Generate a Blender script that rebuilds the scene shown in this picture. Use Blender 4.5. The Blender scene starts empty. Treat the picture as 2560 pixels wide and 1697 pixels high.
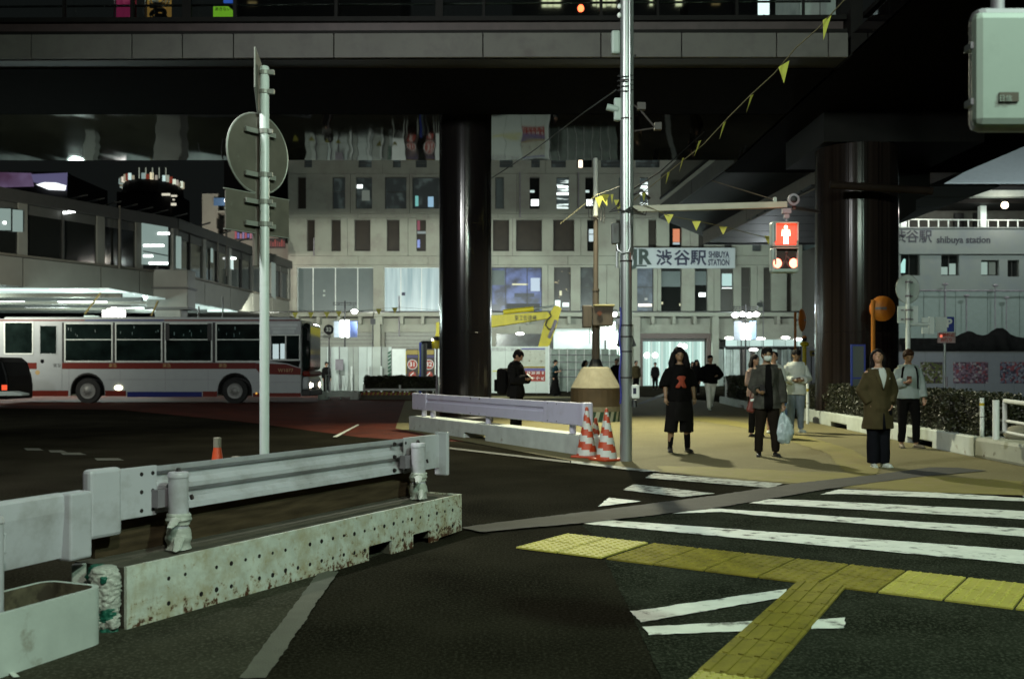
import bpy, bmesh, math, random
from mathutils import Vector, Matrix, noise
random.seed(7)
R = math.radians
PI = math.pi
SC = bpy.context.scene
COL = SC.collection

# ------------------------------------------------------------------ camera
F = 2489.0          # focal length in photo pixels (2560 wide, 35 mm lens on full frame)
H = 1.35            # eye height
HZ = 920.0          # horizon row
cam = bpy.data.cameras.new("camera")
cam.lens = 35.0
cam.sensor_width = 36.0
cam.sensor_fit = 'HORIZONTAL'
cam.shift_y = (HZ - 848.5) / 2560.0
cam.clip_start = 0.05
cam.clip_end = 2000
cam.dof.use_dof = True
cam.dof.focus_distance = 9.0
cam.dof.aperture_fstop = 2.8
camo = bpy.data.objects.new("camera", cam)
camo.location = (0, 0, H)
camo.rotation_euler = (R(90), 0, 0)
COL.objects.link(camo)
SC.camera = camo

# ------------------------------------------------------------------ sky, exposure
world = bpy.data.worlds.new("World")
SC.world = world
world.use_nodes = True
wn = world.node_tree.nodes
wl = world.node_tree.links
bg = wn["Background"]
sky = wn.new("ShaderNodeTexSky")
sky.sky_type = 'NISHITA'
sky.sun_disc = False
sky.sun_elevation = R(-4)
sky.sun_rotation = R(200)
mixw = wn.new("ShaderNodeMixRGB")
mixw.blend_type = 'ADD'
mixw.inputs[0].default_value = 1.0
mixw.inputs[2].default_value = (0.035, 0.042, 0.040, 1)      # glow of the city on the night sky
scl = wn.new("ShaderNodeMixRGB")
scl.blend_type = 'MULTIPLY'
scl.inputs[0].default_value = 1.0
scl.inputs[2].default_value = (0.02, 0.02, 0.02, 1)
wl.new(sky.outputs[0], scl.inputs[1])
wl.new(scl.outputs[0], mixw.inputs[1])
wl.new(mixw.outputs[0], bg.inputs[0])
bg.inputs[1].default_value = 0.15
SC.view_settings.view_transform = 'Standard'
SC.view_settings.look = 'None'
SC.view_settings.exposure = 0
SC.view_settings.gamma = 1
SC.view_settings.use_curve_mapping = False
SC.render.engine = 'CYCLES'
SC.cycles.use_denoising = True
SC.cycles.max_bounces = 5
SC.cycles.diffuse_bounces = 2
SC.cycles.glossy_bounces = 3
SC.cycles.transmission_bounces = 4
SC.cycles.transparent_max_bounces = 6
SC.cycles.caustics_reflective = False
SC.cycles.caustics_refractive = False
SC.cycles.sample_clamp_indirect = 3

# ------------------------------------------------------------------ street lighting (night, no sun)
def lamp(kind, loc, power, col=(1, 1, 1), size=0.3, aim=None, spot=150, blend=0.6, size_y=None):
    l = bpy.data.lights.new("lamp_light", kind)
    l.energy = power
    l.color = col
    if kind == 'AREA':
        l.size = size
        if size_y:
            l.shape = 'RECTANGLE'
            l.size_y = size_y
    else:
        l.shadow_soft_size = size
    if kind == 'SPOT':
        l.spot_size = R(spot)
        l.spot_blend = blend
    o = bpy.data.objects.new("lamp_light", l)
    o.location = loc
    if aim is not None:
        d = Vector(aim) - Vector(loc)
        o.rotation_euler = d.to_track_quat('-Z', 'Y').to_euler()
    COL.objects.link(o)
    return o

COOL = (0.70, 1.0, 0.80)
WARM = (1.0, 0.86, 0.52)
WHITE = (0.86, 0.97, 1.0)
LAV = (0.86, 0.88, 1.0)
# street lamps over the crossing, beside and behind the photographer
lamp('POINT', (5.2, 0.5, 7.6), 2300, COOL, 0.25)
lamp('POINT', (2.2, -4.0, 8.5), 2300, (0.95, 1.0, 0.86), 0.3)
lamp('SPOT', (-5.5, 6.0, 7.8), 3800, (0.95, 0.97, 0.95), 0.3, aim=(1.0, 17.0, 0), spot=120, blend=0.9)
lamp('SPOT', (-15.0, 17.5, 7.0), 1950, (0.90, 0.97, 0.95), 0.4, aim=(-13, 37.0, 2.2), spot=110, blend=0.9)  # unseen lamp placed to light the side of the bus
# downlight under the bridge that makes the bright pool on the pavement
lamp('SPOT', (1.9, 24.3, 7.30), 7500, (0.98, 0.95, 0.66), 0.16, aim=(2.6, 20.5, 0), spot=118, blend=1.0)
# plaza in front of the station
ADDED_FLOODS = (-15, -8.5, -2.0, 6.5, 14.0)  # added floods that light the lower floors of the station
for i, lx in enumerate(ADDED_FLOODS):
    lamp('SPOT', (lx, 61.0, 4.2), 3100, ((0.95, 1.0, 0.86), (0.95, 1.0, 0.86), (0.90, 1.0, 0.88), (0.80, 1.0, 0.92), (0.80, 1.0, 0.92))[i], 0.05, aim=(lx, 74.5, 6.5), spot=130, blend=0.6)
for lx in (-11.0, 7.0, 15.0):
    lamp('POINT', (lx, 58.5, 4.8), 420, WHITE, 0.25)
for lx, ly, pw in ((-9.0, 46.0, 3000), (-0.5, 44.0, 2800), (5.5, 47.0, 700)):
    lamp('SPOT', (lx, ly, 5.8), pw, (0.9, 1.0, 0.92), 0.25, aim=(lx, ly + 9, 1.0), spot=140, blend=1.0)  # added spots to brighten the far hoardings, no fittings there
lamp('SPOT', (22.0, 44.0, 5.5), 3300, (0.80, 1.0, 0.88), 0.3, aim=(24, 60.0, 7), spot=140, blend=1.0)
lamp('SPOT', (33.0, 48.0, 16.5), 5000, (0.86, 0.97, 0.96), 0.3, aim=(30, 62.0, 13.5), spot=140, blend=1.0)  # added above the right wing to light its roof
lamp('SPOT', (-21.0, 33.0, 5.0), 3600, (1.0, 1.0, 0.84), 0.3, aim=(-18.5, 50.0, 6.0), spot=130, blend=1.0)  # added out of view to brighten the left passage
lamp('SPOT', (17.0, 30.0, 5.5), 750, (0.85, 0.92, 1.0), 0.3, aim=(18, 40.0, 1.0), spot=120, blend=1.0)
lamp('SPOT', (-23.0, 70.0, 7.0), 5000, (1.0, 0.88, 0.78), 0.3, aim=(-21, 82.0, 12), spot=130, blend=1.0)  # added warm light for the annex walls

# ------------------------------------------------------------------ materials
MATS = {}
def mat(name, col, rough=0.6, metal=0.0, var=0.12, vscale=4.0, bump=0.0, bscale=60.0,
        col2=None, c2scale=6.0, c2lo=0.5, c2hi=0.6, emit=None, estr=0.0, spec=0.5, alpha=None, stretch=None, trans=0.0):
    """procedural surface: base colour broken up by two noises, optional stains (col2) and fine relief"""
    if name in MATS:
        return MATS[name]
    m = bpy.data.materials.new(name)
    m.use_nodes = True
    nt = m.node_tree
    N, L = nt.nodes, nt.links
    b = N["Principled BSDF"]
    b.inputs["Roughness"].default_value = rough
    b.inputs["Metallic"].default_value = metal
    b.inputs["Specular IOR Level"].default_value = spec
    tc = N.new("ShaderNodeTexCoord")
    mp = N.new("ShaderNodeMapping")
    L.new(tc.outputs["Object"], mp.inputs[0])
    if stretch:
        mp.inputs["Scale"].default_value = stretch
    n1 = N.new("ShaderNodeTexNoise")
    n1.inputs["Scale"].default_value = vscale
    n1.inputs["Detail"].default_value = 6
    L.new(mp.outputs[0], n1.inputs["Vector"])
    r1 = N.new("ShaderNodeValToRGB")
    r1.color_ramp.elements[0].position = 0.3
    r1.color_ramp.elements[1].position = 0.7
    lo = [max(0, c * (1 - var)) for c in col[:3]] + [1]
    hi = [min(1, c * (1 + var)) for c in col[:3]] + [1]
    r1.color_ramp.elements[0].color = lo
    r1.color_ramp.elements[1].color = hi
    L.new(n1.outputs[0], r1.inputs[0])
    out = r1.outputs[0]
    if col2:
        n2 = N.new("ShaderNodeTexNoise")
        n2.inputs["Scale"].default_value = c2scale
        n2.inputs["Detail"].default_value = 8
        n2.inputs["Roughness"].default_value = 0.65
        L.new(mp.outputs[0], n2.inputs["Vector"])
        r2 = N.new("ShaderNodeValToRGB")
        r2.color_ramp.elements[0].position = c2lo
        r2.color_ramp.elements[1].position = c2hi
        L.new(n2.outputs[0], r2.inputs[0])
        mx = N.new("ShaderNodeMixRGB")
        L.new(r2.outputs[0], mx.inputs[0])
        L.new(out, mx.inputs[1])
        mx.inputs[2].default_value = tuple(col2[:3]) + (1,)
        out = mx.outputs[0]
    L.new(out, b.inputs["Base Color"])
    if bump:
        n3 = N.new("ShaderNodeTexNoise")
        n3.inputs["Scale"].default_value = bscale
        n3.inputs["Detail"].default_value = 4
        L.new(mp.outputs[0] if stretch else tc.outputs["Object"], n3.inputs["Vector"])
        bp = N.new("ShaderNodeBump")
        bp.inputs["Strength"].default_value = bump
        bp.inputs["Distance"].default_value = 0.01
        L.new(n3.outputs[0], bp.inputs["Height"])
        L.new(bp.outputs[0], b.inputs["Normal"])
    if emit:
        b.inputs["Emission Color"].default_value = tuple(emit[:3]) + (1,)
        b.inputs["Emission Strength"].default_value = estr
    if trans:
        b.inputs["Transmission Weight"].default_value = trans
    MATS[name] = m
    return m

def glow(name, col, s):
    return mat(name, (0.04, 0.04, 0.04), 0.5, var=0.02, emit=col, estr=s)

def streak_glow(name, colA, colB, s, scale=3.0, stretch=(8, 8, 0.6), lo=0.4, hi=0.62):
    """light coming through a curtained or cluttered window: uneven emission"""
    if name in MATS:
        return MATS[name]
    m = mat(name, (0.05, 0.05, 0.05), 0.25, var=0.02)
    nt = m.node_tree
    N, L = nt.nodes, nt.links
    b = N["Principled BSDF"]
    tc = N.new("ShaderNodeTexCoord")
    mp = N.new("ShaderNodeMapping")
    mp.inputs["Scale"].default_value = stretch
    L.new(tc.outputs["Object"], mp.inputs[0])
    n = N.new("ShaderNodeTexNoise")
    n.inputs["Scale"].default_value = scale
    n.inputs["Detail"].default_value = 4
    L.new(mp.outputs[0], n.inputs["Vector"])
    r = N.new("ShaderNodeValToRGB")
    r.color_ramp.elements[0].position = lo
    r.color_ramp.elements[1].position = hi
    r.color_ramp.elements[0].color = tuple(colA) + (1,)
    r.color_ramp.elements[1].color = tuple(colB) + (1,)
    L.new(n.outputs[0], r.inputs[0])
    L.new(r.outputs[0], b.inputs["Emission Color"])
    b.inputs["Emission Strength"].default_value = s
    return m

M = dict(
    asphalt=mat("asphalt", (0.0135, 0.0125, 0.0085), 1.0, var=0.5, vscale=0.9, bump=0.6, bscale=130, col2=(0.042, 0.040, 0.029), c2scale=55, c2lo=0.47, c2hi=0.72, spec=0.0),
    asphalt_old=mat("asphalt_old", (0.017, 0.0195, 0.0135), 1.0, spec=0.0, var=0.45, vscale=2.2, bump=0.6, bscale=120, col2=(0.052, 0.056, 0.040), c2scale=60, c2lo=0.5, c2hi=0.62),
    asphalt_grey=mat("asphalt_grey", (0.040, 0.040, 0.028), 1.0, spec=0.0, var=0.22, vscale=2.5, bump=0.7, bscale=100, col2=(0.085, 0.085, 0.062), c2scale=55, c2lo=0.5, c2hi=0.65),
    redlane=mat("red_lane_paint", (0.075, 0.014, 0.006), 0.9, spec=0.15, var=0.3, vscale=0.9, bump=0.4, bscale=90, col2=(0.03, 0.008, 0.005), c2scale=1.5, c2lo=0.5, c2hi=0.7),
    paving=mat("tan_paving", (0.165, 0.148, 0.072), 0.85, spec=0.2, var=0.10, vscale=1.3, bump=0.4, bscale=70, col2=(0.115, 0.10, 0.05), c2scale=45, c2lo=0.48, c2hi=0.66),
    tact_old=mat("tactile_yellow_worn", (0.185, 0.158, 0.022), 0.85, spec=0.2, var=0.22, vscale=5, bump=0.4, bscale=80, col2=(0.085, 0.07, 0.02), c2scale=20, c2lo=0.5, c2hi=0.75),
    tact_new=mat("tactile_yellow_bright", (0.34, 0.31, 0.05), 0.65, var=0.12, vscale=5, bump=0.3, bscale=80, col2=(0.24, 0.21, 0.05), c2scale=14, c2lo=0.58, c2hi=0.8),
    paint=mat("road_paint", (0.60, 0.64, 0.57), 0.7, var=0.1, vscale=7, bump=0.4, bscale=90, col2=(0.03, 0.033, 0.03), c2scale=6, c2lo=0.54, c2hi=0.67),
    paint_worn=mat("road_paint_worn", (0.36, 0.40, 0.36), 0.75, var=0.2, vscale=7, bump=0.4, bscale=90, col2=(0.025, 0.026, 0.022), c2scale=7, c2lo=0.44, c2hi=0.62),
    strip=mat("joint_strip", (0.035, 0.036, 0.031), 0.8, var=0.2, vscale=4, bump=0.4, bscale=100),
    lineg=mat("faded_line", (0.085, 0.088, 0.068), 0.8, var=0.15, vscale=6, bump=0.4, bscale=100),
    white_paint=mat("white_rail_paint", (0.48, 0.48, 0.515), 0.42, var=0.06, vscale=3, bump=0.05, bscale=25, col2=(0.20, 0.18, 0.16), c2scale=3.5, c2lo=0.47, c2hi=0.85),
    rail_dark=mat("rail_grime", (0.20, 0.18, 0.20), 0.5, var=0.2, vscale=4),
    rail_lav=mat("lavender_rail_paint", (0.52, 0.52, 0.64), 0.45, var=0.05, vscale=3, col2=(0.36, 0.35, 0.40), c2scale=3, c2lo=0.55, c2hi=0.85),
    white_block=mat("white_block_paint", (0.52, 0.56, 0.49), 0.6, var=0.16, vscale=9, bump=0.25, bscale=40, col2=(0.38, 0.36, 0.25), c2scale=6, c2lo=0.45, c2hi=0.65),
    white_clean=mat("white_block_clean", (0.46, 0.51, 0.47), 0.6, var=0.12, vscale=4, bump=0.15, bscale=40, col2=(0.20, 0.17, 0.12), c2scale=5, c2lo=0.58, c2hi=0.75),
    blocktop=mat("block_concrete_top", (0.065, 0.06, 0.042), 0.9, var=0.2, vscale=8, bump=0.5, bscale=90),
    brownboard=mat("stained_board", (0.060, 0.043, 0.025), 0.95, spec=0.1, var=0.4, vscale=3, bump=0.3, bscale=50, stretch=(1, 1, 9)),
    dark=mat("dark_metal", (0.012, 0.012, 0.012), 0.5, var=0.2),
    hole=mat("drain_hole", (0.006, 0.004, 0.003), 0.9, var=0.1),
    bolt=mat("rusty_bolt", (0.035, 0.028, 0.028), 0.6, metal=0.5, var=0.3, vscale=30),
    black=mat("black", (0.006, 0.006, 0.006), 0.6, var=0.1),
    tape=mat("white_tape_wrap", (0.40, 0.42, 0.37), 0.55, var=0.1, vscale=12, bump=0.6, bscale=35, col2=(0.24, 0.24, 0.20), c2scale=10, c2lo=0.55, c2hi=0.8),
    greentape=mat("green_tape", (0.010, 0.10, 0.065), 0.5, var=0.3, vscale=9),
    galv=mat("galvanised_steel", (0.34, 0.37, 0.36), 0.38, metal=0.75, var=0.15, vscale=6, bump=0.05, stretch=(1, 1, 0.2)),
    signback=mat("sign_back_aluminium", (0.095, 0.086, 0.068), 0.6, metal=0.0, var=0.15, vscale=8, col2=(0.15, 0.15, 0.13), c2scale=14, c2lo=0.62, c2hi=0.8),
    signrim=mat("sign_rim", (0.26, 0.27, 0.24), 0.5, metal=0.3, var=0.1),
    polewhite=mat("white_pole_paint", (0.52, 0.58, 0.55), 0.42, var=0.05, vscale=3, col2=(0.36, 0.37, 0.33), c2scale=6, c2lo=0.58, c2hi=0.8),
    fascia=mat("bridge_fascia", (0.105, 0.102, 0.092), 0.65, var=0.08, vscale=1.2, col2=(0.085, 0.08, 0.075), c2scale=3, c2lo=0.45, c2hi=0.7),
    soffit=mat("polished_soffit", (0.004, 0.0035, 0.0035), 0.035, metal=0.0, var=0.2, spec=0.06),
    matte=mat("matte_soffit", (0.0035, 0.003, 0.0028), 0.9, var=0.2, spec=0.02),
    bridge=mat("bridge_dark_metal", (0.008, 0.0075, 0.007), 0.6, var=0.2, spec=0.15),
    column=mat("polished_black_column", (0.008, 0.007, 0.007), 0.15, var=0.15, vscale=1.5, spec=0.6, stretch=(6, 6, 0.04), bump=0.35, bscale=1.6),
    concrete=mat("station_concrete", (0.245, 0.25, 0.207), 0.85, var=0.06, vscale=0.7, bump=0.15, bscale=8, col2=(0.20, 0.185, 0.16), c2scale=0.8, c2lo=0.46, c2hi=0.72),
    concrete2=mat("annex_concrete", (0.195, 0.215, 0.20), 0.85, var=0.06, vscale=0.7, col2=(0.17, 0.19, 0.20), c2scale=0.9, c2lo=0.46, c2hi=0.7),
    frame=mat("window_frame_dark", (0.03, 0.028, 0.024), 0.5, var=0.1),
    framelt=mat("window_frame_light", (0.60, 0.63, 0.60), 0.5, var=0.1),
    glass=mat("dark_glass", (0.010, 0.011, 0.010), 0.07, var=0.1, spec=0.6),
    glassbrown=mat("boarded_pane", (0.022, 0.017, 0.012), 0.35, var=0.2, vscale=2),
    frost=mat("frosted_panel", (0.075, 0.095, 0.095), 0.4, var=0.08, vscale=1.5),
    skin=mat("skin", (0.30, 0.17, 0.105), 0.5, var=0.08, vscale=20),
    skin_dim=mat("skin_tanned", (0.22, 0.13, 0.07), 0.5, var=0.08, vscale=20),
    hair=mat("black_hair", (0.005, 0.004, 0.004), 0.75, spec=0.12, var=0.3, vscale=40, bump=0.5, bscale=90),
    hairbrown=mat("brown_hair", (0.035, 0.014, 0.007), 0.7, spec=0.15, var=0.3, vscale=40, bump=0.5, bscale=90),
    leaf=mat("hedge_leaf", (0.022, 0.026, 0.009), 0.5, var=0.4, vscale=9, col2=(0.060, 0.055, 0.022), c2scale=14, c2lo=0.54, c2hi=0.7),
    leafcore=mat("hedge_inside", (0.008, 0.008, 0.004), 0.95, var=0.3),
    orange=mat("cone_orange", (0.42, 0.055, 0.015), 0.5, var=0.1, vscale=9),
    conewhite=mat("cone_reflective", (0.50, 0.53, 0.49), 0.45, var=0.08, vscale=9),
    busgrey=mat("bus_silver_paint", (0.30, 0.32, 0.33), 0.35, var=0.03, spec=0.5),
    busred=mat("bus_red", (0.11, 0.009, 0.004), 0.5, spec=0.2, var=0.08),
    busblue=mat("bus_blue", (0.008, 0.014, 0.11), 0.5, spec=0.2, var=0.08),
    rubber=mat("tyre_rubber", (0.008, 0.008, 0.008), 0.85, var=0.2),
    yellow=mat("excavator_yellow", (0.62, 0.52, 0.015), 0.45, var=0.1, vscale=3),
    yflag=mat("pennant_yellow", (0.50, 0.48, 0.08), 0.7, var=0.1),
    orangepole=mat("orange_enamel", (0.62, 0.19, 0.012), 0.5, var=0.08),
    bluepl=mat("blue_enamel", (0.02, 0.04, 0.24), 0.5, var=0.1),
    redsign=mat("red_print", (0.28, 0.035, 0.02), 0.6, var=0.1),
    whitepl=mat("white_sheet", (0.62, 0.66, 0.62), 0.6, var=0.05),
    plywood=mat("brown_plywood", (0.085, 0.06, 0.034), 0.8, var=0.15, vscale=3),
    conc_base=mat("pale_concrete", (0.20, 0.185, 0.13), 0.9, var=0.12, vscale=5, bump=0.3, bscale=30, col2=(0.17, 0.15, 0.10), c2scale=6, c2lo=0.48, c2hi=0.72),
    navy=mat("navy_lettering", (0.012, 0.014, 0.04), 0.6, var=0.05),
    boxgreen=mat("signal_housing", (0.26, 0.32, 0.285), 0.5, var=0.05, vscale=3, col2=(0.21, 0.26, 0.23), c2scale=5, c2lo=0.5, c2hi=0.8),
    boxedge=mat("signal_housing_edge", (0.25, 0.24, 0.27), 0.5, var=0.1, vscale=6),
    lampw=glow("lamp_white", (1.0, 0.98, 0.93), 9.0),
    tubew=glow("tube_white", (0.93, 1.0, 0.97), 7.0),
    lampwarm=glow("lamp_warm", (1.0, 0.86, 0.6), 9.0),
)

# rusty white block: rust gathers toward the bottom edge and the right-hand end
def rusty_block():
    m = M["white_block"]
    nt = m.node_tree; N, L = nt.nodes, nt.links
    b = N["Principled BSDF"]
    src = b.inputs["Base Color"].links[0].from_socket
    tc = N.new("ShaderNodeTexCoord")
    sx = N.new("ShaderNodeSeparateXYZ"); L.new(tc.outputs["Object"], sx.inputs[0])
    n = N.new("ShaderNodeTexNoise"); n.inputs["Scale"].default_value = 21; n.inputs["Detail"].default_value = 9; n.inputs["Roughness"].default_value = 0.7
    L.new(tc.outputs["Object"], n.inputs["Vector"])
    def mth(op, a, b_):
        k = N.new("ShaderNodeMath"); k.operation = op
        for i, v in enumerate((a, b_)):
            if isinstance(v, float): k.inputs[i].default_value = v
            else: L.new(v, k.inputs[i])
        return k.outputs[0]
    low = mth('MULTIPLY', mth('SUBTRACT', 0.16, sx.outputs[2]), 0.75)
    low = mth('MAXIMUM', low, 0.0)
    right = mth('MULTIPLY', mth('MAXIMUM', mth('SUBTRACT', sx.outputs[0], 1.2), 0.0), 0.035)
    v = mth('ADD', mth('ADD', n.outputs[0], low), right)
    r = N.new("ShaderNodeValToRGB"); r.color_ramp.elements[0].position = 0.635; r.color_ramp.elements[1].position = 0.675
    L.new(v, r.inputs[0])
    mx = N.new("ShaderNodeMixRGB"); L.new(r.outputs[0], mx.inputs[0]); L.new(src, mx.inputs[1]); mx.inputs[2].default_value = (0.070, 0.026, 0.010, 1)
    r2 = N.new("ShaderNodeValToRGB"); r2.color_ramp.elements[0].position = 0.55; r2.color_ramp.elements[1].position = 0.66
    L.new(v, r2.inputs[0])
    mx2 = N.new("ShaderNodeMixRGB"); mx2.inputs[2].default_value = (0.34, 0.27, 0.14, 1)
    k = mth('MULTIPLY', r2.outputs[0], 0.6)
    L.new(k, mx2.inputs[0]); L.new(src, mx2.inputs[1]); L.new(mx2.outputs[0], mx.inputs[1])
    L.new(mx.outputs[0], b.inputs["Base Color"])
rusty_block()

# ------------------------------------------------------------------ helpers
def mm_(x):
    return (M[x] if x in M else MATS[x]) if isinstance(x, str) else x
def W(px, py, Y):
    """point seen at photo pixel (px, py) when it stands Y metres away"""
    return Vector(((px - 1280.0) * Y / F, Y, H + (HZ - py) * Y / F))

def G(px, py, z=0.0):
    Y = F * (H - z) / (py - HZ)
    return Vector(((px - 1280.0) * Y / F, Y, z))

def tag(o, label=None, cat=None, group=None, kind=None):
    if label: o["label"] = label
    if cat: o["category"] = cat
    if group: o["group"] = group
    if kind: o["kind"] = kind
    return o

def thing(name, label, cat, loc=(0, 0, 0), rz=0.0, group=None):
    o = bpy.data.objects.new(name, None)
    o.empty_display_size = 0.2
    o.location = loc
    o.rotation_euler = (0, 0, rz)
    COL.objects.link(o)
    return tag(o, label, cat, group)

def rootmat(o):
    while o.parent:
        o = o.parent
    return o.matrix_basis

class MB:
    def __init__(s):
        s.v, s.f, s.mi, s.cur = [], [], [], 0
    def add(s, vs, fs):
        k = len(s.v)
        s.v += [tuple(p) for p in vs]
        for f in fs:
            s.f.append(tuple(i + k for i in f))
            s.mi.append(s.cur)
        return s
    def box(s, x0, x1, y0, y1, z0, z1):
        vs = [(x0, y0, z0), (x1, y0, z0), (x1, y1, z0), (x0, y1, z0), (x0, y0, z1), (x1, y0, z1), (x1, y1, z1), (x0, y1, z1)]
        return s.add(vs, [(0, 3, 2, 1), (4, 5, 6, 7), (0, 1, 5, 4), (1, 2, 6, 5), (2, 3, 7, 6), (3, 0, 4, 7)])
    def obox(s, c, size, rz=0, rx=0, ry=0):
        m = Matrix.Translation(Vector(c)) @ Matrix.Rotation(rz, 4, 'Z') @ Matrix.Rotation(ry, 4, 'Y') @ Matrix.Rotation(rx, 4, 'X')
        a, b, d = size[0] / 2, size[1] / 2, size[2] / 2
        vs = [m @ Vector(p) for p in ((-a, -b, -d), (a, -b, -d), (a, b, -d), (-a, b, -d), (-a, -b, d), (a, -b, d), (a, b, d), (-a, b, d))]
        return s.add(vs, [(0, 3, 2, 1), (4, 5, 6, 7), (0, 1, 5, 4), (1, 2, 6, 5), (2, 3, 7, 6), (3, 0, 4, 7)])
    def bar(s, p, q, w, h, up=(0, 0, 1)):
        p, q = Vector(p), Vector(q)
        d = (q - p).normalized()
        u = Vector(up)
        if abs(d.dot(u)) > 0.98:
            u = Vector((0, 1, 0))
        a = d.cross(u).normalized() * (w / 2)
        b = a.cross(d).normalized() * (h / 2)
        vs = [p - a - b, p + a - b, p + a + b, p - a + b, q - a - b, q + a - b, q + a + b, q - a + b]
        return s.add(vs, [(0, 1, 2, 3), (7, 6, 5, 4), (0, 4, 5, 1), (1, 5, 6, 2), (2, 6, 7, 3), (3, 7, 4, 0)])
    def tube(s, pts, r, n=10, cap=True, squash=1.0):
        pts = [Vector(p) for p in pts]
        rs = r if isinstance(r, (list, tuple)) else [r] * len(pts)
        k = len(s.v)
        prev = None
        for i, p in enumerate(pts):
            d = (pts[min(i + 1, len(pts) - 1)] - pts[max(i - 1, 0)])
            d = d.normalized() if d.length > 1e-9 else Vector((0, 0, 1))
            if prev is None:
                a = d.cross(Vector((0, 0, 1)))
                if a.length < 1e-3:
                    a = Vector((1, 0, 0))
            else:
                a = prev - d * prev.dot(d)
            a.normalize()
            prev = a
            b = d.cross(a)
            for j in range(n):
                t = 2 * PI * j / n
                s.v.append(tuple(p + a * (math.cos(t) * rs[i]) + b * (math.sin(t) * rs[i] * squash)))
        for i in range(len(pts) - 1):
            for j in range(n):
                s.f.append((k + i * n + j, k + i * n + (j + 1) % n, k + (i + 1) * n + (j + 1) % n, k + (i + 1) * n + j))
                s.mi.append(s.cur)
        if cap:
            s.f.append(tuple(k + j for j in range(n))[::-1]); s.mi.append(s.cur)
            s.f.append(tuple(k + (len(pts) - 1) * n + j for j in range(n))); s.mi.append(s.cur)
        return s
    def lathe(s, prof, c=(0, 0, 0), n=24, sx=1, sy=1, tilt=None):
        k = len(s.v)
        for r, z in prof:
            for j in range(n):
                t = 2 * PI * j / n
                p = Vector((r * sx * math.cos(t), r * sy * math.sin(t), z))
                if tilt is not None:
                    p = tilt @ p
                s.v.append(tuple(Vector(c) + p))
        for i in range(len(prof) - 1):
            for j in range(n):
                s.f.append((k + i * n + j, k + i * n + (j + 1) % n, k + (i + 1) * n + (j + 1) % n, k + (i + 1) * n + j))
                s.mi.append(s.cur)
        s.f.append(tuple(k + j for j in range(n))[::-1]); s.mi.append(s.cur)
        s.f.append(tuple(k + (len(prof) - 1) * n + j for j in range(n))); s.mi.append(s.cur)
        return s
    def loft(s, rings, n=18):
        """rings: (cx, cy, cz, rx, ry)"""
        k = len(s.v)
        for cx, cy, cz, rx, ry in rings:
            for j in range(n):
                t = 2 * PI * j / n
                s.v.append((cx + rx * math.cos(t), cy + ry * math.sin(t), cz))
        for i in range(len(rings) - 1):
            for j in range(n):
                s.f.append((k + i * n + j, k + i * n + (j + 1) % n, k + (i + 1) * n + (j + 1) % n, k + (i + 1) * n + j))
                s.mi.append(s.cur)
        s.f.append(tuple(k + j for j in range(n))[::-1]); s.mi.append(s.cur)
        s.f.append(tuple(k + (len(rings) - 1) * n + j for j in range(n))); s.mi.append(s.cur)
        return s
    def ell(s, c, rx, ry, rz, n=14, m=9, rot=None):
        prof = []
        c = Vector(c)
        k = len(s.v)
        for i in range(m + 1):
            a = -PI / 2 + PI * i / m
            for j in range(n):
                t = 2 * PI * j / n
                p = Vector((rx * max(0.02, math.cos(a)) * math.cos(t), ry * max(0.02, math.cos(a)) * math.sin(t), rz * math.sin(a)))
                if rot is not None:
                    p = rot @ p
                s.v.append(tuple(c + p))
        for i in range(m):
            for j in range(n):
                s.f.append((k + i * n + j, k + i * n + (j + 1) % n, k + (i + 1) * n + (j + 1) % n, k + (i + 1) * n + j))
                s.mi.append(s.cur)
        s.f.append(tuple(k + j for j in range(n))[::-1]); s.mi.append(s.cur)
        s.f.append(tuple(k + m * n + j for j in range(n))); s.mi.append(s.cur)
        return s
    def prism(s, poly, off):
        """polygon of 3-D points, extruded by vector off"""
        poly = [Vector(p) for p in poly]
        off = Vector(off)
        n = len(poly)
        nrm = Vector((0, 0, 0))
        for i in range(n):
            nrm += poly[i].cross(poly[(i + 1) % n])
        if nrm.dot(off) > 0:
            poly = poly[::-1]
        vs = poly + [p + off for p in poly]
        fs = [tuple(range(n)), tuple(range(2 * n - 1, n - 1, -1))]
        for i in range(n):
            j = (i + 1) % n
            fs.append((i, i + n, j + n, j))
        return s.add(vs, fs)
    def sheet(s, poly):
        return s.add(poly, [tuple(range(len(poly)))])
    def build(s, name, m, parent=None, world=False, smooth=False, bevel=0.0, label=None, kind=None, cat=None, group=None):
        me = bpy.data.meshes.new(name)
        vs = s.v
        if parent is not None and world:
            inv = rootmat(parent).inverted()
            vs = [tuple(inv @ Vector(p)) for p in s.v]
        me.from_pydata(vs, [], s.f)
        ms = m if isinstance(m, (list, tuple)) else [m]
        for x in ms:
            me.materials.append(mm_(x))
        if len(ms) > 1:
            me.polygons.foreach_set("material_index", s.mi)
        if smooth:
            me.polygons.foreach_set("use_smooth", [True] * len(me.polygons))
            if smooth != 'all':
                try:
                    me.set_sharp_from_angle(angle=R(40))
                except Exception:
                    pass
        me.update()
        o = bpy.data.objects.new(name, me)
        COL.objects.link(o)
        if parent is not None:
            o.parent = parent
        if bevel:
            b = o.modifiers.new("bevel", 'BEVEL')
            b.width = bevel
            b.segments = 2
            b.limit_method = 'ANGLE'
            b.angle_limit = R(40)
        return tag(o, label, cat, group, kind)

def baked(o):
    """mesh of an object with its modifiers applied, worked out in a small scene of its own"""
    w = bpy.data.scenes.new("workbench")
    w.collection.objects.link(o)
    vl = w.view_layers[0]
    vl.update()
    me = bpy.data.meshes.new_from_object(o.evaluated_get(vl.depsgraph))
    w.collection.objects.unlink(o)
    bpy.data.scenes.remove(w)
    return me

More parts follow.
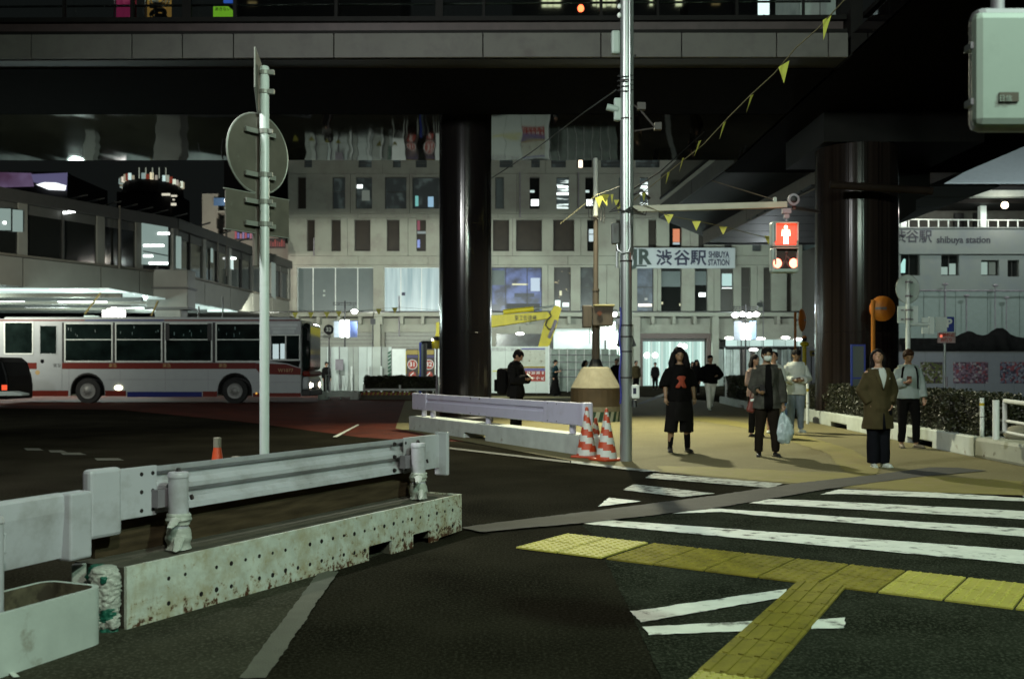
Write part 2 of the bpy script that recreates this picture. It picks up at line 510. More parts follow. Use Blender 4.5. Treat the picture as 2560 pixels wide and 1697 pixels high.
def copy_tree(o, parent=None):
    c = o.copy()
    COL.objects.link(c)
    if parent is not None:
        c.parent = parent
    for ch in [x for x in COL.objects if x.parent == o]:
        copy_tree(ch, c)
    return c

def text(s, size, loc, m, parent, name="lettering", rz=0.0, extrude=0.004, align='CENTER', bold=0.0, squeeze=1.0, rx=90):
    cu = bpy.data.curves.new(name, 'FONT')
    cu.body = s
    cu.size = size
    cu.align_x = align
    cu.align_y = 'CENTER'
    cu.extrude = extrude
    cu.offset = bold
    cu.resolution_u = 3
    to = bpy.data.objects.new(name, cu)
    me = baked(to)
    bpy.data.objects.remove(to)
    me.name = name
    me.transform(Matrix.Rotation(rz, 4, 'Z') @ Matrix.Rotation(R(rx), 4, 'X') @ Matrix.Diagonal((squeeze, 1, 1, 1)))
    me.materials.clear()
    me.materials.append(mm_(m))
    o = bpy.data.objects.new(name, me)
    COL.objects.link(o)
    o.parent = parent
    o.location = rootmat(parent).inverted() @ Vector(loc)
    return o

# ================================================================== ground
RAG = {"stripe": 0.016, "guide_line": 0.013, "parking_line": 0.010, "trench_strip": 0.022, "edge_line": 0.008, "worn_asphalt": 0.012, "grey_road_patch": 0.012, "yellow_band": 0.05, "lane_dash": 0.02, "kerb_line": 0.008}
def ragged(pts, amp):
    """straight painted edges broken up into small uneven steps"""
    P = [Vector((p[0], p[1], 0)) for p in pts]
    out = []
    for i, p in enumerate(P):
        q = P[(i + 1) % len(P)]
        L = (q - p).length
        n = min(400, max(1, int(L / 0.035))) if p.y > 1 else 1
        nr = Vector((-(q - p).y, (q - p).x, 0)).normalized() if L > 1e-6 else Vector()
        for k in range(n):
            c = p.lerp(q, k / n)
            a = 0 if k == 0 else amp * (0.7 * noise.noise(c * 11) + 0.8 * noise.noise(c * 37) + 0.5 * noise.noise(c * 3.1))
            out.append(c + nr * a)
    return out
def sheet(name, pts, m, z, parent=None, label=None, kind='structure'):
    mb = MB()
    if name in RAG:
        pts = ragged(pts, RAG[name])
    mb.sheet([(p[0], p[1], z) for p in pts])
    me_o = mb.build(name, m, parent, kind=kind if parent is None else None)
    for p in me_o.data.polygons:
        if p.normal.z < 0:
            p.flip()
    return me_o

def C4(cx, cy):           # crossing crop -> ground point
    return G(1200 + cx * 0.5748, 1150 + cy * 0.5748)

ground = MB().box(-260, 260, -60, 420, -0.3, 0.0).build("road", "asphalt", kind='structure')
sheet("bus_lane", [G(-400, 1006), G(-400, 1014), G(300, 1024), G(600, 1053), G(750, 1073), G(900, 1093), G(1020, 1101), G(1180, 1104), G(1240, 1020), G(1240, 988), G(300, 988), G(-400, 990)], "redlane", 0.004)
sheet("worn_asphalt", [C4(440, 283), C4(500, 332), C4(545, 437), C4(650, 650), C4(790, 955), (1.2, 2.0, 0), (9, 2.0, 0), (12, 7.5, 0), C4(2900, 260), C4(2366, 140), C4(1500, 120), C4(1100, 200)], "asphalt_old", 0.004)
sheet("grey_road_patch", [G(838, 1425), G(602, 1697), (-1.2, 2.6, 0), (-3.5, 2.6, 0), (-3.2, 4.6, 0), (-2.35, 5.2, 0), (-0.9, 8.0, 0), (-0.72, 7.8, 0)], "asphalt_grey", 0.004)
paving_pts = [G(1428, 1152), G(1650, 1181), G(1830, 1200), G(2100, 1221), G(2560, 1251), G(2900, 1285), (7.0, 10.4, 0), (7.05, 15.0, 0), (7.5, 25.5, 0), (8.2, 40, 0), (7, 46, 0), (-1.5, 48, 0), (-4.4, 41, 0), (-2.6, 22.2, 0), (-2.0, 20.8, 0)]
sheet("pavement", paving_pts, "paving", 0.008)
# far apron of the plaza in front of the station
sheet("plaza_apron", [(-24, 48.3, 0), (-1.4, 48.3, 0), (7.2, 46.3, 0), (40, 46.3, 0), (40, 75, 0), (-24, 75, 0)], "asphalt", 0.004)

marks = thing("crossing_markings", None, None)
tag(marks, kind='structure')
ST = [("paint_worn", [(755, 60), (1320, 106), (1258, 124), (718, 80)]),
      ("paint_worn", [(668, 108), (1022, 149), (880, 164), (620, 133)]),
      ("paint", [(562, 167), (700, 183), (512, 206)]),
      ("paint", [(1560, 131), (2920, 176), (2920, 206), (1570, 150), (1480, 153)]),
      ("paint", [(1255, 174), (1420, 178), (2920, 254), (2920, 295), (1170, 191)]),
      ("paint", [(980, 212), (2920, 338), (2920, 382), (1180, 243), (1050, 229), (835, 237)]),
      ("paint", [(560, 266), (780, 281), (2920, 438), (2920, 509), (450, 281)])]
for m_, pl in ST:
    sheet("stripe", [C4(*p) for p in pl], m_, 0.012, marks)
for pl in ([(652, 664), (735, 655), (1335, 567), (1330, 603), (700, 713)], [(705, 733), (1215, 707), (1215, 750), (732, 769)], [(1440, 703), (1588, 692), (1583, 738), (1440, 742)]):
    sheet("guide_line", [C4(*p) for p in pl], "paint", 0.012, marks)
sheet("edge_line", [G(1104, 1117), G(1425, 1154), G(1425, 1159), G(1104, 1121)], "lineg", 0.012, marks)
sheet("kerb_line", [G(1428, 1153), G(1650, 1180), G(1610, 1181), G(1428, 1159)], "paint_worn", 0.014, marks)
sheet("parking_line", [G(799, 1430), G(846, 1432), G(664, 1700), G(598, 1700)], "lineg", 0.012, marks)
for a, b, y in ((60, 106, 1124), (120, 165, 1129), (150, 212, 1135), (235, 306, 1149)):
    sheet("lane_dash", [G(a, y - 2.5), G(b - 10, y - 2.5), G(b + 4, y + 3), G(a + 8, y + 3)], "lineg", 0.010, marks)
sheet("lane_line", [G(831, 1093), G(893, 1062), G(899, 1062), G(843, 1093)], "paint", 0.010, marks)
sheet("plaza_line", [G(1590, 1010), G(1655, 985), G(1700, 962), G(1706, 962), G(1668, 987), G(1604, 1011)], "lineg", 0.014, marks)
# asphalt strip laid over a trench
js = [(0, 320), (500, 275), (1000, 217), (1300, 167), (1500, 132), (1900, 78), (2205, 50), (2080, 37), (1960, 35), (1700, 70), (1400, 102), (1000, 162), (500, 226), (0, 287), (-80, 300)]
sheet("trench_strip", [C4(*p) for p in js], "strip", 0.016)
# worn yellow guide bands painted across the pavement
py1 = mat("pavement_yellow_wear", (0.17, 0.15, 0.03), 0.8, var=0.1, vscale=2, bump=0.3, bscale=70, col2=(0.19, 0.15, 0.065), c2scale=6, c2lo=0.5, c2hi=0.7)
sheet("yellow_band", [G(1700, 1046), G(1760, 1040), G(1900, 1064), G(2010, 1090), G(2130, 1125), G(2200, 1165), G(2190, 1188), G(2110, 1180), G(2070, 1135), G(1960, 1100), G(1850, 1068)], py1, 0.012, marks)
sheet("yellow_band", [G(1640, 1166), G(1760, 1168), G(2010, 1180), G(2300, 1190), G(2560, 1205), G(2560, 1247), G(2100, 1218), G(1830, 1197), G(1660, 1181)], py1, 0.012, marks)

# ------------------------------------------------------------------ tactile paving: one object per tile
tp = thing("tactile_paving", None, None, (0.655, 7.0, 0.0), math.atan2(-0.565, 0.825))
tag(tp, kind='structure')
TL, TW = 0.37, 0.375
def tile_mesh(dots, lx, ly, m):
    mb = MB()
    g = 0.010
    g = 0.008 if dots else 0.003
    mb.box(g, lx - g, g, ly - g, 0.006, 0.0165)
    if dots:
        n = 6
        for i in range(n):
            for j in range(n):
                cx, cy = (i + 0.5) * lx / n, (j + 0.5) * ly / n
                mb.lathe([(0.016, 0.0165), (0.010, 0.0225)], (cx, cy, 0), 6)
    else:
        for j in range(4):
            cy = (j + 0.5) * ly / 4
            mb.box(0.012, lx - 0.012, cy - 0.014, cy + 0.014, 0.0166, 0.0225)
    o = mb.build("tile", m)
    return o
pr_old = tile_mesh(True, TL, TW, "tact_old")
pr_new = tile_mesh(True, TL, TW, "tact_new")
first = {}
for i in range(-2, 14):
    for j in range(2):
        src = pr_new if (i < 0 or i >= 5) else pr_old
        o = src if src.name not in first else src.copy()
        if src.name in first:
            COL.objects.link(o)
        first[src.name] = 1
        o.parent = tp
        o.location = (i * TL - (0.03 if i < 0 else 0.0), j * TW, random.uniform(-0.001, 0.001))
        o.rotation_euler = (0, 0, random.uniform(-0.004, 0.004))
tb = thing("tactile_branch", None, None, (1.79, 6.25, 0.0), math.atan2(-0.885, -0.466))
tag(tb, kind='structure')
pr_bar = tile_mesh(False, 0.30, 0.30, "tact_old")
pr_dot = tile_mesh(True, 0.30, 0.30, "tact_new")
# branch runs toward the photographer; x along it, y to its left side seen from above
for i in range(0, 14):
    src = pr_bar if i < 7 else pr_dot
    o = src if src.parent is None else src.copy()
    if o is not src:
        COL.objects.link(o)
    o.parent = tb
    o.location = (i * 0.30 - 0.02, 0.0, 0)

# ================================================================== near guard rail barriers
UD = Vector((0.467, 0.884, 0)).normalized()      # direction of the near barrier
def wrapped(mb, c, r, z0, z1, seed):
    rnd = random.Random(seed)
    prof = []
    n = 9
    for i in range(n):
        t = i / (n - 1)
        prof.append((r * (1.25 - 0.35 * abs(math.sin(t * 5 + seed))), z0 + (z1 - z0) * t))
    mb.lathe(prof, c, 14, sx=1.05)

def near_barrier():
    # local x along the barrier, y to the far (road) side, origin at the near left bottom corner of its face
    t = thing("guard_barrier", "white guard rail on a long rust-spotted block with two taped posts, in the foreground", "barrier", (-1.985, 5.13, 0), math.atan2(UD.y, UD.x))
    L = 3.36; D = 0.42; HT = 0.325
    # steel face with two fork slots
    slots = [(2.10, 2.38), (2.66, 2.90)]
    mb = MB()
    xs = [0.0] + [v for s_ in slots for v in s_] + [L]
    poly = [(0, 0.0)]
    for a, b in slots:
        poly += [(a, 0.0), (a, 0.10), (b, 0.10), (b, 0.0)]
    poly += [(L - 0.35, 0.0), (L - 0.33, 0.02), (L, 0.03), (L, HT), (0, HT)]
    mb.prism([(x, 0, z) for x, z in poly], (0, 0.02, 0))
    mb.build("steel_face", "white_block", t)
    mb = MB()
    mb.box(L, L + 0.012, 0.0, D, 0.03, HT)
    mb.build("end_plate", "white_block", t)
    # concrete infill, recessed behind the slots
    mb = MB()
    mb.box(0.02, L - 0.003, 0.16, D, 0.0, HT - 0.012)
    mb.box(0.02, slots[0][0], 0.021, 0.16, 0.0, HT - 0.012)
    mb.box(slots[0][1], slots[1][0], 0.021, 0.16, 0.0, HT - 0.012)
    mb.box(slots[1][1], L - 0.003, 0.021, 0.16, 0.035, HT - 0.012)
    mb.box(slots[0][0], slots[0][1], 0.021, 0.16, 0.11, HT - 0.012)
    mb.box(slots[1][0], slots[1][1], 0.021, 0.16, 0.11, HT - 0.012)
    mb.build("concrete_core", "blocktop", t)
    # drain holes in two rows
    hole = MB().lathe([(0.0125, -0.002), (0.0125, 0.0)], (0, 0, 0), 8, tilt=Matrix.Rotation(R(90), 3, 'X')).build("drain_hole", "hole", t)
    k = 0
    rnd = random.Random(3)
    for row, zz in ((0, 0.215), (1, 0.085)):
        x = 0.28
        while x < L - 0.12:
            inside = any(a - 0.03 < x < b + 0.03 for a, b in slots) and row == 1
            if not inside and rnd.random() > 0.06:
                h = hole if k == 0 else hole.copy()
                if k:
                    COL.objects.link(h)
                h.location = (x, -0.0005, zz + rnd.uniform(-0.004, 0.004))
                sc = rnd.uniform(0.8, 1.25)
                h.scale = (sc, 1, sc)
                k += 1
            x += 0.118
    # posts with tape wrap
    for px_ in (0.53, 3.02):
        mb = MB()
        mb.lathe([(0.056, HT - 0.01), (0.056, 0.725), (0.060, 0.727), (0.060, 0.745), (0.054, 0.757), (0.02, 0.76)], (px_, 0.19, 0), 20)
        p = mb.build("post", "white_paint", t, smooth=True)
        mb = MB()
        k = 0
        for (z0, z1, s_) in ((HT - 0.005, HT + 0.115, 1), (HT + 0.135, HT + 0.20, 2)):
            prof = []
            for i in range(11):
                u = i / 10
                prof.append((0.060 + 0.011 * math.sin(PI * u) + 0.003 * math.sin(u * 14 + s_) + (0.010 if i == 0 and s_ == 1 else 0), z0 + (z1 - z0) * u))
            mb.lathe(prof, (px_, 0.19, 0), 32)
        mb.tube([(px_ - 0.06, 0.15, HT + 0.17), (px_ - 0.13, 0.10, HT + 0.155), (px_ - 0.165, 0.09, HT + 0.14)], [0.03, 0.024, 0.015], 8, squash=0.5)
        mb.tube([(px_ - 0.04, 0.14, HT + 0.06), (px_ - 0.10, 0.10, HT + 0.012), (px_ - 0.12, 0.10, HT + 0.004)], [0.03, 0.02, 0.008], 8, squash=0.6)
        tw = mb.build("tape_wrap", "tape", t, smooth=True)
        for v in tw.data.vertices:
            q_ = Vector((v.co.x * 22, v.co.y * 22, v.co.z * 45))
            v.co += Vector((noise.noise(q_), noise.noise(q_ + Vector((5, 0, 0))), 0)) * 0.009
        mb = MB()
        mb.lathe([(0.016, 0), (0.016, 0.014)], (px_ + 0.048, 0.145, 0.61), 8, tilt=Matrix.Rotation(R(60), 3, 'Y') @ Matrix.Rotation(R(60), 3, 'X'))
        mb.lathe([(0.018, 0), (0.010, 0.022)], (px_ + 0.01, 0.20, 0.758), 8)
        mb.build("bolt", "bolt", t)
        mb = MB().box(px_ - 0.10, px_ + 0.06, 0.245, 0.30, 0.56, 0.66)
        mb.build("bracket", "rail_dark", t)
    # corrugated beam: profile in (y, z)
    prof = [(0.325, 0.785), (0.305, 0.79), (0.315, 0.76), (0.355, 0.735), (0.355, 0.70), (0.315, 0.672), (0.315, 0.645), (0.358, 0.615), (0.358, 0.580), (0.318, 0.552), (0.312, 0.520), (0.328, 0.518)]
    back = [(y + 0.012, z) for y, z in prof[1:-1]][::-1]
    poly = prof + back
    mb = MB()
    mb.prism([(0.30, y, z) for y, z in poly], (2.86, 0, 0))
    mb.build("beam", "white_paint", t, smooth=False)
    for (a, b) in ((0.18, 0.47), (2.98, 3.50)):
        mb = MB().box(a, b, 0.296, 0.312, 0.515, 0.797)
        mb.build("splice_plate", "white_paint", t, bevel=0.004)
    mb = MB()
    for a in (0.36, 0.44, 2.86, 3.0):
        for zz in (0.755, 0.655, 0.55):
            if (a, zz) in ((0.36, 0.755),):
                pass
            mb.lathe([(0.017, -0.018), (0.012, 0.0)], (a, 0.294, zz), 8, tilt=Matrix.Rotation(R(90), 3, 'X'))
    mb.build("beam_bolts", "bolt", t, kind="stuff")
    # rounded end caps
    mb = MB()
    mb.box(0.0, 0.21, 0.275, 0.345, 0.44, 0.81)
    mb.build("end_cap", "white_paint", t, bevel=0.02)
    mb = MB()
    mb.box(3.50, 3.545, 0.22, 0.345, 0.45, 0.815)
    mb.build("end_cap", "white_paint", t, bevel=0.012)
    mb = MB().box(0.12, 3.42, 0.385, 0.415, 0.3135, 0.515)
    mb.build("kick_board", "brownboard", t)
    return t
near_barrier()

def left_barrier():
    d = Vector((0.365, 0.931, 0)).normalized()
    t = thing("guard_barrier", "white guard rail on a hollow round-ended trough block at the left edge", "barrier", (-1.975, 4.96, 0), math.atan2(d.y, d.x))
    # local: x runs away to the right end (x = 0 at the end), y to the far side
    L = 2.6; D = 0.38; HT = 0.28; th = 0.028
    def ring(off, z):
        rr = 0.085 - off * 0.8
        pts = [(-L, off, z)]
        for (cx_, cy_, a0) in ((-0.06 - off - rr, off + rr, -PI / 2), (-0.06 - off - rr, D - off - rr, 0)):
            for i in range(9):
                a = a0 + PI / 2 * i / 8
                pts.append((cx_ + rr * math.cos(a), cy_ + rr * math.sin(a), z))
        pts += [(-L, D - off, z)]
        return pts
    mb = MB()
    o0, o1, i1, i0 = ring(0, 0), ring(0, HT), ring(th, HT), ring(th, 0.10)
    n = len(o0)
    mb.add(o0 + o1 + i1 + i0, [(k + i, k + i + 1, k + n + i + 1, k + n + i) for k in (0, n, 2 * n) for i in range(n - 1)])
    for q in range(len(mb.f)):
        if q >= 2 * (n - 1): mb.mi[q] = 1
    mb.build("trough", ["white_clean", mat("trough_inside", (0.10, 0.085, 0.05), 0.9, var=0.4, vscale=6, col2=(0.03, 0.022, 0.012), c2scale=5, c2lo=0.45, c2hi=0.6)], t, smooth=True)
    mb = MB()
    mb.sheet([(p[0], p[1], 0.15) for p in ring(th, 0.15)])
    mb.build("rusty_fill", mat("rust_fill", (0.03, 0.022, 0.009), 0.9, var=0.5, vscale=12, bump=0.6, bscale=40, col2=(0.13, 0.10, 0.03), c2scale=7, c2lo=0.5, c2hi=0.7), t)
    mb = MB()
    mb.lathe([(0.055, 0.12), (0.055, 0.66), (0.06, 0.662), (0.05, 0.69)], (-0.62, 0.13, 0), 18)
    mb.build("post", "white_paint", t, smooth=True)
    mb = MB().box(-0.60, -0.50, 0.16, 0.31, 0.50, 0.60)
    mb.build("bracket", "white_paint", t, bevel=0.01)
    mb = MB()
    prof = [(0.335, 0.715), (0.315, 0.70), (0.312, 0.62), (0.318, 0.55), (0.325, 0.47), (0.335, 0.385), (0.365, 0.385), (0.36, 0.46), (0.35, 0.55), (0.345, 0.64), (0.365, 0.715)]
    mb.prism([(-2.6, y, z) for y, z in prof], (2.59, 0, 0))
    mb.build("beam", "white_paint", t)
    mb = MB().box(-0.02, 0.125, 0.27, 0.36, 0.37, 0.715)
    mb.build("end_cap", "white_paint", t, bevel=0.012)
    # grey road gully seen between beam and trough
    return t
left_barrier()

# wrapped bundle between the two barriers
t = thing("wrapped_bundle", "white plastic bundle with green tape stuffed between the two near barriers", "bundle", (-2.13, 5.14, 0))
def crumple(mb, name, m, amp, fr, vox=0.006):
    me_ = bpy.data.meshes.new(name); me_.from_pydata(mb.v, [], mb.f); me_.update()
    o = bpy.data.objects.new(name, me_)
    r_ = o.modifiers.new("r", 'REMESH'); r_.mode = 'VOXEL'; r_.voxel_size = vox; r_.use_smooth_shade = True
    nm_ = baked(o); o.modifiers.clear(); o.data = nm_; nm_.name = name
    nm_.materials.clear(); nm_.materials.append(mm_(m))
    for v in nm_.vertices:
        q_ = Vector((v.co.x * fr, v.co.y * fr, v.co.z * fr * 1.8))
        d_ = abs(noise.noise(q_)) * 1.6 - 0.3 + 0.5 * noise.noise(q_ * 2.7)
        v.co += Vector((v.co.x - 0.045, v.co.y + 0.02, 0)).normalized() * d_ * amp
    COL.objects.link(o); o.parent = t
    return o
mb = MB()
mb.loft([(0.055, -0.03, 0.012, 0.035, 0.03), (0.055, -0.025, 0.03, 0.062, 0.045), (0.05, -0.02, 0.09, 0.058, 0.045), (0.046, -0.02, 0.15, 0.066, 0.055), (0.04, -0.02, 0.23, 0.074, 0.06), (0.035, -0.02, 0.29, 0.076, 0.06), (0.035, -0.015, 0.325, 0.06, 0.05), (0.04, -0.01, 0.335, 0.03, 0.03)], 24)
mb.tube([(0.10, -0.06, 0.02), (0.085, -0.055, 0.07)], [0.02, 0.03], 10)
mb.tube([(0.0, -0.05, 0.015), (0.02, -0.05, 0.07)], [0.022, 0.03], 10)
crumple(mb, "plastic_wrap", "tape", 0.012, 26)
mb = MB()
mb.loft([(0.062, -0.035, 0.0, 0.05, 0.035), (0.06, -0.035, 0.02, 0.04, 0.03), (0.060, -0.035, 0.10, 0.045, 0.044), (0.055, -0.035, 0.125, 0.040, 0.044)], 16)
crumple(mb, "green_tape", "greentape", 0.012, 24)
mb = MB()
mb.loft([(-0.03, 0.03, 0.20, 0.03, 0.03), (-0.03, 0.03, 0.27, 0.05, 0.04), (-0.02, 0.03, 0.33, 0.04, 0.03)], 14)
crumple(mb, "green_tape", "greentape", 0.012, 24)
mb = MB()
mb.tube([(0.05, -0.075, 0.255), (0.055, -0.080, 0.29)], [0.016, 0.02], 8)
crumple(mb, "green_tape", "greentape", 0.008, 24)
t = thing("paper_box", "small white folded wrapper wedged behind the wrapped bundle", "wrapper", (-2.27, 5.22, 0.20))
MB().obox((0, 0, 0.06), (0.07, 0.04, 0.13), rz=0.3).build("card", "tape", t, bevel=0.006)
# scrap of white marking in the bottom-left corner
sheet("marking_scrap", [G(14, 1682), G(30, 1681), G(50, 1697), G(34, 1699)], "paint", 0.012, marks)

def mid_barrier():
    a, b = Vector((1.03, 15.4, 0)), Vector((-2.26, 21.8, 0))
    d = (a - b).normalized()
    t = thing("guard_barrier", "long lavender-white guard rail barrier on a clean white block, left of the traffic cones", "barrier", b, math.atan2(d.y, d.x))
    L = (a - b).length; HT = 0.305
    mb = MB()
    poly = [(0, 0.0), (2.9, 0), (2.9, 0.11), (3.85, 0.11), (3.85, 0), (L, 0), (L, HT), (0, HT)]
    mb.prism([(x, 0, z) for x, z in poly], (0, 0.45, 0))
    mb.build("block", "white_clean", t, bevel=0.012)
    mb = MB().box(L + 0.001, L + 0.10, 0.03, 0.42, 0.0, HT - 0.015)
    mb.build("block_end", "white_clean", t, bevel=0.03)
    for x in (0.35, 0.85, 3.55, 6.65):
        MB().lathe([(0.055, HT), (0.055, 0.5)], (x, 0.22, 0), 14).build("post", "rail_lav", t, smooth=True)
    mb = MB()
    poly = [(0.13, 0.80), (0.115, 0.795), (0.105, 0.70), (0.135, 0.675), (0.135, 0.645), (0.105, 0.62), (0.095, 0.46), (0.11, 0.45), (0.16, 0.45), (0.18, 0.62), (0.16, 0.80)]
    mb.prism([(0.75, y, z) for y, z in poly], (L - 2.05, 0, 0))
    mb.build("beam", "rail_lav", t)
    for x0, x1 in ((-0.05, 0.75), (L - 1.3, L - 0.08)):
        MB().box(x0, x1, 0.092, 0.19, 0.447, 0.805).build("beam_end", "rail_lav", t, bevel=0.02)
    MB().box(L - 0.08, L + 0.04, 0.06, 0.25, 0.43, 0.815).build("end_cap", "rail_lav", t, bevel=0.03)
    mb = MB()
    for x in (0.3, 0.55, 3.0, 3.4, L - 1.15, L - 0.85):
        for z in (0.77, 0.485):
            mb.lathe([(0.016, -0.015), (0.012, 0)], (x, 0.090, z), 6, tilt=Matrix.Rotation(R(90), 3, 'X'))
    mb.build("beam_bolts", "bolt", t, kind="stuff")
mid_barrier()

# ================================================================== traffic cones
def spiral_cone(label, loc, group, h=0.70, r=0.16, seed=0, tilt=0):
    t = thing("traffic_cone", label, "cone", loc, seed * 1.1, group)
    n, m = 28, 22
    mb = MB()
    for i in range(m + 1):
        u = i / m
        rr = r * (1 - u) + 0.028 * u
        for j in range(n):
            a = 2 * PI * j / n
            mb.v.append((rr * math.cos(a), rr * math.sin(a), 0.03 + (h - 0.03) * u))
    for i in range(m):
        for j in range(n):
            mb.f.append((i * n + j, i * n + (j + 1) % n, (i + 1) * n + (j + 1) % n, (i + 1) * n + j))
            a = (j + 0.5) / n
            ph = ((i + 0.5) / m * 3.3 + a * 1.0) % 1.0
            mb.mi.append(0 if ph < 0.5 else 1)
    mb.f.append(tuple(m * n + j for j in range(n))); mb.mi.append(0)
    mb.build("cone_body", ["orange", "conewhite"], t, smooth=True)
    MB().box(-0.19, 0.19, -0.19, 0.19, 0.0, 0.035).build("base", "orange", t, bevel=0.015)
    MB().lathe([(0.03, h), (0.022, h + 0.05), (0.008, h + 0.06)], (0, 0, 0), 10).build("cap", "orange", t, smooth=True)
    return t
c = W(1467, 1142, 15.0); spiral_cone("orange and white diagonally striped cone, the one touching the long barrier's end", (c.x, 15.0, 0.008), "striped traffic cones", seed=1)
c = W(1517, 1150, 14.45); spiral_cone("orange and white diagonally striped cone standing right beside the steel utility pole", (c.x, 14.5, 0.008), "striped traffic cones", seed=2)
c = W(1490, 1135, 15.7); spiral_cone("faded cone half hidden behind the two striped cones", (c.x, 15.75, 0.008), "striped traffic cones", seed=4, h=0.5, r=0.13)

def band_cone(label, loc, group, h=0.7):
    t = thing("traffic_cone", label, "cone", loc, 0, group)
    MB().box(-0.18, 0.18, -0.18, 0.18, 0.0, 0.03).build("base", "orange", t, bevel=0.012)
    MB().lathe([(0.11, 0.03), (0.075, h * 0.42)], (0, 0, 0), 20).build("cone_body", "orange", t, smooth=True)
    MB().lathe([(0.075, h * 0.42), (0.052, h * 0.72)], (0, 0, 0), 20).build("reflective_band", "conewhite", t, smooth=True)
    MB().lathe([(0.051, h * 0.72), (0.034, h * 0.88)], (0, 0, 0), 20).build("cone_tip", "orange", t, smooth=True)
    MB().lathe([(0.036, h * 0.88), (0.036, h), (0.02, h + 0.004)], (0, 0, 0), 12).build("cap", mat("cap_dull", (0.17, 0.16, 0.12), 0.7), t, smooth=True)
    return t
band_cone("tall orange cone with a pale reflective cap behind the near guard rail", (-2.67, 9.02, 0), "cones behind the near rail", 0.72)
band_cone("low orange cone whose tip just shows over the near guard rail by the sign pole", (-2.17, 7.83, 0), "cones behind the near rail", 0.655)

# ================================================================== road sign pole seen from behind
px, py_ = -1.89, 7.6
t = thing("road_sign", "tall white pole carrying the backs of a round, an oblong and an edge-on sign", "road sign", (px, py_, 0))
MB().lathe([(0.036, 0), (0.036, 3.64), (0.030, 3.65), (0.01, 3.655)], (0, 0, 0), 20).build("pole", "polewhite", t, smooth=True)
RZ = R(57)     # signs face away to the road, left edge nearer
def disc(c, r, rz, parent, mback="signback"):
    m3 = Matrix.Rotation(rz, 3, 'Z') @ Matrix.Rotation(R(90), 3, 'X')
    f = MB().lathe([(r, 0), (r, 0.012)], c, 40, tilt=m3).build("sign_plate", mback, parent, smooth=True)
    mb = MB()
    pts = [Vector(c) + m3 @ Vector((r * math.cos(a), r * math.sin(a), 0.006)) for a in [2 * PI * k / 40 for k in range(41)]]
    mb.tube(pts, 0.009, 6, cap=False)
    mb.build("rim", "signrim", parent, smooth=True)
def plate_sign(c, w, h, rz, parent, m="signback", name="sign_plate", bev=0.02):
    o = MB().obox(c, (w, 0.014, h), rz=rz).build(name, m, parent, bevel=0.004)
    return o
nrm = Vector((math.sin(RZ) * -1, math.cos(RZ), 0)) * 1.0      # away from the pole
off = Matrix.Rotation(RZ, 3, 'Z') @ Vector((0, 0.075, 0))
zc = H + (HZ - 382) * 7.6 / F
disc((off.x, off.y, zc), 0.305, RZ, t)
zr = H + (HZ - 533) * 7.6 / F
plate_sign((off.x * 0.95, off.y * 0.95, zr), 0.64, 0.30, RZ, t)
mb = MB()
mb.obox((off.x * 0.9, off.y * 0.9, zr), (0.655, 0.006, 0.012), rz=RZ)
for q in (-0.15, 0.15):
    c_ = Vector((off.x, off.y, zr + q))
    mb.obox(c_, (0.655, 0.02, 0.008), rz=RZ)
mb.build("rim", "signrim", t)
for zz in (zc + 0.16, zc - 0.17, zr + 0.085, zr - 0.085):
    mb = MB()
    mb.lathe([(0.042, -0.018), (0.042, 0.018)], (0, 0, zz), 14)
    mb.obox(Vector((0, 0, zz)) + off * 0.55, (0.30, 0.02, 0.035), rz=RZ)
    mb.obox((0.05, -0.01, zz), (0.03, 0.03, 0.03))
    mb.build("clamp", "signrim", t)
MB().lathe([(0.026, zr - 0.4), (0.026, zc + 0.27)], (off.x * 0.3 - 0.055, off.y * 0.55 + 0.01, 0), 12).build("rear_tube", "signback", t, smooth=True)
# upper pennant-shaped sign, almost edge-on
z1 = H + (HZ - 140) * 7.6 / F; z0 = H + (HZ - 283) * 7.6 / F
yaw = R(98)
m3 = Matrix.Rotation(yaw, 3, 'Z')
poly = [(-0.20, 0, z0 + 0.14), (0, 0, z0), (0.20, 0, z0 + 0.14), (0.20, 0, z1), (-0.20, 0, z1)]
pp = [m3 @ Vector(p) + Vector((-0.045, 0.0, 0)) for p in poly]
MB().prism(pp, m3 @ Vector((0, 0.012, 0))).build("sign_plate", "signback", t)
mb = MB(); mb.tube([m3 @ Vector(p) + Vector((-0.05, 0.0, 0)) for p in poly + poly[:1]], 0.007, 6, cap=False)
mb.build("rim", "signrim", t, smooth=True)
for zz in (z1 - 0.13, z0 + 0.16):
    mb = MB().lathe([(0.042, -0.015), (0.042, 0.015)], (0, 0, zz), 14)
    mb.obox((0.055, -0.01, zz), (0.045, 0.03, 0.035))
    mb.build("clamp", "signrim", t)

# ================================================================== the elevated walkway (bridge)
ZS = 7.46            # underside
br = thing("pedestrian_bridge", "dark elevated walkway with a pale panelled edge crossing the whole top of the picture", "bridge", (0, 24, 0))
XL = -34.0
def fy(x):            # front edge line, slightly turned
    return 19.55 + (-x + 0) * 0.0115 if x < 0 else 19.55
mb = MB()
# underside of the cross deck, then of the deck running away on the right
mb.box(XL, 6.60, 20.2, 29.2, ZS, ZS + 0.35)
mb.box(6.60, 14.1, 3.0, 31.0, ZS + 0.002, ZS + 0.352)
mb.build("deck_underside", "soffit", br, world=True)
for v in []: pass
mb = MB()
mb.prism([(6.65, 31.0, ZS + 0.004), (9.3, 31.0, ZS + 0.004), (9.0, 46.5, ZS + 0.004), (5.98, 40.6, ZS + 0.004)], (0, 0, 0.3))
mb.build("deck_underside", "bridge", br, world=True)
mb = MB()
mb.prism([(9.3, 31.0, ZS), (14.1, 31.0, ZS), (15.3, 41.5, ZS), (9.0, 44, ZS)], (0, 0, 0.3))
mb.build("deck_underside", "soffit", br, world=True)
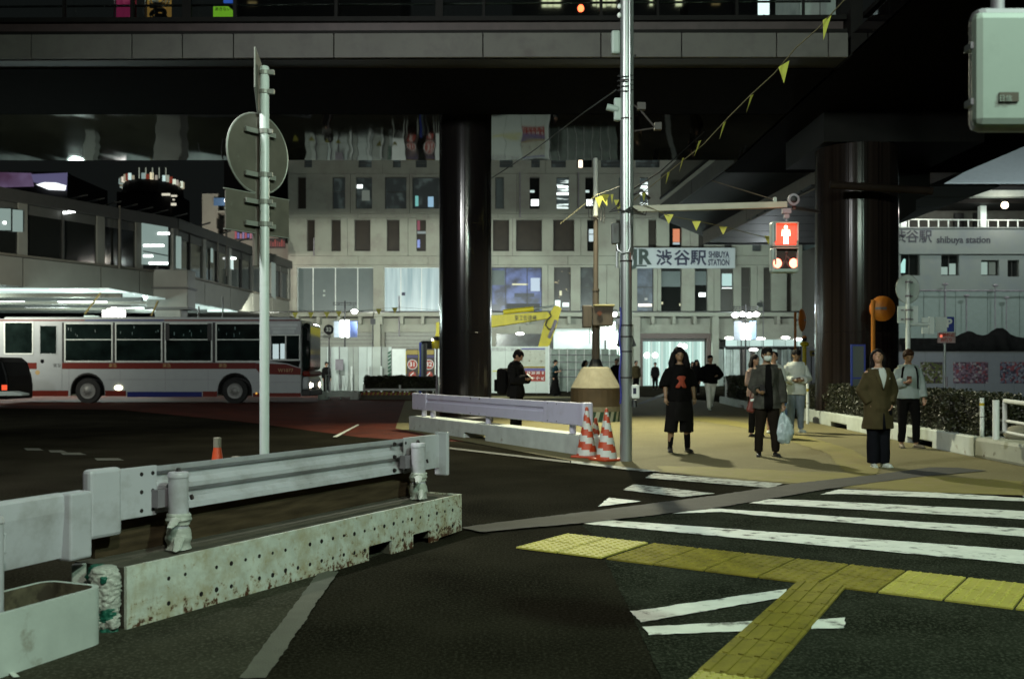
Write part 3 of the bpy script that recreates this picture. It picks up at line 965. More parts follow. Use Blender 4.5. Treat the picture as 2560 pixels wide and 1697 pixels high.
# gently waved polished panels under the cross deck
import itertools
def waved(x0, x1, y0, y1, nx, ny, z, name, mm="soffit"):
    mb = MB()
    for j in range(ny + 1):
        for i in range(nx + 1):
            x = x0 + (x1 - x0) * i / nx; y = y0 + (y1 - y0) * j / ny
            w = 0.006 * noise.noise(Vector((x * 0.9, y * 0.35, 0))) + 0.0025 * noise.noise(Vector((x * 3.1, y * 0.8, 4)))
            mb.v.append((x, y, z + w))
    for j in range(ny):
        for i in range(nx):
            k = j * (nx + 1) + i
            mb.f.append((k, k + nx + 1, k + nx + 2, k + 1)); mb.mi.append(0)
    return mb.build(name, mm, br, world=True, smooth='all')
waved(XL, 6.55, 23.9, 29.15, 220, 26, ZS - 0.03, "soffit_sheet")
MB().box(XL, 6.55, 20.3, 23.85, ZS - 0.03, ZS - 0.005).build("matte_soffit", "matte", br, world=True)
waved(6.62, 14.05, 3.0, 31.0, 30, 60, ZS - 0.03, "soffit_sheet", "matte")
# fascia panels
edges = [-820, -560, -240, -60, 83, 335, 461, 588, 838, 1208, 1500, 1700, 1935, 2063, 2113]
for a, b in zip(edges[:-1], edges[1:]):
    xa, xb = (a - 1280) * 19.75 / F, (b - 1280) * 19.75 / F
    ya, yb = fy(xa), fy(xb)
    g = 0.010
    mb = MB().prism([(xa + g, ya, ZS - 0.005), (xb - g, yb, ZS - 0.005), (xb - g, yb, ZS + 0.47), (xa + g, ya, ZS + 0.47)], (0, 0.06, 0))
    mb.build("fascia_panel", "fascia", br, world=True, bevel=0.006)
mb = MB()
mb.prism([(XL, fy(XL) + 0.07, ZS - 0.01), (6.58, 19.62, ZS - 0.01), (6.58, 20.25, ZS - 0.01), (XL, 20.45, ZS - 0.01)], (0, 0, 0.46))
mb.build("edge_beam", "black", br, world=True)
for (z0, z1, dy, nm) in ((ZS + 0.475, ZS + 0.54, -0.02, "sill"), (ZS + 0.74, ZS + 0.83, 0.02, "parapet_cap")):
    mb = MB().prism([(XL, fy(XL) + dy, z0), (6.58, 19.55 + dy, z0), (6.58, 19.85 + dy, z0), (XL, fy(XL) + 0.3 + dy, z0)], (0, 0, z1 - z0))
    mb.build(nm, "bridge", br, world=True)
mb = MB().prism([(XL, fy(XL) + 0.14, ZS + 0.54), (6.55, 19.69, ZS + 0.54), (6.55, 19.72, ZS + 0.54), (XL, fy(XL) + 0.17, ZS + 0.54)], (0, 0, 0.2))
mb.build("parapet_back", mat("parapet_panel", (0.05, 0.035, 0.035), 0.4, var=0.2), br, world=True)
# posts of the glazed railing
for pxx, w in ((-700, 6), (-330, 8), (168, 6), (338, 8), (474, 22), (594, 9), (845, 8), (1100, 18), (1210, 6), (1500, 7), (1640, 6), (1835, 7), (2000, 5)):
    x = (pxx - 1280) * 19.9 / F
    ww = w * 19.9 / F
    MB().box(x - ww / 2, x + ww / 2, fy(x) + 0.08, fy(x) + 0.16, ZS + 0.831, ZS + 3.0).build("railing_post", "bridge", br, world=True)
mb = MB()
mb.tube([(XL, fy(XL) + 0.45, ZS + 1.13), (6.4, 20.0, ZS + 1.25)], 0.025, 8)
mb.build("handrail", mat("bright_handrail", (0.5, 0.55, 0.52), 0.25, metal=0.8), br, world=True)
MB().prism([(XL, fy(XL) + 0.30, ZS + 0.832), (6.55, 19.85, ZS + 0.832), (6.55, 19.862, ZS + 0.832), (XL, fy(XL) + 0.312, ZS + 0.832)], (0, 0, 0.7)).build("glass_screen", mat("clear_glass", (0.85, 0.9, 0.88), 0.03, var=0.0, trans=1.0), br, world=True)
MB().box(XL, 14, 20.3, 29.2, ZS + 0.36, ZS + 0.42).build("deck", "bridge", br, world=True)
MB().box(6.65, 14, 4, 20.2, ZS + 0.36, ZS + 0.42).build("deck", "bridge", br, world=True)
# wing running toward the photographer: side fascia and parapet
for y0, y1 in ((3.0, 7.6), (7.65, 12.2), (12.25, 16.0), (16.05, 19.4)):
    MB().box(6.86, 6.92, y0, y1, ZS - 0.005, ZS + 0.47).build("fascia_panel", "fascia", br, world=True, bevel=0.006)
MB().box(6.84, 7.1, 3.0, 19.5, ZS + 0.475, ZS + 0.56).build("sill", "bridge", br, world=True)
MB().box(6.86, 7.02, 3.0, 19.5, ZS + 0.74, ZS + 0.83).build("parapet_cap", "bridge", br, world=True)
MB().box(6.60, 6.84, 19.4, 20.3, ZS - 0.02, ZS + 3.2).build("corner_post", "bridge", br, world=True)
# wing running away: left fascia, drop fascia and the lighter ribbed underside beyond
fl = (0.36, 0.33, 0.29)
def strip_panel(p, q, z0, z1, nm="fascia_panel", m="fascia", th=(0.06, 0, 0)):
    MB().prism([(p[0], p[1], z0), (q[0], q[1], z0), (q[0], q[1], z1), (p[0], p[1], z1)], th).build(nm, m, br, world=True)
strip_panel((6.62, 29.3), (6.3, 34.9), ZS - 0.004, ZS + 0.5)
strip_panel((6.29, 34.95), (5.98, 40.6), ZS - 0.004, ZS + 0.5)
strip_panel((6.66, 29.3), (6.02, 40.6), ZS + 0.75, ZS + 0.85, "parapet_cap", "bridge")
MB().prism([(6.70, 29.3, ZS + 0.85), (6.06, 40.6, ZS + 0.85), (6.08, 40.6, ZS + 0.85), (6.72, 29.3, ZS + 0.85)], (0, 0, 0.9)).build("glass_screen", "glass", br, world=True)
strip_panel((9.40, 30.6), (8.95, 38.0), 6.90, ZS - 0.01, m=mat("bridge_fascia_inner", (0.20, 0.17, 0.14), 0.6, var=0.1))
strip_panel((8.95, 38.05), (8.55, 44.6), 6.90, ZS - 0.01, m="bridge_fascia_inner")
rib = mat("ribbed_soffit", (0.05, 0.056, 0.058), 0.5, var=0.35, vscale=2.5, metal=0.3, stretch=(0.5, 5, 1))
for k in range(14):
    y = 30.6 + k
    MB().box(9.2 - k * 0.035, 15.0, y, y + 0.97, 6.93 + (k % 2) * 0.006, 6.99).build("soffit_panel", rib, br, world=True)
MB().box(8.6, 15.3, 44.6, 44.9, 6.90, 8.2).build("end_beam", "bridge", br, world=True)
# dark housing hanging behind the columns on the right
a = W(2205, 430, 27.0); b = W(2330, 512, 27.0)
MB().prism([W(2200, 562, 27), W(2245, 556, 27), W(2290, 526, 27), W(2290, 500, 27), W(2325, 486, 27), W(2325, 345, 27), W(2200, 345, 27)], (0, 0.9, 0)).build("drain_housing", "bridge", br, world=True)
a = W(1890, 440, 24.5)
MB().box(7.4, 11.2, 23.6, 26.9, ZS - 0.75, ZS - 0.04).build("column_head", "bridge", br, world=True)
MB().tube([W(2075, 462, 22.7), W(2330, 478, 22.7)], 0.09, 10).build("drain_pipe", mat("pipe_brown", (0.016, 0.011, 0.008), 0.7, spec=0.1), br, world=True, smooth=True)
# stay rod and cross rails by the signal
# columns
def flute(o, amp, seed):
    for v in o.data.vertices:
        a = math.atan2(v.co.y, v.co.x); r_ = math.hypot(v.co.x, v.co.y)
        w = noise.noise(Vector((math.cos(a) * 8, math.sin(a) * 8, seed))) + 0.55 * noise.noise(Vector((math.cos(a) * 26, math.sin(a) * 26, seed + 3)))
        k = (r_ + amp * w) / max(r_, 1e-6)
        v.co.x *= k; v.co.y *= k
for lab, cx, cy, r in (("left black polished column behind the long white barrier", -1.165 * 25 / 25, 25.0, 0.655),):
    x = (1163.5 - 1280) * 25 / F
    t = thing("bridge_column", lab, "column", (x, 25.0, 0), 0, "polished black bridge columns")
    _s = MB().lathe([(r, 0.0), (r, 2.2), (r + 0.006, 2.205), (r + 0.006, 2.225), (r, 2.23), (r, 4.9), (r + 0.006, 4.905), (r + 0.006, 4.925), (r, 4.93), (r, ZS - 0.035)], (0, 0, 0), 360).build("shaft", "column", t, smooth=True)
    flute(_s, 0.0022, 1)
    MB().lathe([(r + 0.05, 0.0), (r + 0.05, 0.12), (r + 0.007, 0.16)], (0, 0, 0), 64).build("base_collar", "dark", t, smooth=True)
for lab, pc, cy, r in (("very thick brownish black column behind the orange mirror and the right hedge", 2141, 24.3, 0.97),):
    x = (pc - 1280) * cy / F
    t = thing("bridge_column", lab, "column", (x, cy, 0), 0, "polished black bridge columns")
    _s = MB().lathe([(r, 0.0), (r, 2.2), (r + 0.006, 2.205), (r + 0.006, 2.225), (r, 2.23), (r, ZS - 0.8)], (0, 0, 0), 360).build("shaft", mat("brown_black_column", (0.013, 0.0095, 0.008), 0.18, var=0.6, vscale=2.0, spec=0.22, stretch=(6, 6, 0.04)), t, smooth=True)
    flute(_s, 0.0045, 5)
    MB().lathe([(r + 0.05, 0.0), (r + 0.05, 0.12), (r + 0.007, 0.16)], (0, 0, 0), 64).build("base_collar", "dark", t, smooth=True)

# things on the bridge deck
def flag(lab, px0, px1, ztop, zbot, Y, m, grp="banners on the bridge"):
    a = W(px0, 0, Y); b = W(px1, 0, Y)
    t = thing("banner", lab, "banner", (a.x, Y, ZS + 0.42), 0, grp)
    w = b.x - a.x
    MB().tube([(-0.04, 0, 0), (-0.04, 0, ztop - ZS)], 0.015, 6).build("pole", "white_paint", t)
    mb = MB()
    n = 8
    for i in range(n + 1):
        x = w * i / n
        y = 0.03 * math.sin(i * 1.1)
        for z in (zbot - ZS - 0.42, ztop - ZS - 0.42):
            mb.v.append((x, y, z))
    for i in range(n):
        mb.f.append((2 * i, 2 * i + 2, 2 * i + 3, 2 * i + 1)); mb.mi.append(0)
    o = mb.build("cloth", m, t, smooth='all')
    sm = o.modifiers.new("thick", 'SOLIDIFY'); sm.thickness = 0.008
    return t
pink = mat("pink_cloth", (0.45, 0.05, 0.14), 0.7, emit=(0.9, 0.08, 0.3), estr=0.10)  # cloth given a slight glow in place of deck light
redc = mat("red_cloth", (0.35, 0.02, 0.05), 0.7)
ocre = mat("ochre_cloth", (0.45, 0.27, 0.06), 0.7, emit=(1, 0.6, 0.15), estr=0.12)  # slight glow in the cloth here too
grn = mat("green_print", (0.25, 0.6, 0.03), 0.7, emit=(0.35, 0.9, 0.05), estr=0.35)
flag("plain pink banner at the left end of the bridge banners", 291, 324, 10.6, 8.27, 21.0, pink)
flag("narrow red banner with a white mark beside the pink one", 326, 340, 10.6, 8.27, 21.1, redc)
t = flag("ochre banner with bold black lettering in white outline", 368, 428, 10.6, 8.2, 21.0, ocre)
c = W(397, 30, 20.93); text("お", 0.40, c + Vector((0, -0.02, 0)), "whitepl", t, bold=0.035)
text("お", 0.40, c + Vector((0, -0.035, 0)), "black", t)
c = W(402, 62, 20.93); text("か", 0.40, c + Vector((0, -0.02, 0)), "whitepl", t, bold=0.035)
text("か", 0.40, c + Vector((0, -0.035, 0)), "black", t)
c = W(399, 3, 20.92)
mb = MB()
for q in range(3):
    pts = [c + Vector((0.20 * (1 - q * 0.28) * math.cos(a), -0.01 - q * 0.01, 0.13 * (1 - q * 0.28) * math.sin(a))) for a in [2 * PI * k / 20 for k in range(21)]]
    mb.tube(pts, 0.016, 5, cap=False)
o = mb.build("print_mark", "whitepl", t, world=True)
a = W(533, 46, 21.2); b = W(588, 12, 21.2)
t = thing("shop_sign", "lime green lit sign with dark lettering on the bridge", "sign", (a.x, 21.2, ZS + 0.42))
MB().prism([(a.x, 21.2, a.z), (b.x, 21.2, a.z), (b.x, 21.2, a.z + 0.12), (b.x - 0.16, 21.2, b.z - 0.03), (a.x, 21.2, b.z)], (0, 0.05, 0)).build("board", grn, t, world=True)
MB().tube([(a.x + 0.2, 21.25, ZS + 0.42), (a.x + 0.2, 21.25, a.z + 0.2)], 0.02, 6).build("pole", "dark", t, world=True)
text("あきない", 0.085, W(557, 24, 21.17), "dark", t)
t = thing("shop_sign", "blue sign edge above the lime green sign on the bridge", "sign", (a.x, 21.3, ZS + 0.42))
c = W(574, -8, 21.3)
MB().obox(c, (0.25, 0.05, 0.28)).build("board", mat("blue_lit", (0.02, 0.06, 0.4), 0.5, emit=(0.05, 0.2, 1), estr=0.3), t, world=True)
MB().tube([(c.x, 21.34, ZS + 0.42), (c.x, 21.34, c.z)], 0.02, 6).build("pole", "dark", t, world=True)
# stairwell house and boards at the right end of the deck
a = W(2000, 52, 22.5); b = W(2149, -60, 22.5)
t = thing("lift_tower", "pale grey-green lift house standing on the right end of the bridge", "lift tower", ((a.x + b.x) / 2, 23.5, ZS + 0.42))
MB().box(a.x, b.x, 22.5, 24.6, ZS + 0.42, ZS + 3.6).build("wall", mat("lift_panel", (0.30, 0.34, 0.31), 0.6, emit=(0.5, 0.62, 0.56), estr=0.10), t, world=True)  # wall given a faint glow of its own
MB().box(a.x - 0.05, b.x + 0.05, 22.4, 24.7, ZS + 3.6, ZS + 3.75).build("roof", "bridge", t, world=True)
mb = MB()
for i in (1, 2):
    x = a.x + (b.x - a.x) * i / 3
    mb.box(x - 0.008, x + 0.008, 22.49, 22.499, ZS + 0.5, ZS + 3.5)
mb.build("panel_joints", "dark", t, world=True, kind="stuff")
c = W(1909, 10, 21.5)
t = thing("light_box", "small glowing white light box near the right end of the bridge", "light box", (c.x, 21.5, ZS + 0.42))
MB().obox((c.x, 21.5, c.z), (0.24, 0.08, 0.50)).build("panel", glow("box_white", (0.8, 1, 0.98), 1.4), t, world=True, bevel=0.02)
MB().tube([(c.x, 21.5, ZS + 0.42), (c.x, 21.5, c.z - 0.2)], 0.03, 8).build("stand", "dark", t, world=True)
for lab, x_, y_, Y_, m_, r_ in (("small warm white lamp on the bridge under the lift house", 2024, 52, 20.4, "lampwarm", 0.035), ("red aviation-like lamp glowing on the middle of the bridge", 1452, 22, 21.5, None, 0.07)):
    c = W(x_, y_, Y_)
    t = thing("deck_lamp", lab, "lamp", (c.x, Y_, ZS + 0.42))
    mm = glow("lamp_red", (1, 0.12, 0.04), 6.0) if m_ is None else M[m_]
    MB().ell(c, r_, r_, r_ * 1.15).build("bulb", mm, t, world=True, smooth='all')
    MB().tube([(c.x, Y_, ZS + 0.42), (c.x, Y_, c.z - r_ * 0.9)], 0.015, 6).build("stem", "dark", t, world=True)

# ================================================================== utility pole with its boxes
UP = W(1565, 1153, 14.4)
t = thing("utility_pole", "tall ribbed galvanised steel utility pole with boxes, cables and bands, right of the cones", "utility pole", (UP.x, 14.4, 0.008))
ux = UP.x
MB().lathe([(0.088, 0), (0.080, 7.6)], (0, 0, 0), 28).build("shaft", "galv", t, smooth=True)
mb = MB()
mb.tube([(0.085, -0.03, 2.9), (0.085, -0.03, 7.5)], 0.020, 8)
mb.tube([(0.045, -0.088, 3.0), (0.045, -0.088, 7.5)], 0.012, 8)
mb.build("conduit", "galv", t, smooth=True)
def upz(y): return H + (HZ - y) * 14.4 / F
for y in (815, 843, 880, 945, 300, 205, 655):
    MB().lathe([(0.092, -0.010), (0.092, 0.010)], (0, 0, upz(y)), 24).build("band", "bolt", t, smooth=True)
mb = MB()
pts = [(-0.088, -0.05, upz(y)) for y in range(770, 1030, 20)]
pts = [(p[0] + 0.012 * math.sin(i * 1.3), p[1], p[2]) for i, p in enumerate(pts)]
mb.tube(pts, 0.014, 8)
mb.build("blue_cable", mat("blue_cable", (0.03, 0.035, 0.22), 0.5), t, smooth=True)
mb = MB().obox((-0.155, 0, upz(586)), (0.11, 0.12, 0.30)); mb.build("junction_box", mat("grey_box", (0.07, 0.075, 0.07), 0.5), t, bevel=0.015)
mb = MB()
pts = [(-0.13, -0.03, upz(612)), (-0.12, -0.04, upz(628)), (-0.06, -0.09, upz(636)), (0.02, -0.10, upz(634)), (0.05, -0.10, upz(622)), (0.05, -0.09, upz(560))]
mb.tube(pts, 0.014, 8); mb.tube([(-0.13, -0.02, upz(630)), (-0.13, -0.02, upz(672))], 0.02, 8)
mb.build("conduit_loop", "galv", t, smooth=True)
MB().obox((-0.15, 0, upz(109)), (0.13, 0.12, 0.34)).build("meter_box", "boxgreen", t, bevel=0.03)
mb = MB(); mb.obox((-0.12, 0, upz(276)), (0.11, 0.10, 0.33)); mb.build("camera_housing", "boxgreen", t, bevel=0.02)
mb = MB(); mb.tube([(-0.28, -0.02, upz(270)), (-0.12, -0.02, upz(277))], 0.05, 14); mb.build("camera_barrel", "boxgreen", t, smooth=True)
MB().obox((0.13, -0.02, upz(980)), (0.115, 0.12, 0.20)).build("push_button_box", "whitepl", t, bevel=0.02)
MB().obox((0.115, -0.083, upz(978)), (0.045, 0.004, 0.085)).build("button_plate", "navy", t)
MB().lathe([(0.045, -0.05), (0.03, 0.05)], (0.12, 0.0, upz(1010)), 10).build("bracket", "dark", t)
for s in (-1, 1):
    MB().prism([(s * 0.09, -0.02, upz(840)), (s * 0.15, -0.02, upz(866)), (s * 0.09, -0.02, upz(868))], (0, 0.01, 0)).build("loose_flap", "black", t)
# cable bundle and clamps near the arm
mb = MB()
rnd = random.Random(5)
for i in range(5):
    z = upz(500 + i * 4)
    mb.tube([(-0.09, -0.05, z), (-0.13 - 0.03 * i, -0.05, z - 0.10), (-0.06, -0.1, z - 0.20 + 0.03 * i), (0.06, -0.10, z - 0.12), (0.12 + 0.04 * i, -0.04, z - 0.14), (0.30, -0.02, z - 0.02)], 0.008, 5)
mb.tube([(0.10, -0.03, upz(490)), (0.22, -0.03, upz(478)), (0.34, -0.03, upz(500))], 0.02, 6)
mb.build("cable_bundle", "dark", t, smooth='all')
mb = MB()
for i in range(4):
    z = upz(190 + i * 12)
    mb.tube([(-0.10, -0.04, z), (-0.13, -0.06, z - 0.03), (0, -0.11, z - 0.05), (0.10, -0.04, z - 0.01)], 0.008, 5)
mb.tube([(0.10, -0.02, upz(150)), (0.14, -0.02, upz(140))], 0.016, 6)
mb.build("cable_ties", "dark", t, smooth='all')
for y in (20, 42):
    MB().ell((-0.10, -0.03, upz(y)), 0.03, 0.03, 0.04).build("insulator", "whitepl", t, smooth='all')
# made-up dark fittings standing in for a reflection right of the pole
mb = MB()
mb.tube([(0.09, 0.0, upz(262)), (0.20, 0, upz(275)), (0.42, 0.0, upz(320))], 0.014, 6)
mb.tube([(0.10, 0, upz(330)), (0.40, 0.0, upz(322))], 0.012, 6)
mb.obox((0.22, 0.0, upz(268)), (0.12, 0.10, 0.10)); mb.obox((0.46, 0, upz(318)), (0.10, 0.10, 0.10))
mb.build("reflection_shape", mat("dull_grey", (0.035, 0.03, 0.026), 0.6), t)

# arm and pedestrian signal
ar = thing("pedestrian_signal", "pedestrian signal showing the red standing figure, hung from a long pale arm", "traffic signal", (ux, 14.4, 3.5))
MB().bar(W(1560, 523, 14.4) + Vector((0.09, 0, 0)), W(1966, 512, 14.4), 0.09, 0.085).build("arm", mat("arm_paint", (0.30, 0.29, 0.22), 0.5, var=0.12), ar, world=True)
MB().obox(W(1937, 500, 14.4), (0.045, 0.05, 0.07)).build("stay_clamp", "signrim", ar, world=True)
MB().tube([W(1937, 500, 14.4), W(1780, 452, 16.5)], 0.008, 6).build("stay_rod", "plywood", ar, world=True)
c = W(1982, 500, 14.4)
mb = MB(); mb.lathe([(0.075, 0), (0.085, -0.02), (0.085, -0.05), (0.05, -0.055)], c, 20, tilt=Matrix.Rotation(R(-90), 3, 'X'))
mb.build("round_speaker", "rail_dark", ar, world=True, smooth=True)
MB().lathe([(0.052, 0), (0.04, 0.01), (0.02, 0.015)], c + Vector((0, -0.057, 0)), 16, tilt=Matrix.Rotation(R(90), 3, 'X')).build("speaker_cone", "black", ar, world=True, smooth=True)
mb = MB()
mb.obox(W(1966, 528, 14.4), (0.12, 0.08, 0.07)); mb.obox(W(1966, 541, 14.4), (0.07, 0.06, 0.06)); mb.tube([W(1966, 520, 14.4), W(1966, 556, 14.4)], 0.02, 8)
mb.build("hanger", "rail_dark", ar, world=True)
MB().bar(W(1985, 520, 14.45), W(2048, 530, 20.0), 0.05, 0.05).build("tie_bar", mat("rust_bar", (0.045, 0.02, 0.014), 0.6), ar, world=True)
x0, x1 = W(1930, 0, 14.4).x, W(1998, 0, 14.4).x
zt, zm0, zm1, zb = upz(553), upz(614), upz(619), upz(681)
MB().box(x0, x1, 14.40, 14.58, upz(617), zt).build("housing", "boxgreen", ar, world=True, bevel=0.03)
MB().box(x0, x1, 14.401, 14.58, zb, upz(618)).build("housing", "boxgreen", ar, world=True, bevel=0.03)
for (ya, yb, red) in ((560, 612, 1), (623, 671, 0)):
    zc0, zc1 = upz(yb), upz(ya)
    xa, xb = W(1938, 0, 14.4).x, W(1990, 0, 14.4).x
    m_ = glow("signal_red", (1.0, 0.045, 0.018), 2.2) if red else mat("signal_lens_dark", (0.03, 0.008, 0.006), 0.25)
    MB().box(xa, xb, 14.385, 14.399, zc0, zc1).build("lens", m_, ar, world=True, bevel=0.006)
    # hood
    mb = MB()
    mb.box(xa - 0.014, xb + 0.014, 14.30, 14.398, zc1, zc1 + 0.012)
    mb.box(xa - 0.014, xa - 0.002, 14.32, 14.398, zc0 + 0.05, zc1)
    mb.box(xb + 0.002, xb + 0.014, 14.32, 14.398, zc0 + 0.05, zc1)
    mb.build("visor", "boxgreen", ar, world=True)
xm = (x0 + x1) / 2
def figure(mb, cx, cz, s, y, walk=False):
    mb.ell((cx, y, cz + s * 0.40), s * 0.10, 0.006, s * 0.10)
    mb.prism([(cx - s * 0.20, y, cz + s * 0.27), (cx + s * 0.20, y, cz + s * 0.27), (cx + s * 0.24, y, cz - s * 0.06), (cx + s * 0.12, y, cz - s * 0.06), (cx + s * 0.13, y, cz - s * 0.50), (cx + s * 0.02, y, cz - s * 0.50), (cx, y, cz - s * 0.1), (cx - s * 0.02, y, cz - s * 0.50), (cx - s * 0.13, y, cz - s * 0.50), (cx - s * 0.12, y, cz - s * 0.06), (cx - s * 0.24, y, cz - s * 0.06)], (0, -0.006, 0))
mb = MB(); figure(mb, xm, upz(587), 0.27, 14.384)
mb.build("standing_figure", glow("signal_figure", (1.0, 0.50, 0.32), 9.0), ar, world=True)
mb = MB()
mb.ell((xm + 0.01, 14.382, upz(631)), 0.022, 0.005, 0.022)
mb.bar((xm + 0.005, 14.382, upz(636)), (xm - 0.01, 14.382, upz(651)), 0.006, 0.05)
mb.bar((xm - 0.01, 14.382, upz(651)), (xm + 0.05, 14.382, upz(667)), 0.006, 0.028)
mb.bar((xm - 0.01, 14.382, upz(651)), (xm - 0.06, 14.382, upz(667)), 0.006, 0.028)
mb.bar((xm, 14.382, upz(639)), (xm + 0.06, 14.382, upz(648)), 0.006, 0.02)
mb.build("walking_figure", mat("unlit_figure", (0.10, 0.02, 0.015), 0.4), ar, world=True)
for xx in (1944, 1984):
    c = W(xx, 658, 14.38)
    MB().ell((c.x, 14.385, c.z), 0.062, 0.012, 0.07).build("count_lamp", glow("count_red", (1, 0.17, 0.10), 8.0), ar, world=True, smooth='all')
lamp('POINT', (xm, 14.15, upz(587)), 5, (1, 0.10, 0.04), 0.08)

# ================================================================== pennant string
def tri_flag(mb, p, q, l, lean=Vector((0, 0, 0))):
    p, q = Vector(p), Vector(q)
    mid = (p + q) / 2 + Vector((0, 0, -l)) + lean
    mb.prism([p, q, mid], (0, 0.004, 0))
def pennants(label, pts, flags, grp):
    t = thing("pennant_string", label, "bunting", pts[0], 0, grp)
    mb = MB()
    mb.tube(pts, 0.006, 5)
    mb.build("cord", mat("cord_yellow", (0.12, 0.11, 0.05), 0.8), t, world=True)
    for (p, w, l, lean) in flags:
        mb = MB()
        p = Vector(p)
        d = Vector(w)
        tri_flag(mb, p - d / 2, p + d / 2, l, Vector(lean))
        mb.build("pennant", "yflag", t, world=True)
def wp(x, y, Y): return W(x, y, Y)
Ys = lambda x: 9.0 + (2110 - x) / 600.0 * 5.2
cordp = [(2200, -60), (2110, 2), (2045, 72), (1990, 120), (1935, 185), (1880, 235), (1820, 295), (1760, 360), (1710, 400), (1650, 448), (1585, 500)]
cp = [wp(x, y, Ys(x)) for x, y in cordp]
fl = []
for (x, y, w, l, lx) in ((2068, 45, 0.11, 0.21, -0.035), (1960, 160, 0.14, 0.20, 0.0), (1880, 238, 0.055, 0.19, -0.06), (1812, 305, 0.05, 0.20, -0.06), (1750, 352, 0.05, 0.19, -0.07), (1708, 395, 0.04, 0.18, -0.05), (1672, 430, 0.05, 0.16, -0.04), (1610, 482, 0.07, 0.12, 0.0)):
    Y = Ys(x)
    fl.append((wp(x, y, Y), (w, 0.1, w * 0.7), l, (lx, 0, 0)))
pennants("string of lime yellow pennants sloping from the top right down to the utility pole", cp, fl, "yellow pennant strings")
pts = [wp(1600, 508, 14.3), wp(1672, 540, 14.4), wp(1740, 552, 14.6), wp(1810, 567, 14.8), wp(1925, 597, 15.0), wp(1990, 604, 16)]
pennants("short string of yellow pennants hanging below the signal arm", pts, [(wp(1672, 536, 14.4), (0.14, 0, 0), 0.14, (0, 0, 0)), (wp(1741, 553, 14.6), (0.13, 0, 0), 0.14, (0, 0, 0)), (wp(1808, 567, 14.8), (0.12, 0, 0), 0.12, (0, 0, 0)), (wp(1921, 590, 15.0), (0.12, 0, 0), 0.13, (0, 0, 0))], "yellow pennant strings")
pts = [wp(1400, 560, 24.5), wp(1490, 488, 24.6), wp(1545, 468, 20), wp(1552, 466, 14.4)]
pennants("tangle of yellow pennants tied between the temporary pole and the steel pole", pts, [(wp(1498, 492, 24.4), (0.2, 0, 0.05), 0.28, (0, 0, 0)), (wp(1508, 490, 24.2), (0.2, 0.1, 0), 0.25, (0.1, 0, 0)), (wp(1514, 486, 24.0), (0.2, 0, 0), 0.2, (0, 0, 0)), (wp(1546, 500, 16), (0.15, 0, 0), 0.2, (0, 0, 0)), (wp(1530, 486, 20), (0.06, 0, 0), 0.2, (0, 0, 0))], "yellow pennant strings")
pts = [wp(680, 782, 45), wp(800, 786, 44), wp(940, 772, 42), wp(1000, 768, 40), wp(1100, 776, 38)]
pennants("far string of small yellow pennants above the bus front and station ledge", pts, [(wp(x, y, 43), (0.26, 0, 0), 0.26, (0, 0, 0)) for x, y in ((738, 781), (777, 781), (817, 780), (847, 778), (947, 772), (987, 769))], "yellow pennant strings")
# overhead cables
def cable(label, pts, r=0.012):
    mb = MB(); mb.tube(pts, r, 6)
    return tag(mb.build("overhead_cable", "black"), label, "cable", "overhead cables")
cable("thin dark cable rising from the left column toward the steel pole", [wp(1229, 446, 24), wp(1330, 380, 21), wp(1455, 285, 17), wp(1540, 225, 14.5)], 0.010)
cable("dark cable climbing from the steel pole up under the right walkway", [wp(1572, 480, 14.5), wp(1650, 430, 17), wp(1760, 330, 20)], 0.010)

# ================================================================== temporary pole on a concrete weight
YB = 25.3
bx = W(1489.5, 0, YB).x
t = thing("temporary_pole", "temporary lighting pole set in a tapered concrete weight with a green and white striped skirt", "temporary pole", (bx, YB, 0.008))
def bz(y): return H + (HZ - y) * YB / F - 0.008
rs = YB / F
MB().lathe([(63 * rs, bz(971)), (62 * rs, bz(968)), (36 * rs, bz(920)), (32 * rs, bz(917))], (0, 0, 0), 26).build("concrete_weight", "conc_base", t, bevel=0.02)
MB().lathe([(63 * rs, bz(1015)), (63 * rs, bz(971.5))], (0, 0, 0), 26).build("plywood_jacket", "plywood", t)
MB().lathe([(64.5 * rs, bz(1027)), (64.5 * rs, bz(1015))], (0, 0, 0), 26).build("band", "conc_base", t)
mb = MB()
n = 40; r0 = 62.5 * rs
for j in range(n):
    a0, a1 = 2 * PI * j / n, 2 * PI * (j + 1) / n
    sh = 0.10
    mb.cur = j % 2
    z0, z1 = 0.0, bz(1027)
    mb.sheet([(r0 * math.cos(a0), r0 * math.sin(a0), z0), (r0 * math.cos(a1), r0 * math.sin(a1), z0), (r0 * math.cos(a1 + sh), r0 * math.sin(a1 + sh), z1), (r0 * math.cos(a0 + sh), r0 * math.sin(a0 + sh), z1)])
mb.build("striped_skirt", [mat("skirt_green", (0.012, 0.05, 0.028), 0.6), mat("skirt_white", (0.35, 0.37, 0.31), 0.6)], t)
MB().lathe([(19 * rs, bz(917)), (12 * rs, bz(898))], (0, 0, 0), 12).build("pole_foot", "dark", t, smooth=True)
tim = mat("dark_timber", (0.075, 0.06, 0.045), 0.7, var=0.2, stretch=(4, 4, 0.5))
MB().lathe([(10 * rs, bz(900)), (9 * rs, bz(765))], (0, 0, 0), 14).build("lower_pole", tim, t, smooth=True)
MB().lathe([(8 * rs, bz(765)), (8 * rs, bz(728)), (9 * rs, bz(727)), (9 * rs, bz(722))], (0, 0, 0), 14).build("sleeve", tim, t, smooth=True)
MB().lathe([(6.5 * rs, bz(722)), (6 * rs, bz(540))], (0, 0, 0), 12).build("middle_pole", tim, t, smooth=True)
MB().lathe([(6.2 * rs, bz(540)), (6 * rs, bz(398)), (5 * rs, bz(396))], (0, 0, 0), 12).build("white_cover", "whitepl", t, smooth=True)
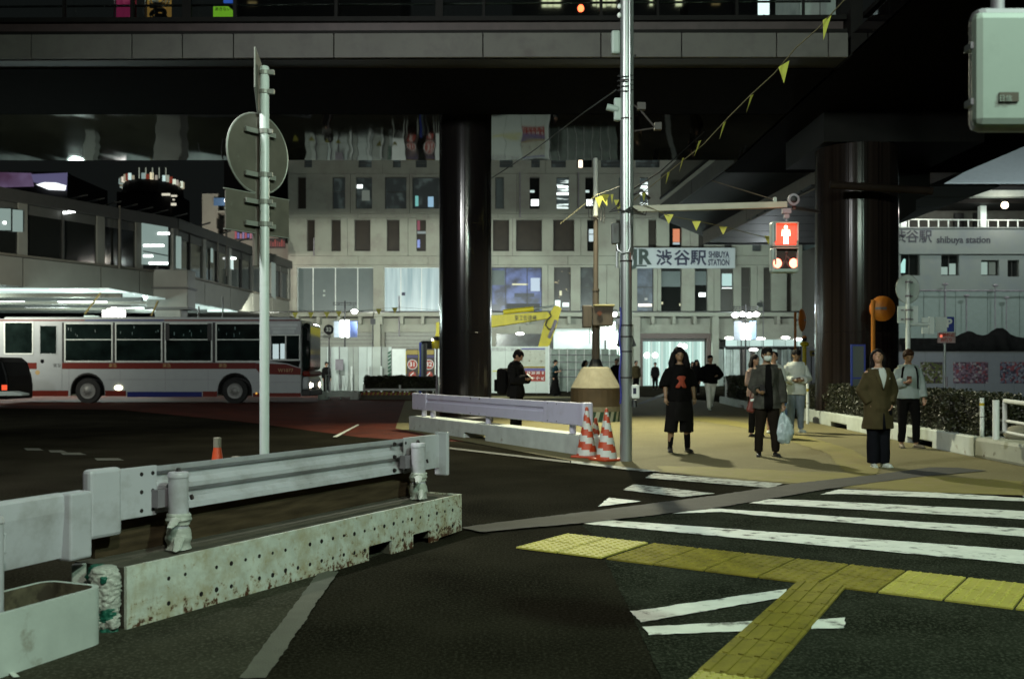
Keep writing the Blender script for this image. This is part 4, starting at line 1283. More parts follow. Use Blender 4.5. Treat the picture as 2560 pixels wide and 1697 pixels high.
def tbox(xa, xb, ya, yb, nm, m, dy=0.0, th=0.3):
    MB().box((xa - 1489.5) * rs, (xb - 1489.5) * rs, dy - th / 2, dy + th / 2, bz(yb), bz(ya)).build(nm, m, t, bevel=0.02)
tbox(1455, 1478, 765, 819, "control_box", tim, -0.12)
tbox(1480, 1530, 768, 815, "control_box", tim, -0.16)
tbox(1482, 1534, 763, 768.5, "box_lid", mat("lid_ochre", (0.17, 0.15, 0.06), 0.6), -0.16, 0.36)
c = Vector(((1496 - 1489.5) * rs, -0.33, bz(785)))
MB().obox(c, (0.10, 0.02, 0.10), ry=R(45)).build("warning_label", mat("dull_red", (0.10, 0.03, 0.015), 0.8), t)
mb = MB()
for k, (dx, dyy) in enumerate(((-0.2, 45), (-0.12, 50), (0.14, 55), (0.22, 60))):
    mb.tube([(0, -0.06, bz(492)), (dx, -0.08, bz(492 + dyy * 0.5)), (dx * 0.9, -0.08, bz(500 + dyy)), (0.0, -0.07, bz(545))], 0.012, 5)
mb.tube([(-0.16, -0.1, bz(819)), (-0.16, -0.1, bz(860))], 0.01, 5)
mb.build("cable_loops", "dark", t, smooth='all')

# ================================================================== signal box hanging close by on the right
t = thing("signal_housing", "large pale green rounded housing hanging close by at the top right, with two hinges", "signal housing", (W(2520, 0, 3.8).x, 3.8, 2.4))
a = W(2418, 30, 3.8); b = W(2640, 322, 3.8)
MB().box(W(2432, 0, 3.8).x, W(2660, 0, 3.8).x, 3.78, 3.84, W(0, 318, 3.8).z, W(0, 30, 3.8).z).build("door", "boxgreen", t, world=True, bevel=0.035)
MB().box(W(2411, 0, 3.95).x, W(2662, 0, 3.95).x, 3.845, 3.95, W(0, 338, 3.95).z, W(0, 36, 3.95).z).build("body", "boxedge", t, world=True, bevel=0.04)
for y in (128, 266):
    c = W(2413, y, 3.87)
    mb = MB().box(c.x - 0.010, c.x + 0.02, 3.80, 3.86, c.z - 0.013, c.z + 0.013)
    mb.build("hinge", "boxedge", t, world=True, bevel=0.003)
MB().box(W(2490, 0, 3.8).x, W(2538, 0, 3.8).x, 3.772, 3.779, W(0, 259, 3.8).z, W(0, 236, 3.8).z).build("name_plate", mat("plate_brown", (0.06, 0.05, 0.035), 0.5), t, world=True)
text("日信", 0.026, W(2514, 247, 3.768), "boxgreen", t, extrude=0.0005)
MB().lathe([(0.035, 0), (0.025, 0.03), (0.022, 0.6)], (W(2500, 0, 3.9).x, 3.92, W(0, 40, 3.92).z), 14).build("hanger", "boxedge", t, world=True, smooth=True)

# ================================================================== station building
YF = 75.0
K = YF / F
def fx(px): return (px - 1280) * K
def fz(py): return H + (HZ - py) * K
def wall_cells(name, m, parent, x0, x1, z0, z1, holes, Y, th, gap=0.012, depth=None):
    """one wall slab with real openings; holes are (x0, x1, z0, z1)"""
    hs = [(max(h[0], x0), min(h[1], x1), max(h[2], z0), min(h[3], z1)) for h in holes if h[1] > x0 + 1e-4 and h[0] < x1 - 1e-4 and h[3] > z0 + 1e-4 and h[2] < z1 - 1e-4]
    xs = sorted(set([x0, x1] + [v for h in hs for v in h[:2]]))
    zs = sorted(set([z0, z1] + [v for h in hs for v in h[2:]]))
    mb = MB()
    def solid(i, j):
        if i < 0 or j < 0 or i >= len(xs) - 1 or j >= len(zs) - 1:
            return None
        cx, cz = (xs[i] + xs[i + 1]) / 2, (zs[j] + zs[j + 1]) / 2
        return not any(h[0] < cx < h[1] and h[2] < cz < h[3] for h in hs)
    for i in range(len(xs) - 1):
        for j in range(len(zs) - 1):
            if not solid(i, j):
                continue
            a, b, c, d = xs[i], xs[i + 1], zs[j], zs[j + 1]
            if i == 0: a += gap
            if i == len(xs) - 2: b -= gap
            if j == 0: c += gap
            if j == len(zs) - 2: d -= gap
            mb.add([(a, Y, c), (b, Y, c), (b, Y, d), (a, Y, d)], [(0, 1, 2, 3)])
            B = Y + th
            if solid(i - 1, j) is not True: mb.add([(a, Y, c), (a, Y, d), (a, B, d), (a, B, c)], [(0, 1, 2, 3)])
            if solid(i + 1, j) is not True: mb.add([(b, Y, c), (b, B, c), (b, B, d), (b, Y, d)], [(0, 1, 2, 3)])
            if solid(i, j - 1) is not True: mb.add([(a, Y, c), (a, B, c), (b, B, c), (b, Y, c)], [(0, 1, 2, 3)])
            if solid(i, j + 1) is not True: mb.add([(a, Y, d), (b, Y, d), (b, B, d), (a, B, d)], [(0, 1, 2, 3)])
    if mb.v:
        return mb.build(name, m, parent, world=True)

lit_white = streak_glow("lit_room_white", (0.02, 0.03, 0.03), (0.85, 1.0, 0.95), 1.3, 1.6, (0.5, 0.5, 3.0), 0.5, 0.60)
lit_teal = streak_glow("lit_curtain_teal", (0.30, 0.46, 0.48), (0.60, 0.78, 0.76), 0.75, 1.2, (2.2, 2.2, 0.15), 0.35, 0.7)
lit_blue = streak_glow("lit_blue_poster", (0.02, 0.03, 0.10), (0.20, 0.30, 0.75), 0.45, 0.9, (1, 1, 1.3), 0.38, 0.62)
lit_dim = streak_glow("lit_dim_teal", (0.004, 0.007, 0.007), (0.05, 0.07, 0.065), 0.8, 1.8, (1, 1, 0.8), 0.5, 0.75)
lit_warm = streak_glow("lit_warm_specks", (0.008, 0.006, 0.003), (0.5, 0.42, 0.22), 0.8, 2.6, (1, 1, 1.6), 0.62, 0.70)
lit_orange = glow("lit_orange_blind", (1.0, 0.30, 0.12), 0.62)
lit_bluedim = streak_glow("lit_blue_dim", (0.03, 0.045, 0.06), (0.09, 0.13, 0.17), 0.8, 1.5, (1, 1, 1), 0.4, 0.7)

st = thing("station_building", "long pale concrete station building with rows of narrow dark windows", "station", (fx(1300), YF + 6, 0))
ROW0 = (396, 419); ROW1 = (443, 522); ROW2 = (549, 628); ROW3 = (668, 778)
wins = []
def win(row, a, b, k="g", **kw): wins.append((a, b, row[0], row[1], k, kw))
for a, b in ((760, 780), (896, 929), (982, 1002), (1039, 1067), (1249, 1282), (1328, 1350), (1378, 1415)): win(ROW0, a, b, "dim")
win(ROW0, 1442, 1481, "lampo"); win(ROW0, 1502, 1555, "dim"); win(ROW0, 1589, 1649, "dim")
for a, b, k in ((744, 765, "b"), (831, 863, "dim"), (889, 930, "lamp"), (962, 1016, "dim"), (1031, 1098, "tealspots"), (1110, 1150, "g"), (1180, 1215, "g"), (1238, 1260, "grey"), (1324, 1349, "lamp2"), (1391, 1423, "lit"), (1463, 1485, "lamp2"), (1547, 1557, "dim"), (1600, 1622, "lit")): win(ROW1, a, b, k)
for a, b, k in ((767, 787, "b"), (828, 852, "b"), (886, 926, "b"), (967, 999, "b"), (1041, 1065, "red"), (1120, 1160, "b"), (1180, 1210, "b"), (1232, 1273, "b"), (1290, 1355, "b"), (1383, 1436, "b"), (1468, 1486, "halflit"), (1540, 1553, "b"), (1621, 1641, "b"), (1673, 1705, "orange"), (1746, 1760, "b"), (1811, 1830, "b"), (1881, 1904, "dim"), (1960, 1980, "b"), (2006, 2042, "grey")): win(ROW2, a, b, k)
for a, b, k in ((742, 933, "frost4"), (960, 1098, "teal3"), (1135, 1200, "b"), (1229, 1355, "blue3"), (1385, 1427, "warm"), (1451, 1486, "dim"), (1548, 1557, "halflit"), (1593, 1634, "bluelamp"), (1653, 1704, "spot2"), (1737, 1769, "lampmid"), (1801, 1834, "toplit"), (1853, 1877, "splitdark"), (1909, 1928, "splitdark"), (1967, 1980, "b")): win(ROW3, a, b, k)
holes = [(fx(a), fx(b), fz(d), fz(c)) for a, b, c, d, k, kw in wins]
# shop openings on the ground floor
ENT = (1600, 1772, 838, 966)
shops = [(742, 935, 830, 872, "shut"), (960, 1098, 830, 985, "shut"), (1135, 1215, 830, 960, "shut"), (1240, 1385, 834, 900, "dimshop")]
gh = [(fx(ENT[0]), fx(ENT[1]), 0.0, fz(ENT[2]))] + [(fx(a), fx(b), 0.02, fz(c)) for a, b, c, d, k in shops]
gh.append((fx(1800), fx(2046), fz(872), fz(846)))
bands = [(300, 434, "upper"), (434, 534, "r1"), (534, 545, "joint"), (545, 640, "r2"), (640, 662, "j2"), (662, 781, "r3")]
tops = {}
XS0, XS1 = 720, 2120
for y0, y1, nm in bands:
    rows = [w for w in wins if w[2] < y1 and w[3] > y0]
    rows.sort()
    if rows:
        cuts = [XS0]
        edges_ = [(w[0], w[1]) for w in rows]
        for (a, b), (c, d) in zip(edges_[:-1], edges_[1:]):
            if c - b > 10:
                cuts.append((b + c) / 2)
        cuts.append(XS1)
        # drop every second cut so that panels vary
        cuts = [c for i, c in enumerate(cuts) if i in (0, len(cuts) - 1) or i % 2 == 0]
    else:
        cuts = list(range(XS0, XS1, 175)) + [XS1]
    dy = {"joint": 0.0, "j2": 0.0}.get(nm, 0.0)
    for a, b in zip(cuts[:-1], cuts[1:]):
        wall_cells("concrete_panel", "concrete", st, fx(a), fx(b), fz(y1), fz(y0), holes, YF + dy, 0.32)
wall_cells("wall", "concrete", st, fx(XS0), fx(XS1), 0.0, fz(795), gh, YF + 0.35, 0.3)
MB().box(fx(XS0), fx(XS1), YF + 0.68, YF + 0.75, 0.2, fz(280)).build("backing_wall", mat("backing", (0.05, 0.045, 0.04), 0.9), st, world=True)
MB().box(fx(XS0), fx(XS1), YF + 0.76, YF + 14, 0.0, fz(280)).build("building_core", "backing", st, world=True)
# ledge with brackets
MB().box(fx(XS0), fx(XS1), YF - 0.75, YF + 0.34, fz(792), fz(782)).build("ledge", "concrete", st, world=True, bevel=0.02)
MB().box(fx(XS0), fx(XS1), YF - 0.80, YF - 0.70, fz(781.5), fz(779.5)).build("ledge_pipe", "dark", st, world=True)
x = 742
while x < 2040:
    MB().box(fx(x), fx(x + 8), YF - 0.55, YF + 0.34, fz(811), fz(792.2)).build("bracket", "concrete", st, world=True)
    x += 52
for x in (945, 1590, 1785):
    MB().box(fx(x - 8), fx(x + 8), YF - 0.58, YF + 0.35, 0.0, fz(792.5)).build("pilaster", "concrete", st, world=True)
# windows with frame and pane
rw = random.Random(11)
for a, b, c, d, k, kw in wins:
    x0, x1, z0, z1 = fx(a), fx(b), fz(d), fz(c)
    fw = 0.035
    mb = MB()
    yy = YF + 0.26
    mb.box(x0, x0 + fw, yy, yy + 0.06, z0, z1); mb.box(x1 - fw, x1, yy, yy + 0.06, z0, z1)
    mb.box(x0 + fw, x1 - fw, yy, yy + 0.06, z0, z0 + fw); mb.box(x0 + fw, x1 - fw, yy, yy + 0.06, z1 - fw, z1)
    splits = []
    if k == "frost4": splits = [781, 837, 893]
    if k == "teal3": splits = [1001, 1053]
    if k == "blue3": splits = [1264, 1318]
    for s_ in splits:
        mb.box(fx(s_) - 0.03, fx(s_) + 0.03, yy, yy + 0.055, z0 + fw, z1 - fw)
    if k in ("splitdark", "bluelamp", "dim", "toplit", "halflit", "lit"):
        zm = z0 + (z1 - z0) * 0.55
        mb.box(x0 + fw, x1 - fw, yy, yy + 0.05, zm - 0.03, zm + 0.03)
    fr = mb.build("window", "framelt" if k in ("frost4", "teal3") else "frame", st, world=True)
    pm = {"b": "glassbrown", "g": "glass", "dim": lit_dim, "lamp": lit_dim, "lamp2": "glass", "lit": lit_white, "grey": "frost", "tealspots": lit_dim, "red": "glassbrown", "halflit": "glass", "lampo": "glass", "orange": "glass", "frost4": "frost", "teal3": lit_teal, "blue3": lit_blue, "warm": lit_warm, "bluelamp": lit_bluedim, "spot2": "glass", "lampmid": "glass", "toplit": "glassbrown", "splitdark": "glassbrown"}[k]
    xs_ = [x0] + [fx(s_) for s_ in splits] + [x1]
    for u0, u1 in zip(xs_[:-1], xs_[1:]):
        MB().box(u0 + 0.01, u1 - 0.01, yy + 0.061, yy + 0.08, z0 + 0.01, z1 - 0.01).build("pane", pm, fr, world=True)
    def bit(xa, xb, ya, yb, m_, nm="room_light"):
        MB().box(fx(xa), fx(xb), yy + 0.050, yy + 0.0602, fz(yb), fz(ya)).build(nm, m_, fr, world=True, bevel=0.02)
    w_ = b - a
    G1 = glow("room_lamp", (0.9, 1.0, 0.97), 2.6)
    G2 = glow("room_teal", (0.25, 0.75, 0.7), 0.55)
    if k == "lamp": bit(a + 2, a + 16, 460, 469, G1); bit(a + 14, a + 34, 474, 500, glow("room_dim", (0.3, 0.36, 0.3), 0.3))
    if k == "lamp2": bit(a + 4, a + w_ - 2, 497, 513, G1); bit(a + 1, a + w_ * 0.5, 474, 480, glow("room_dim2", (0.7, 0.9, 0.85), 0.8))
    if k == "lit": bit(a + 1, b - 1, 478, 486, G1); bit(a + 4, b - 2, 463, 468, G1)
    if k == "lampo": bit(a + 5, a + 15, 398, 419, glow("room_lamp_warm", (1, 0.8, 0.6), 2.6))
    if k == "tealspots": bit(a + 6, a + 14, 488, 514, G2); bit(a + 38, a + 52, 490, 516, glow("room_blue", (0.35, 0.6, 0.8), 0.7))
    if k == "red": bit(a + 1, a + 8, 550, 574, glow("room_pink", (0.45, 0.05, 0.12), 0.4)); bit(a + 1, b - 1, 577, 583, glow("room_dim3", (0.4, 0.5, 0.5), 0.45)); bit(a + 1, a + 8, 598, 618, glow("room_blue2", (0.3, 0.4, 0.9), 0.7))
    if k == "halflit": bit(a + 5, b - 1, (c + d) / 2 - 17, (c + d) / 2 + 14, glow("room_white2", (0.75, 0.92, 0.95), 0.75))
    if k == "orange": bit(a + 11, b - 4, 571, 604, lit_orange); bit(a + 11, b - 4, 605, 610, glow("room_white3", (0.6, 0.75, 0.8), 0.6))
    if k == "bluelamp": bit(a + 4, b - 3, 759, 765, glow("room_lamp_c", (1, 0.93, 0.75), 2.2)); bit(a + 20, a + 27, 744, 750, glow("room_dim4", (0.5, 0.55, 0.5), 0.6))
    if k == "spot2": bit(a + 2, a + 6, 754, 760, glow("room_spot", (0.8, 0.8, 0.5), 0.9)); bit(b - 4, b, 758, 764, glow("room_spot", (0.8, 0.8, 0.5), 0.9)); bit(a, b, 677, 716, "frost", "blind")
    if k == "lampmid": bit(a + 12, b - 3, 731, 741, G1); bit(a, b, 677, 712, "frost", "blind")
    if k == "toplit": bit(a + 6, b - 2, 683, 714, glow("room_top", (0.6, 0.9, 0.85), 0.7)); bit(a + 6, b - 2, 717, 720, G1)
    if k == "warm":
        bit(a + 3, a + 16, 750, 768, glow("room_lamp_d", (0.85, 1, 0.95), 1.6)); bit(a + 22, a + 38, 756, 766, glow("room_lamp_d", (0.85, 1, 0.95), 1.6)); bit(a + 14, a + 20, 726, 738, glow("room_spot", (0.8, 0.8, 0.5), 0.9))
    if k == "blue3":
        bit(1327, 1350, 694, 727, glow("room_sq", (0.6, 0.75, 0.9), 0.75)); bit(1230, 1262, 675, 712, "frost", "blind"); bit(1280, 1320, 708, 712, glow("room_spot", (0.8, 0.8, 0.5), 0.9)); bit(1286, 1336, 732, 742, glow("room_slate", (0.02, 0.03, 0.07), 0.5)); bit(1266, 1350, 758, 776, "dark", "sill_board")
    if k == "teal3":
        bit(1003, 1012, 730, 738, "navy", "sticker")
    if k == "frost4": bit(806, 811, 724, 729, glow("room_dim5", (0.5, 0.6, 0.5), 0.5)); bit(805, 811, 735, 740, glow("room_dim5", (0.5, 0.6, 0.5), 0.5))
# shutters
slat = mat("shutter_grey", (0.16, 0.165, 0.14), 0.5, var=0.1)
for a, b, c, d, k in shops:
    n = 14
    z0, z1 = 0.1, fz(c)
    if k == "shut":
        for i in range(n):
            za = z0 + (z1 - z0) * i / n
            MB().box(fx(a) + 0.05, fx(b) - 0.05, YF + 0.5, YF + 0.55, za + 0.01, za + (z1 - z0) / n - 0.02).build("shutter_slat", slat, st, world=True)
    else:
        MB().box(fx(a), fx(b), YF + 0.5, YF + 0.55, z0, z1).build("shop_glass", lit_dim, st, world=True)
# entrance: brown frame, bright hall with hanging curtains
brown = mat("entrance_frame", (0.05, 0.022, 0.015), 0.5)
mb = MB()
mb.box(fx(1597), fx(1783), YF - 0.1, YF + 0.30, fz(846), fz(833)); mb.box(fx(1597), fx(1607), YF - 0.1, YF + 0.30, 0, fz(846)); mb.box(fx(1766), fx(1783), YF - 0.1, YF + 0.3, 0, fz(846))
mb.build("entrance_frame", brown, st, world=True)
hall = thing("entrance_hall", "glowing white entrance hall with hanging strip curtains in the station front", "entrance", (fx(1686), YF + 3, 0))
wh = mat("hall_white", (0.6, 0.66, 0.62), 0.6, var=0.03)
x0, x1 = fx(1609), fx(1765)
mb = MB()
mb.add([(x0, YF + 0.62, 0.01), (x1, YF + 0.62, 0.01), (x1, YF + 0.62, fz(847)), (x0, YF + 0.62, fz(847))], [(0, 1, 2, 3)])
mb.build("back_wall", glow("hall_back", (0.55, 0.90, 0.80), 0.6), hall, world=True)
n = 24
for i in range(n):
    xa = x0 + (x1 - x0) * i / n
    e = rw.uniform(0.25, 0.85)
    MB().box(xa + 0.02, xa + (x1 - x0) / n - rw.uniform(0.01, 0.08), YF + 0.52 + 0.02 * (i % 2), YF + 0.54 + 0.02 * (i % 2), 0.05, fz(853)).build("strip_curtain", glow("curtain_%d" % (i % 4), (0.60 + 0.05 * (i % 4), 0.97, 0.86), (0.5, 0.7, 0.95, 0.6)[i % 4]), hall, world=True)
for xx in (1617, 1638, 1702, 1711):
    c = W(xx, 888 if xx < 1700 else 866, YF + 0.35)
    MB().ell(c, 0.20, 0.06, 0.20).build("lamp", "lampw", hall, world=True, smooth='all')
MB().box(x0, x1, YF + 0.40, YF + 0.50, fz(853), fz(847)).build("lintel", "frame", hall, world=True)
lamp('AREA', (fx(1686), YF - 0.3, 3.4), 200, (0.75, 1.0, 0.9), 4.5, aim=(fx(1686), YF - 5, 0), size_y=1.0)
# lit shop canopy on the right
cp_ = thing("shop_canopy", "long lit glass canopy under the station ledge right of the entrance", "canopy", (fx(1925), YF - 2, 0))
for i in range(8):
    a = 1806 + i * 29.5
    MB().box(fx(a), fx(a + 28.2), YF - 1.2, YF - 1.15, fz(866), fz(850)).build("light_panel", glow("canopy_%d" % (i % 3), (0.66, 0.92, 0.84), (0.8, 0.55, 0.65)[i % 3]), cp_, world=True)
MB().box(fx(1800), fx(2046), YF - 1.4, YF + 0.3, fz(870), fz(866.5)).build("canopy_edge", "dark", cp_, world=True)
MB().box(fx(1800), fx(2046), YF - 1.3, YF + 0.3, fz(849.5), fz(847)).build("canopy_top", "concrete", cp_, world=True)
for x in (1803, 1880, 1960, 2040):
    MB().box(fx(x), fx(x + 3), YF - 1.1, YF - 1.0, 0, fz(870)).build("post", "galv", cp_, world=True)
for (xx, yy_) in ((1823, 845), (1902, 846), (1964, 844), (1884, 874), (1995, 848)):
    c = W(xx, yy_, YF - 1.6)
    MB().ell(c, 0.32, 0.1, 0.10).build("lamp", "lampw", cp_, world=True, smooth='all')
# mixed shopfront panels below the canopy
rp = random.Random(4)
pm = [mat("shopfront_%d" % i, c, 0.35, var=0.25, vscale=2) for i, c in enumerate(((0.22, 0.24, 0.22), (0.10, 0.10, 0.095), (0.40, 0.44, 0.42), (0.055, 0.04, 0.035)))]
sf = thing("shopfront", "row of narrow mixed grey shopfront panels under the lit canopy", "shopfront", (fx(1900), YF - 0.3, 0))
x = 1786
while x < 2046:
    w_ = rp.uniform(4, 13)
    MB().box(fx(x), fx(min(x + w_, 2048)) - 0.03, YF - 0.3 + rp.uniform(-0.1, 0.1), YF - 0.1, 0.02, fz(873)).build("front_panel", pm[rp.randrange(4)], sf, world=True)
    x += w_
# station name board
sg = thing("station_sign", "white station name board with navy lettering over the entrance", "sign", (fx(1707), YF - 0.4, fz(672)))
MB().box(fx(1570), fx(1835), YF - 0.45, YF - 0.15, fz(672), fz(621)).build("board", mat("sign_board_white", (0.36, 0.385, 0.40), 0.5, var=0.03), sg, world=True, bevel=0.03)
mb = MB()
text("JR", 1.55, W(1604, 644, YF - 0.47), mat("emblem_green", (0.02, 0.035, 0.03), 0.5), sg, bold=0.06, name="emblem")
MB().box(fx(1583), fx(1615), YF - 0.47, YF - 0.45, fz(668), fz(664)).build("underline", "emblem_green", sg, world=True)
for ch, xx in (("渋", 1660), ("谷", 1705), ("駅", 1746)):
    text(ch, 1.22, W(xx, 647, YF - 0.47), "navy", sg, bold=0.03)
for k, (s_, yy_) in enumerate((("SHIBUYA", 637), ("STATION", 657))):
    text(s_, 0.62, W(1797, yy_, YF - 0.47), "navy", sg, bold=0.02, squeeze=0.62)
mb = MB()
for yy_ in (646, 648.5):
    mb.box(fx(1772), fx(1823), YF - 0.465, YF - 0.455, fz(yy_ + 0.5), fz(yy_))
mb.build("rule_lines", "navy", sg, world=True)
# small round signs and pipes on the facade
t = thing("drain_pipes", "thin vertical drain pipes on the station front", "pipe", (fx(1300), YF - 0.1, 5))
for a, y0, y1 in ((1300, 430, 545), (1446, 430, 520), (785, 595, 640), (998, 740, 840)):
    MB().tube([(fx(a), YF - 0.08, fz(y0)), (fx(a), YF - 0.08, fz(y1))], 0.05, 6).build("pipe", "rail_dark", t, world=True)

# added floodlights; each hood cuts the light off above the second window row
for lx, where in zip(ADDED_FLOODS, ("behind the bus", "left of the lantern lamp", "behind the black column", "behind the steel pole", "beside the four-lamp lantern")):
    t = thing("floodlight", "slim dark post with an added hooded floodlight aimed at the station, " + where, "floodlight", (lx, 60.9, 0), 0, "added hooded floodlights on the plaza")
    MB().tube([(0, -0.1, 0), (0, -0.1, 4.1)], 0.035, 8).build("post", "dark", t)
    MB().box(-0.15, 0.15, -0.12, 0.0, 4.02, 4.36).build("housing", "dark", t)
    MB().box(-1.5, 1.5, 0.35, 1.10, 4.80, 4.83).build("hood", "dark", t)
    MB().bar((0, -0.05, 4.36), (0, 0.36, 4.80), 0.04, 0.03).build("hood_arm", "dark", t)

# ---- annex beyond, left
YA = 82.0; KA = YA / F
def ax(p): return (p - 1280) * KA
def az(p): return H + (HZ - p) * KA
an = thing("annex_building", "lower pale stepped building left of the station, behind the road sign", "building", (ax(620), YA + 3, 0))
ah = [(ax(a), ax(b), az(d), az(c)) for a, b, c, d in ((541, 556, 545, 572), (606, 620, 510, 560), (655, 672, 640, 700))]
wall_cells("wall", "concrete", an, ax(505), ax(545), 2.0, az(484), ah, YA, 0.4)
wall_cells("wall", "concrete", an, ax(545), ax(722), 2.0, az(497), ah, YA + 1.5, 0.4)
MB().box(ax(506), ax(722), YA + 2, YA + 8, 0, az(498)).build("core", "backing", an, world=True)
MB().box(ax(545), ax(700), YA - 0.3, YA + 1.4, az(533), az(528)).build("balcony", "concrete", an, world=True)
MB().box(ax(536), ax(566), YA - 0.2, YA - 0.1, az(515), az(496)).build("blue_panel", mat("blue_panel_lit", (0.05, 0.09, 0.15), 0.5, emit=(0.1, 0.25, 0.5), estr=0.2), an, world=True)
for a, b, c, d in ((541, 556, 545, 572), (606, 620, 510, 560), (655, 672, 640, 700)):
    MB().box(ax(a), ax(b), YA + 0.35, YA + 0.4, az(d), az(c)).build("window", "glass", an, world=True)
c = W(568, 502, YA - 0.5)
t = thing("wall_lamp", "white floodlight on the corner of the pale annex", "lamp", c)
MB().ell((0, 0, 0), 0.22, 0.2, 0.22).build("bulb", "lampw", t, smooth='all')
MB().tube([(0, 0, 0), (0.1, 0.5, 0)], 0.05, 6).build("bracket", "dark", t)
for (lab, a, b, c_, d, cols) in (("pink and blue neon shop sign under the annex balcony", 590, 640, 577, 602, ((0.9, 0.15, 0.2), (0.3, 0.3, 1.0), (0.9, 0.3, 0.4), (0.5, 0.4, 0.9))), ("red lit grid window sign low on the annex", 672, 716, 598, 622, ((0.6, 0.06, 0.04), (0.30, 0.03, 0.03), (0.5, 0.05, 0.05)))):
    t = thing("neon_sign", lab, "sign", W((a + b) / 2, d, YA - 0.4))
    MB().box(ax(a), ax(b), YA - 0.4, YA - 0.3, az(d), az(c_)).build("board", "dark", t, world=True)
    n = 8
    for i in range(n):
        xa = ax(a) + (ax(b) - ax(a)) * i / n
        cc = cols[i % len(cols)]
        MB().box(xa + 0.02, xa + (ax(b) - ax(a)) / n - 0.04, YA - 0.44, YA - 0.41, az(d - 4), az(c_ + 3 + (i % 3) * 3)).build("neon_bar", glow("neon_%d_%s" % (i % len(cols), lab[:4]), cc, 0.32), t, world=True)

# ---- far towers and skyline
def tower(lab, px0, px1, ytop, Y, crown=None, wins_=()):
    k = Y / F
    x0, x1 = (px0 - 1280) * k, (px1 - 1280) * k
    zt = H + (HZ - ytop) * k
    t = thing("tower", lab, "tower", ((x0 + x1) / 2, Y, 0))
    MB().box(x0, x1, Y, Y + (x1 - x0), 0, zt).build("shaft", mat("tower_dark", (0.012, 0.012, 0.014), 0.6), t, world=True, bevel=0.4)
    return t, k
t, k = tower("far round-topped tower with a glowing crown of lights", 290, 430, 478, 240.0)
cx = (360 - 1280) * k
zc_ = H + (HZ - 455) * k
MB().lathe([(7.3, zc_ - 2.5), (7.0, zc_), (6.0, zc_ + 1.2)], (cx, 246, 0), 24).build("crown", "tower_dark", t, world=True)
rr = random.Random(2)
n = 26
for i in range(n):
    a = -PI + PI * i / (n - 1)
    x = cx + 7.4 * math.cos(a); y = 246 + 7.4 * math.sin(a)
    hh = rr.uniform(0.7, 1.7)
    col_i = rr.randrange(5)
    colr = ((1, 0.93, 0.66), (0.75, 1, 0.95), (1, 0.90, 0.6), (1, 0.9, 0.75) if i not in (8, 21) else (1, 0.15, 0.08), (0.9, 1, 0.8))[col_i]
    if i in (3, 11, 12, 17): continue
    zz = zc_ + 1.1 * math.sin(-a) - 0.6
    MB().box(x - rr.uniform(0.15, 0.5), x + 0.3, y - 0.2, y + 0.2, zz, zz + hh).build("crown_light", glow("crown_%d_%d" % (col_i, i % 3), colr, (0.75, 0.3, 0.15)[i % 3]), t, world=True)
for i in range(5):
    x = cx + (i - 0.5) * 1.6
    MB().box(x, x + 0.16, 238.7, 238.9, zc_ + 0.6, zc_ + 3.2).build("mast", glow("crown_mast", (0.9, 1, 0.8), 0.28), t, world=True)
for (a, b, c_, d) in ((405, 425, 484, 489), (428, 442, 488, 492), (428, 440, 508, 514), (432, 436, 498, 501)):
    p, q = W(a, d, 239.0), W(b, c_, 239.0)
    MB().box(p.x, q.x, 238.8, 239.2, p.z, q.z).build("window", glow("tower_win", (1.0, 0.95, 0.75), 0.7), t, world=True)
t = thing("video_screen", "big lavender and white video screen high on the far left", "screen", W(80, 480, 120))
p, q = W(-40, 480, 120), W(168, 432, 120)
MB().box(p.x, q.x, 120, 121, p.z - 1, q.z).build("cabinet", "tower_dark", t, world=True)
MB().prism([W(-40, 430, 119.8), W(78, 433, 119.8), W(84, 466, 119.8), W(-40, 470, 119.8)], (0, 0.1, 0)).build("screen", streak_glow("screen_violet", (0.10, 0.05, 0.10), (0.35, 0.28, 0.50), 0.55, 0.10, (1, 1, 1), 0.4, 0.6), t, world=True)
MB().prism([W(78, 436, 119.7), W(168, 432, 119.7), W(166, 476, 119.7), W(84, 456, 119.7)], (0, 0.1, 0)).build("screen", glow("screen_lav", (0.30, 0.28, 0.55), 0.30), t, world=True)
MB().prism([W(90, 462, 119.5), W(110, 456, 119.5), W(140, 457, 119.5), W(165, 464, 119.5), W(162, 476, 119.5), W(120, 474, 119.5)], (0, 0.1, 0)).build("screen", glow("screen_white", (0.9, 0.95, 1.0), 1.6), t, world=True)
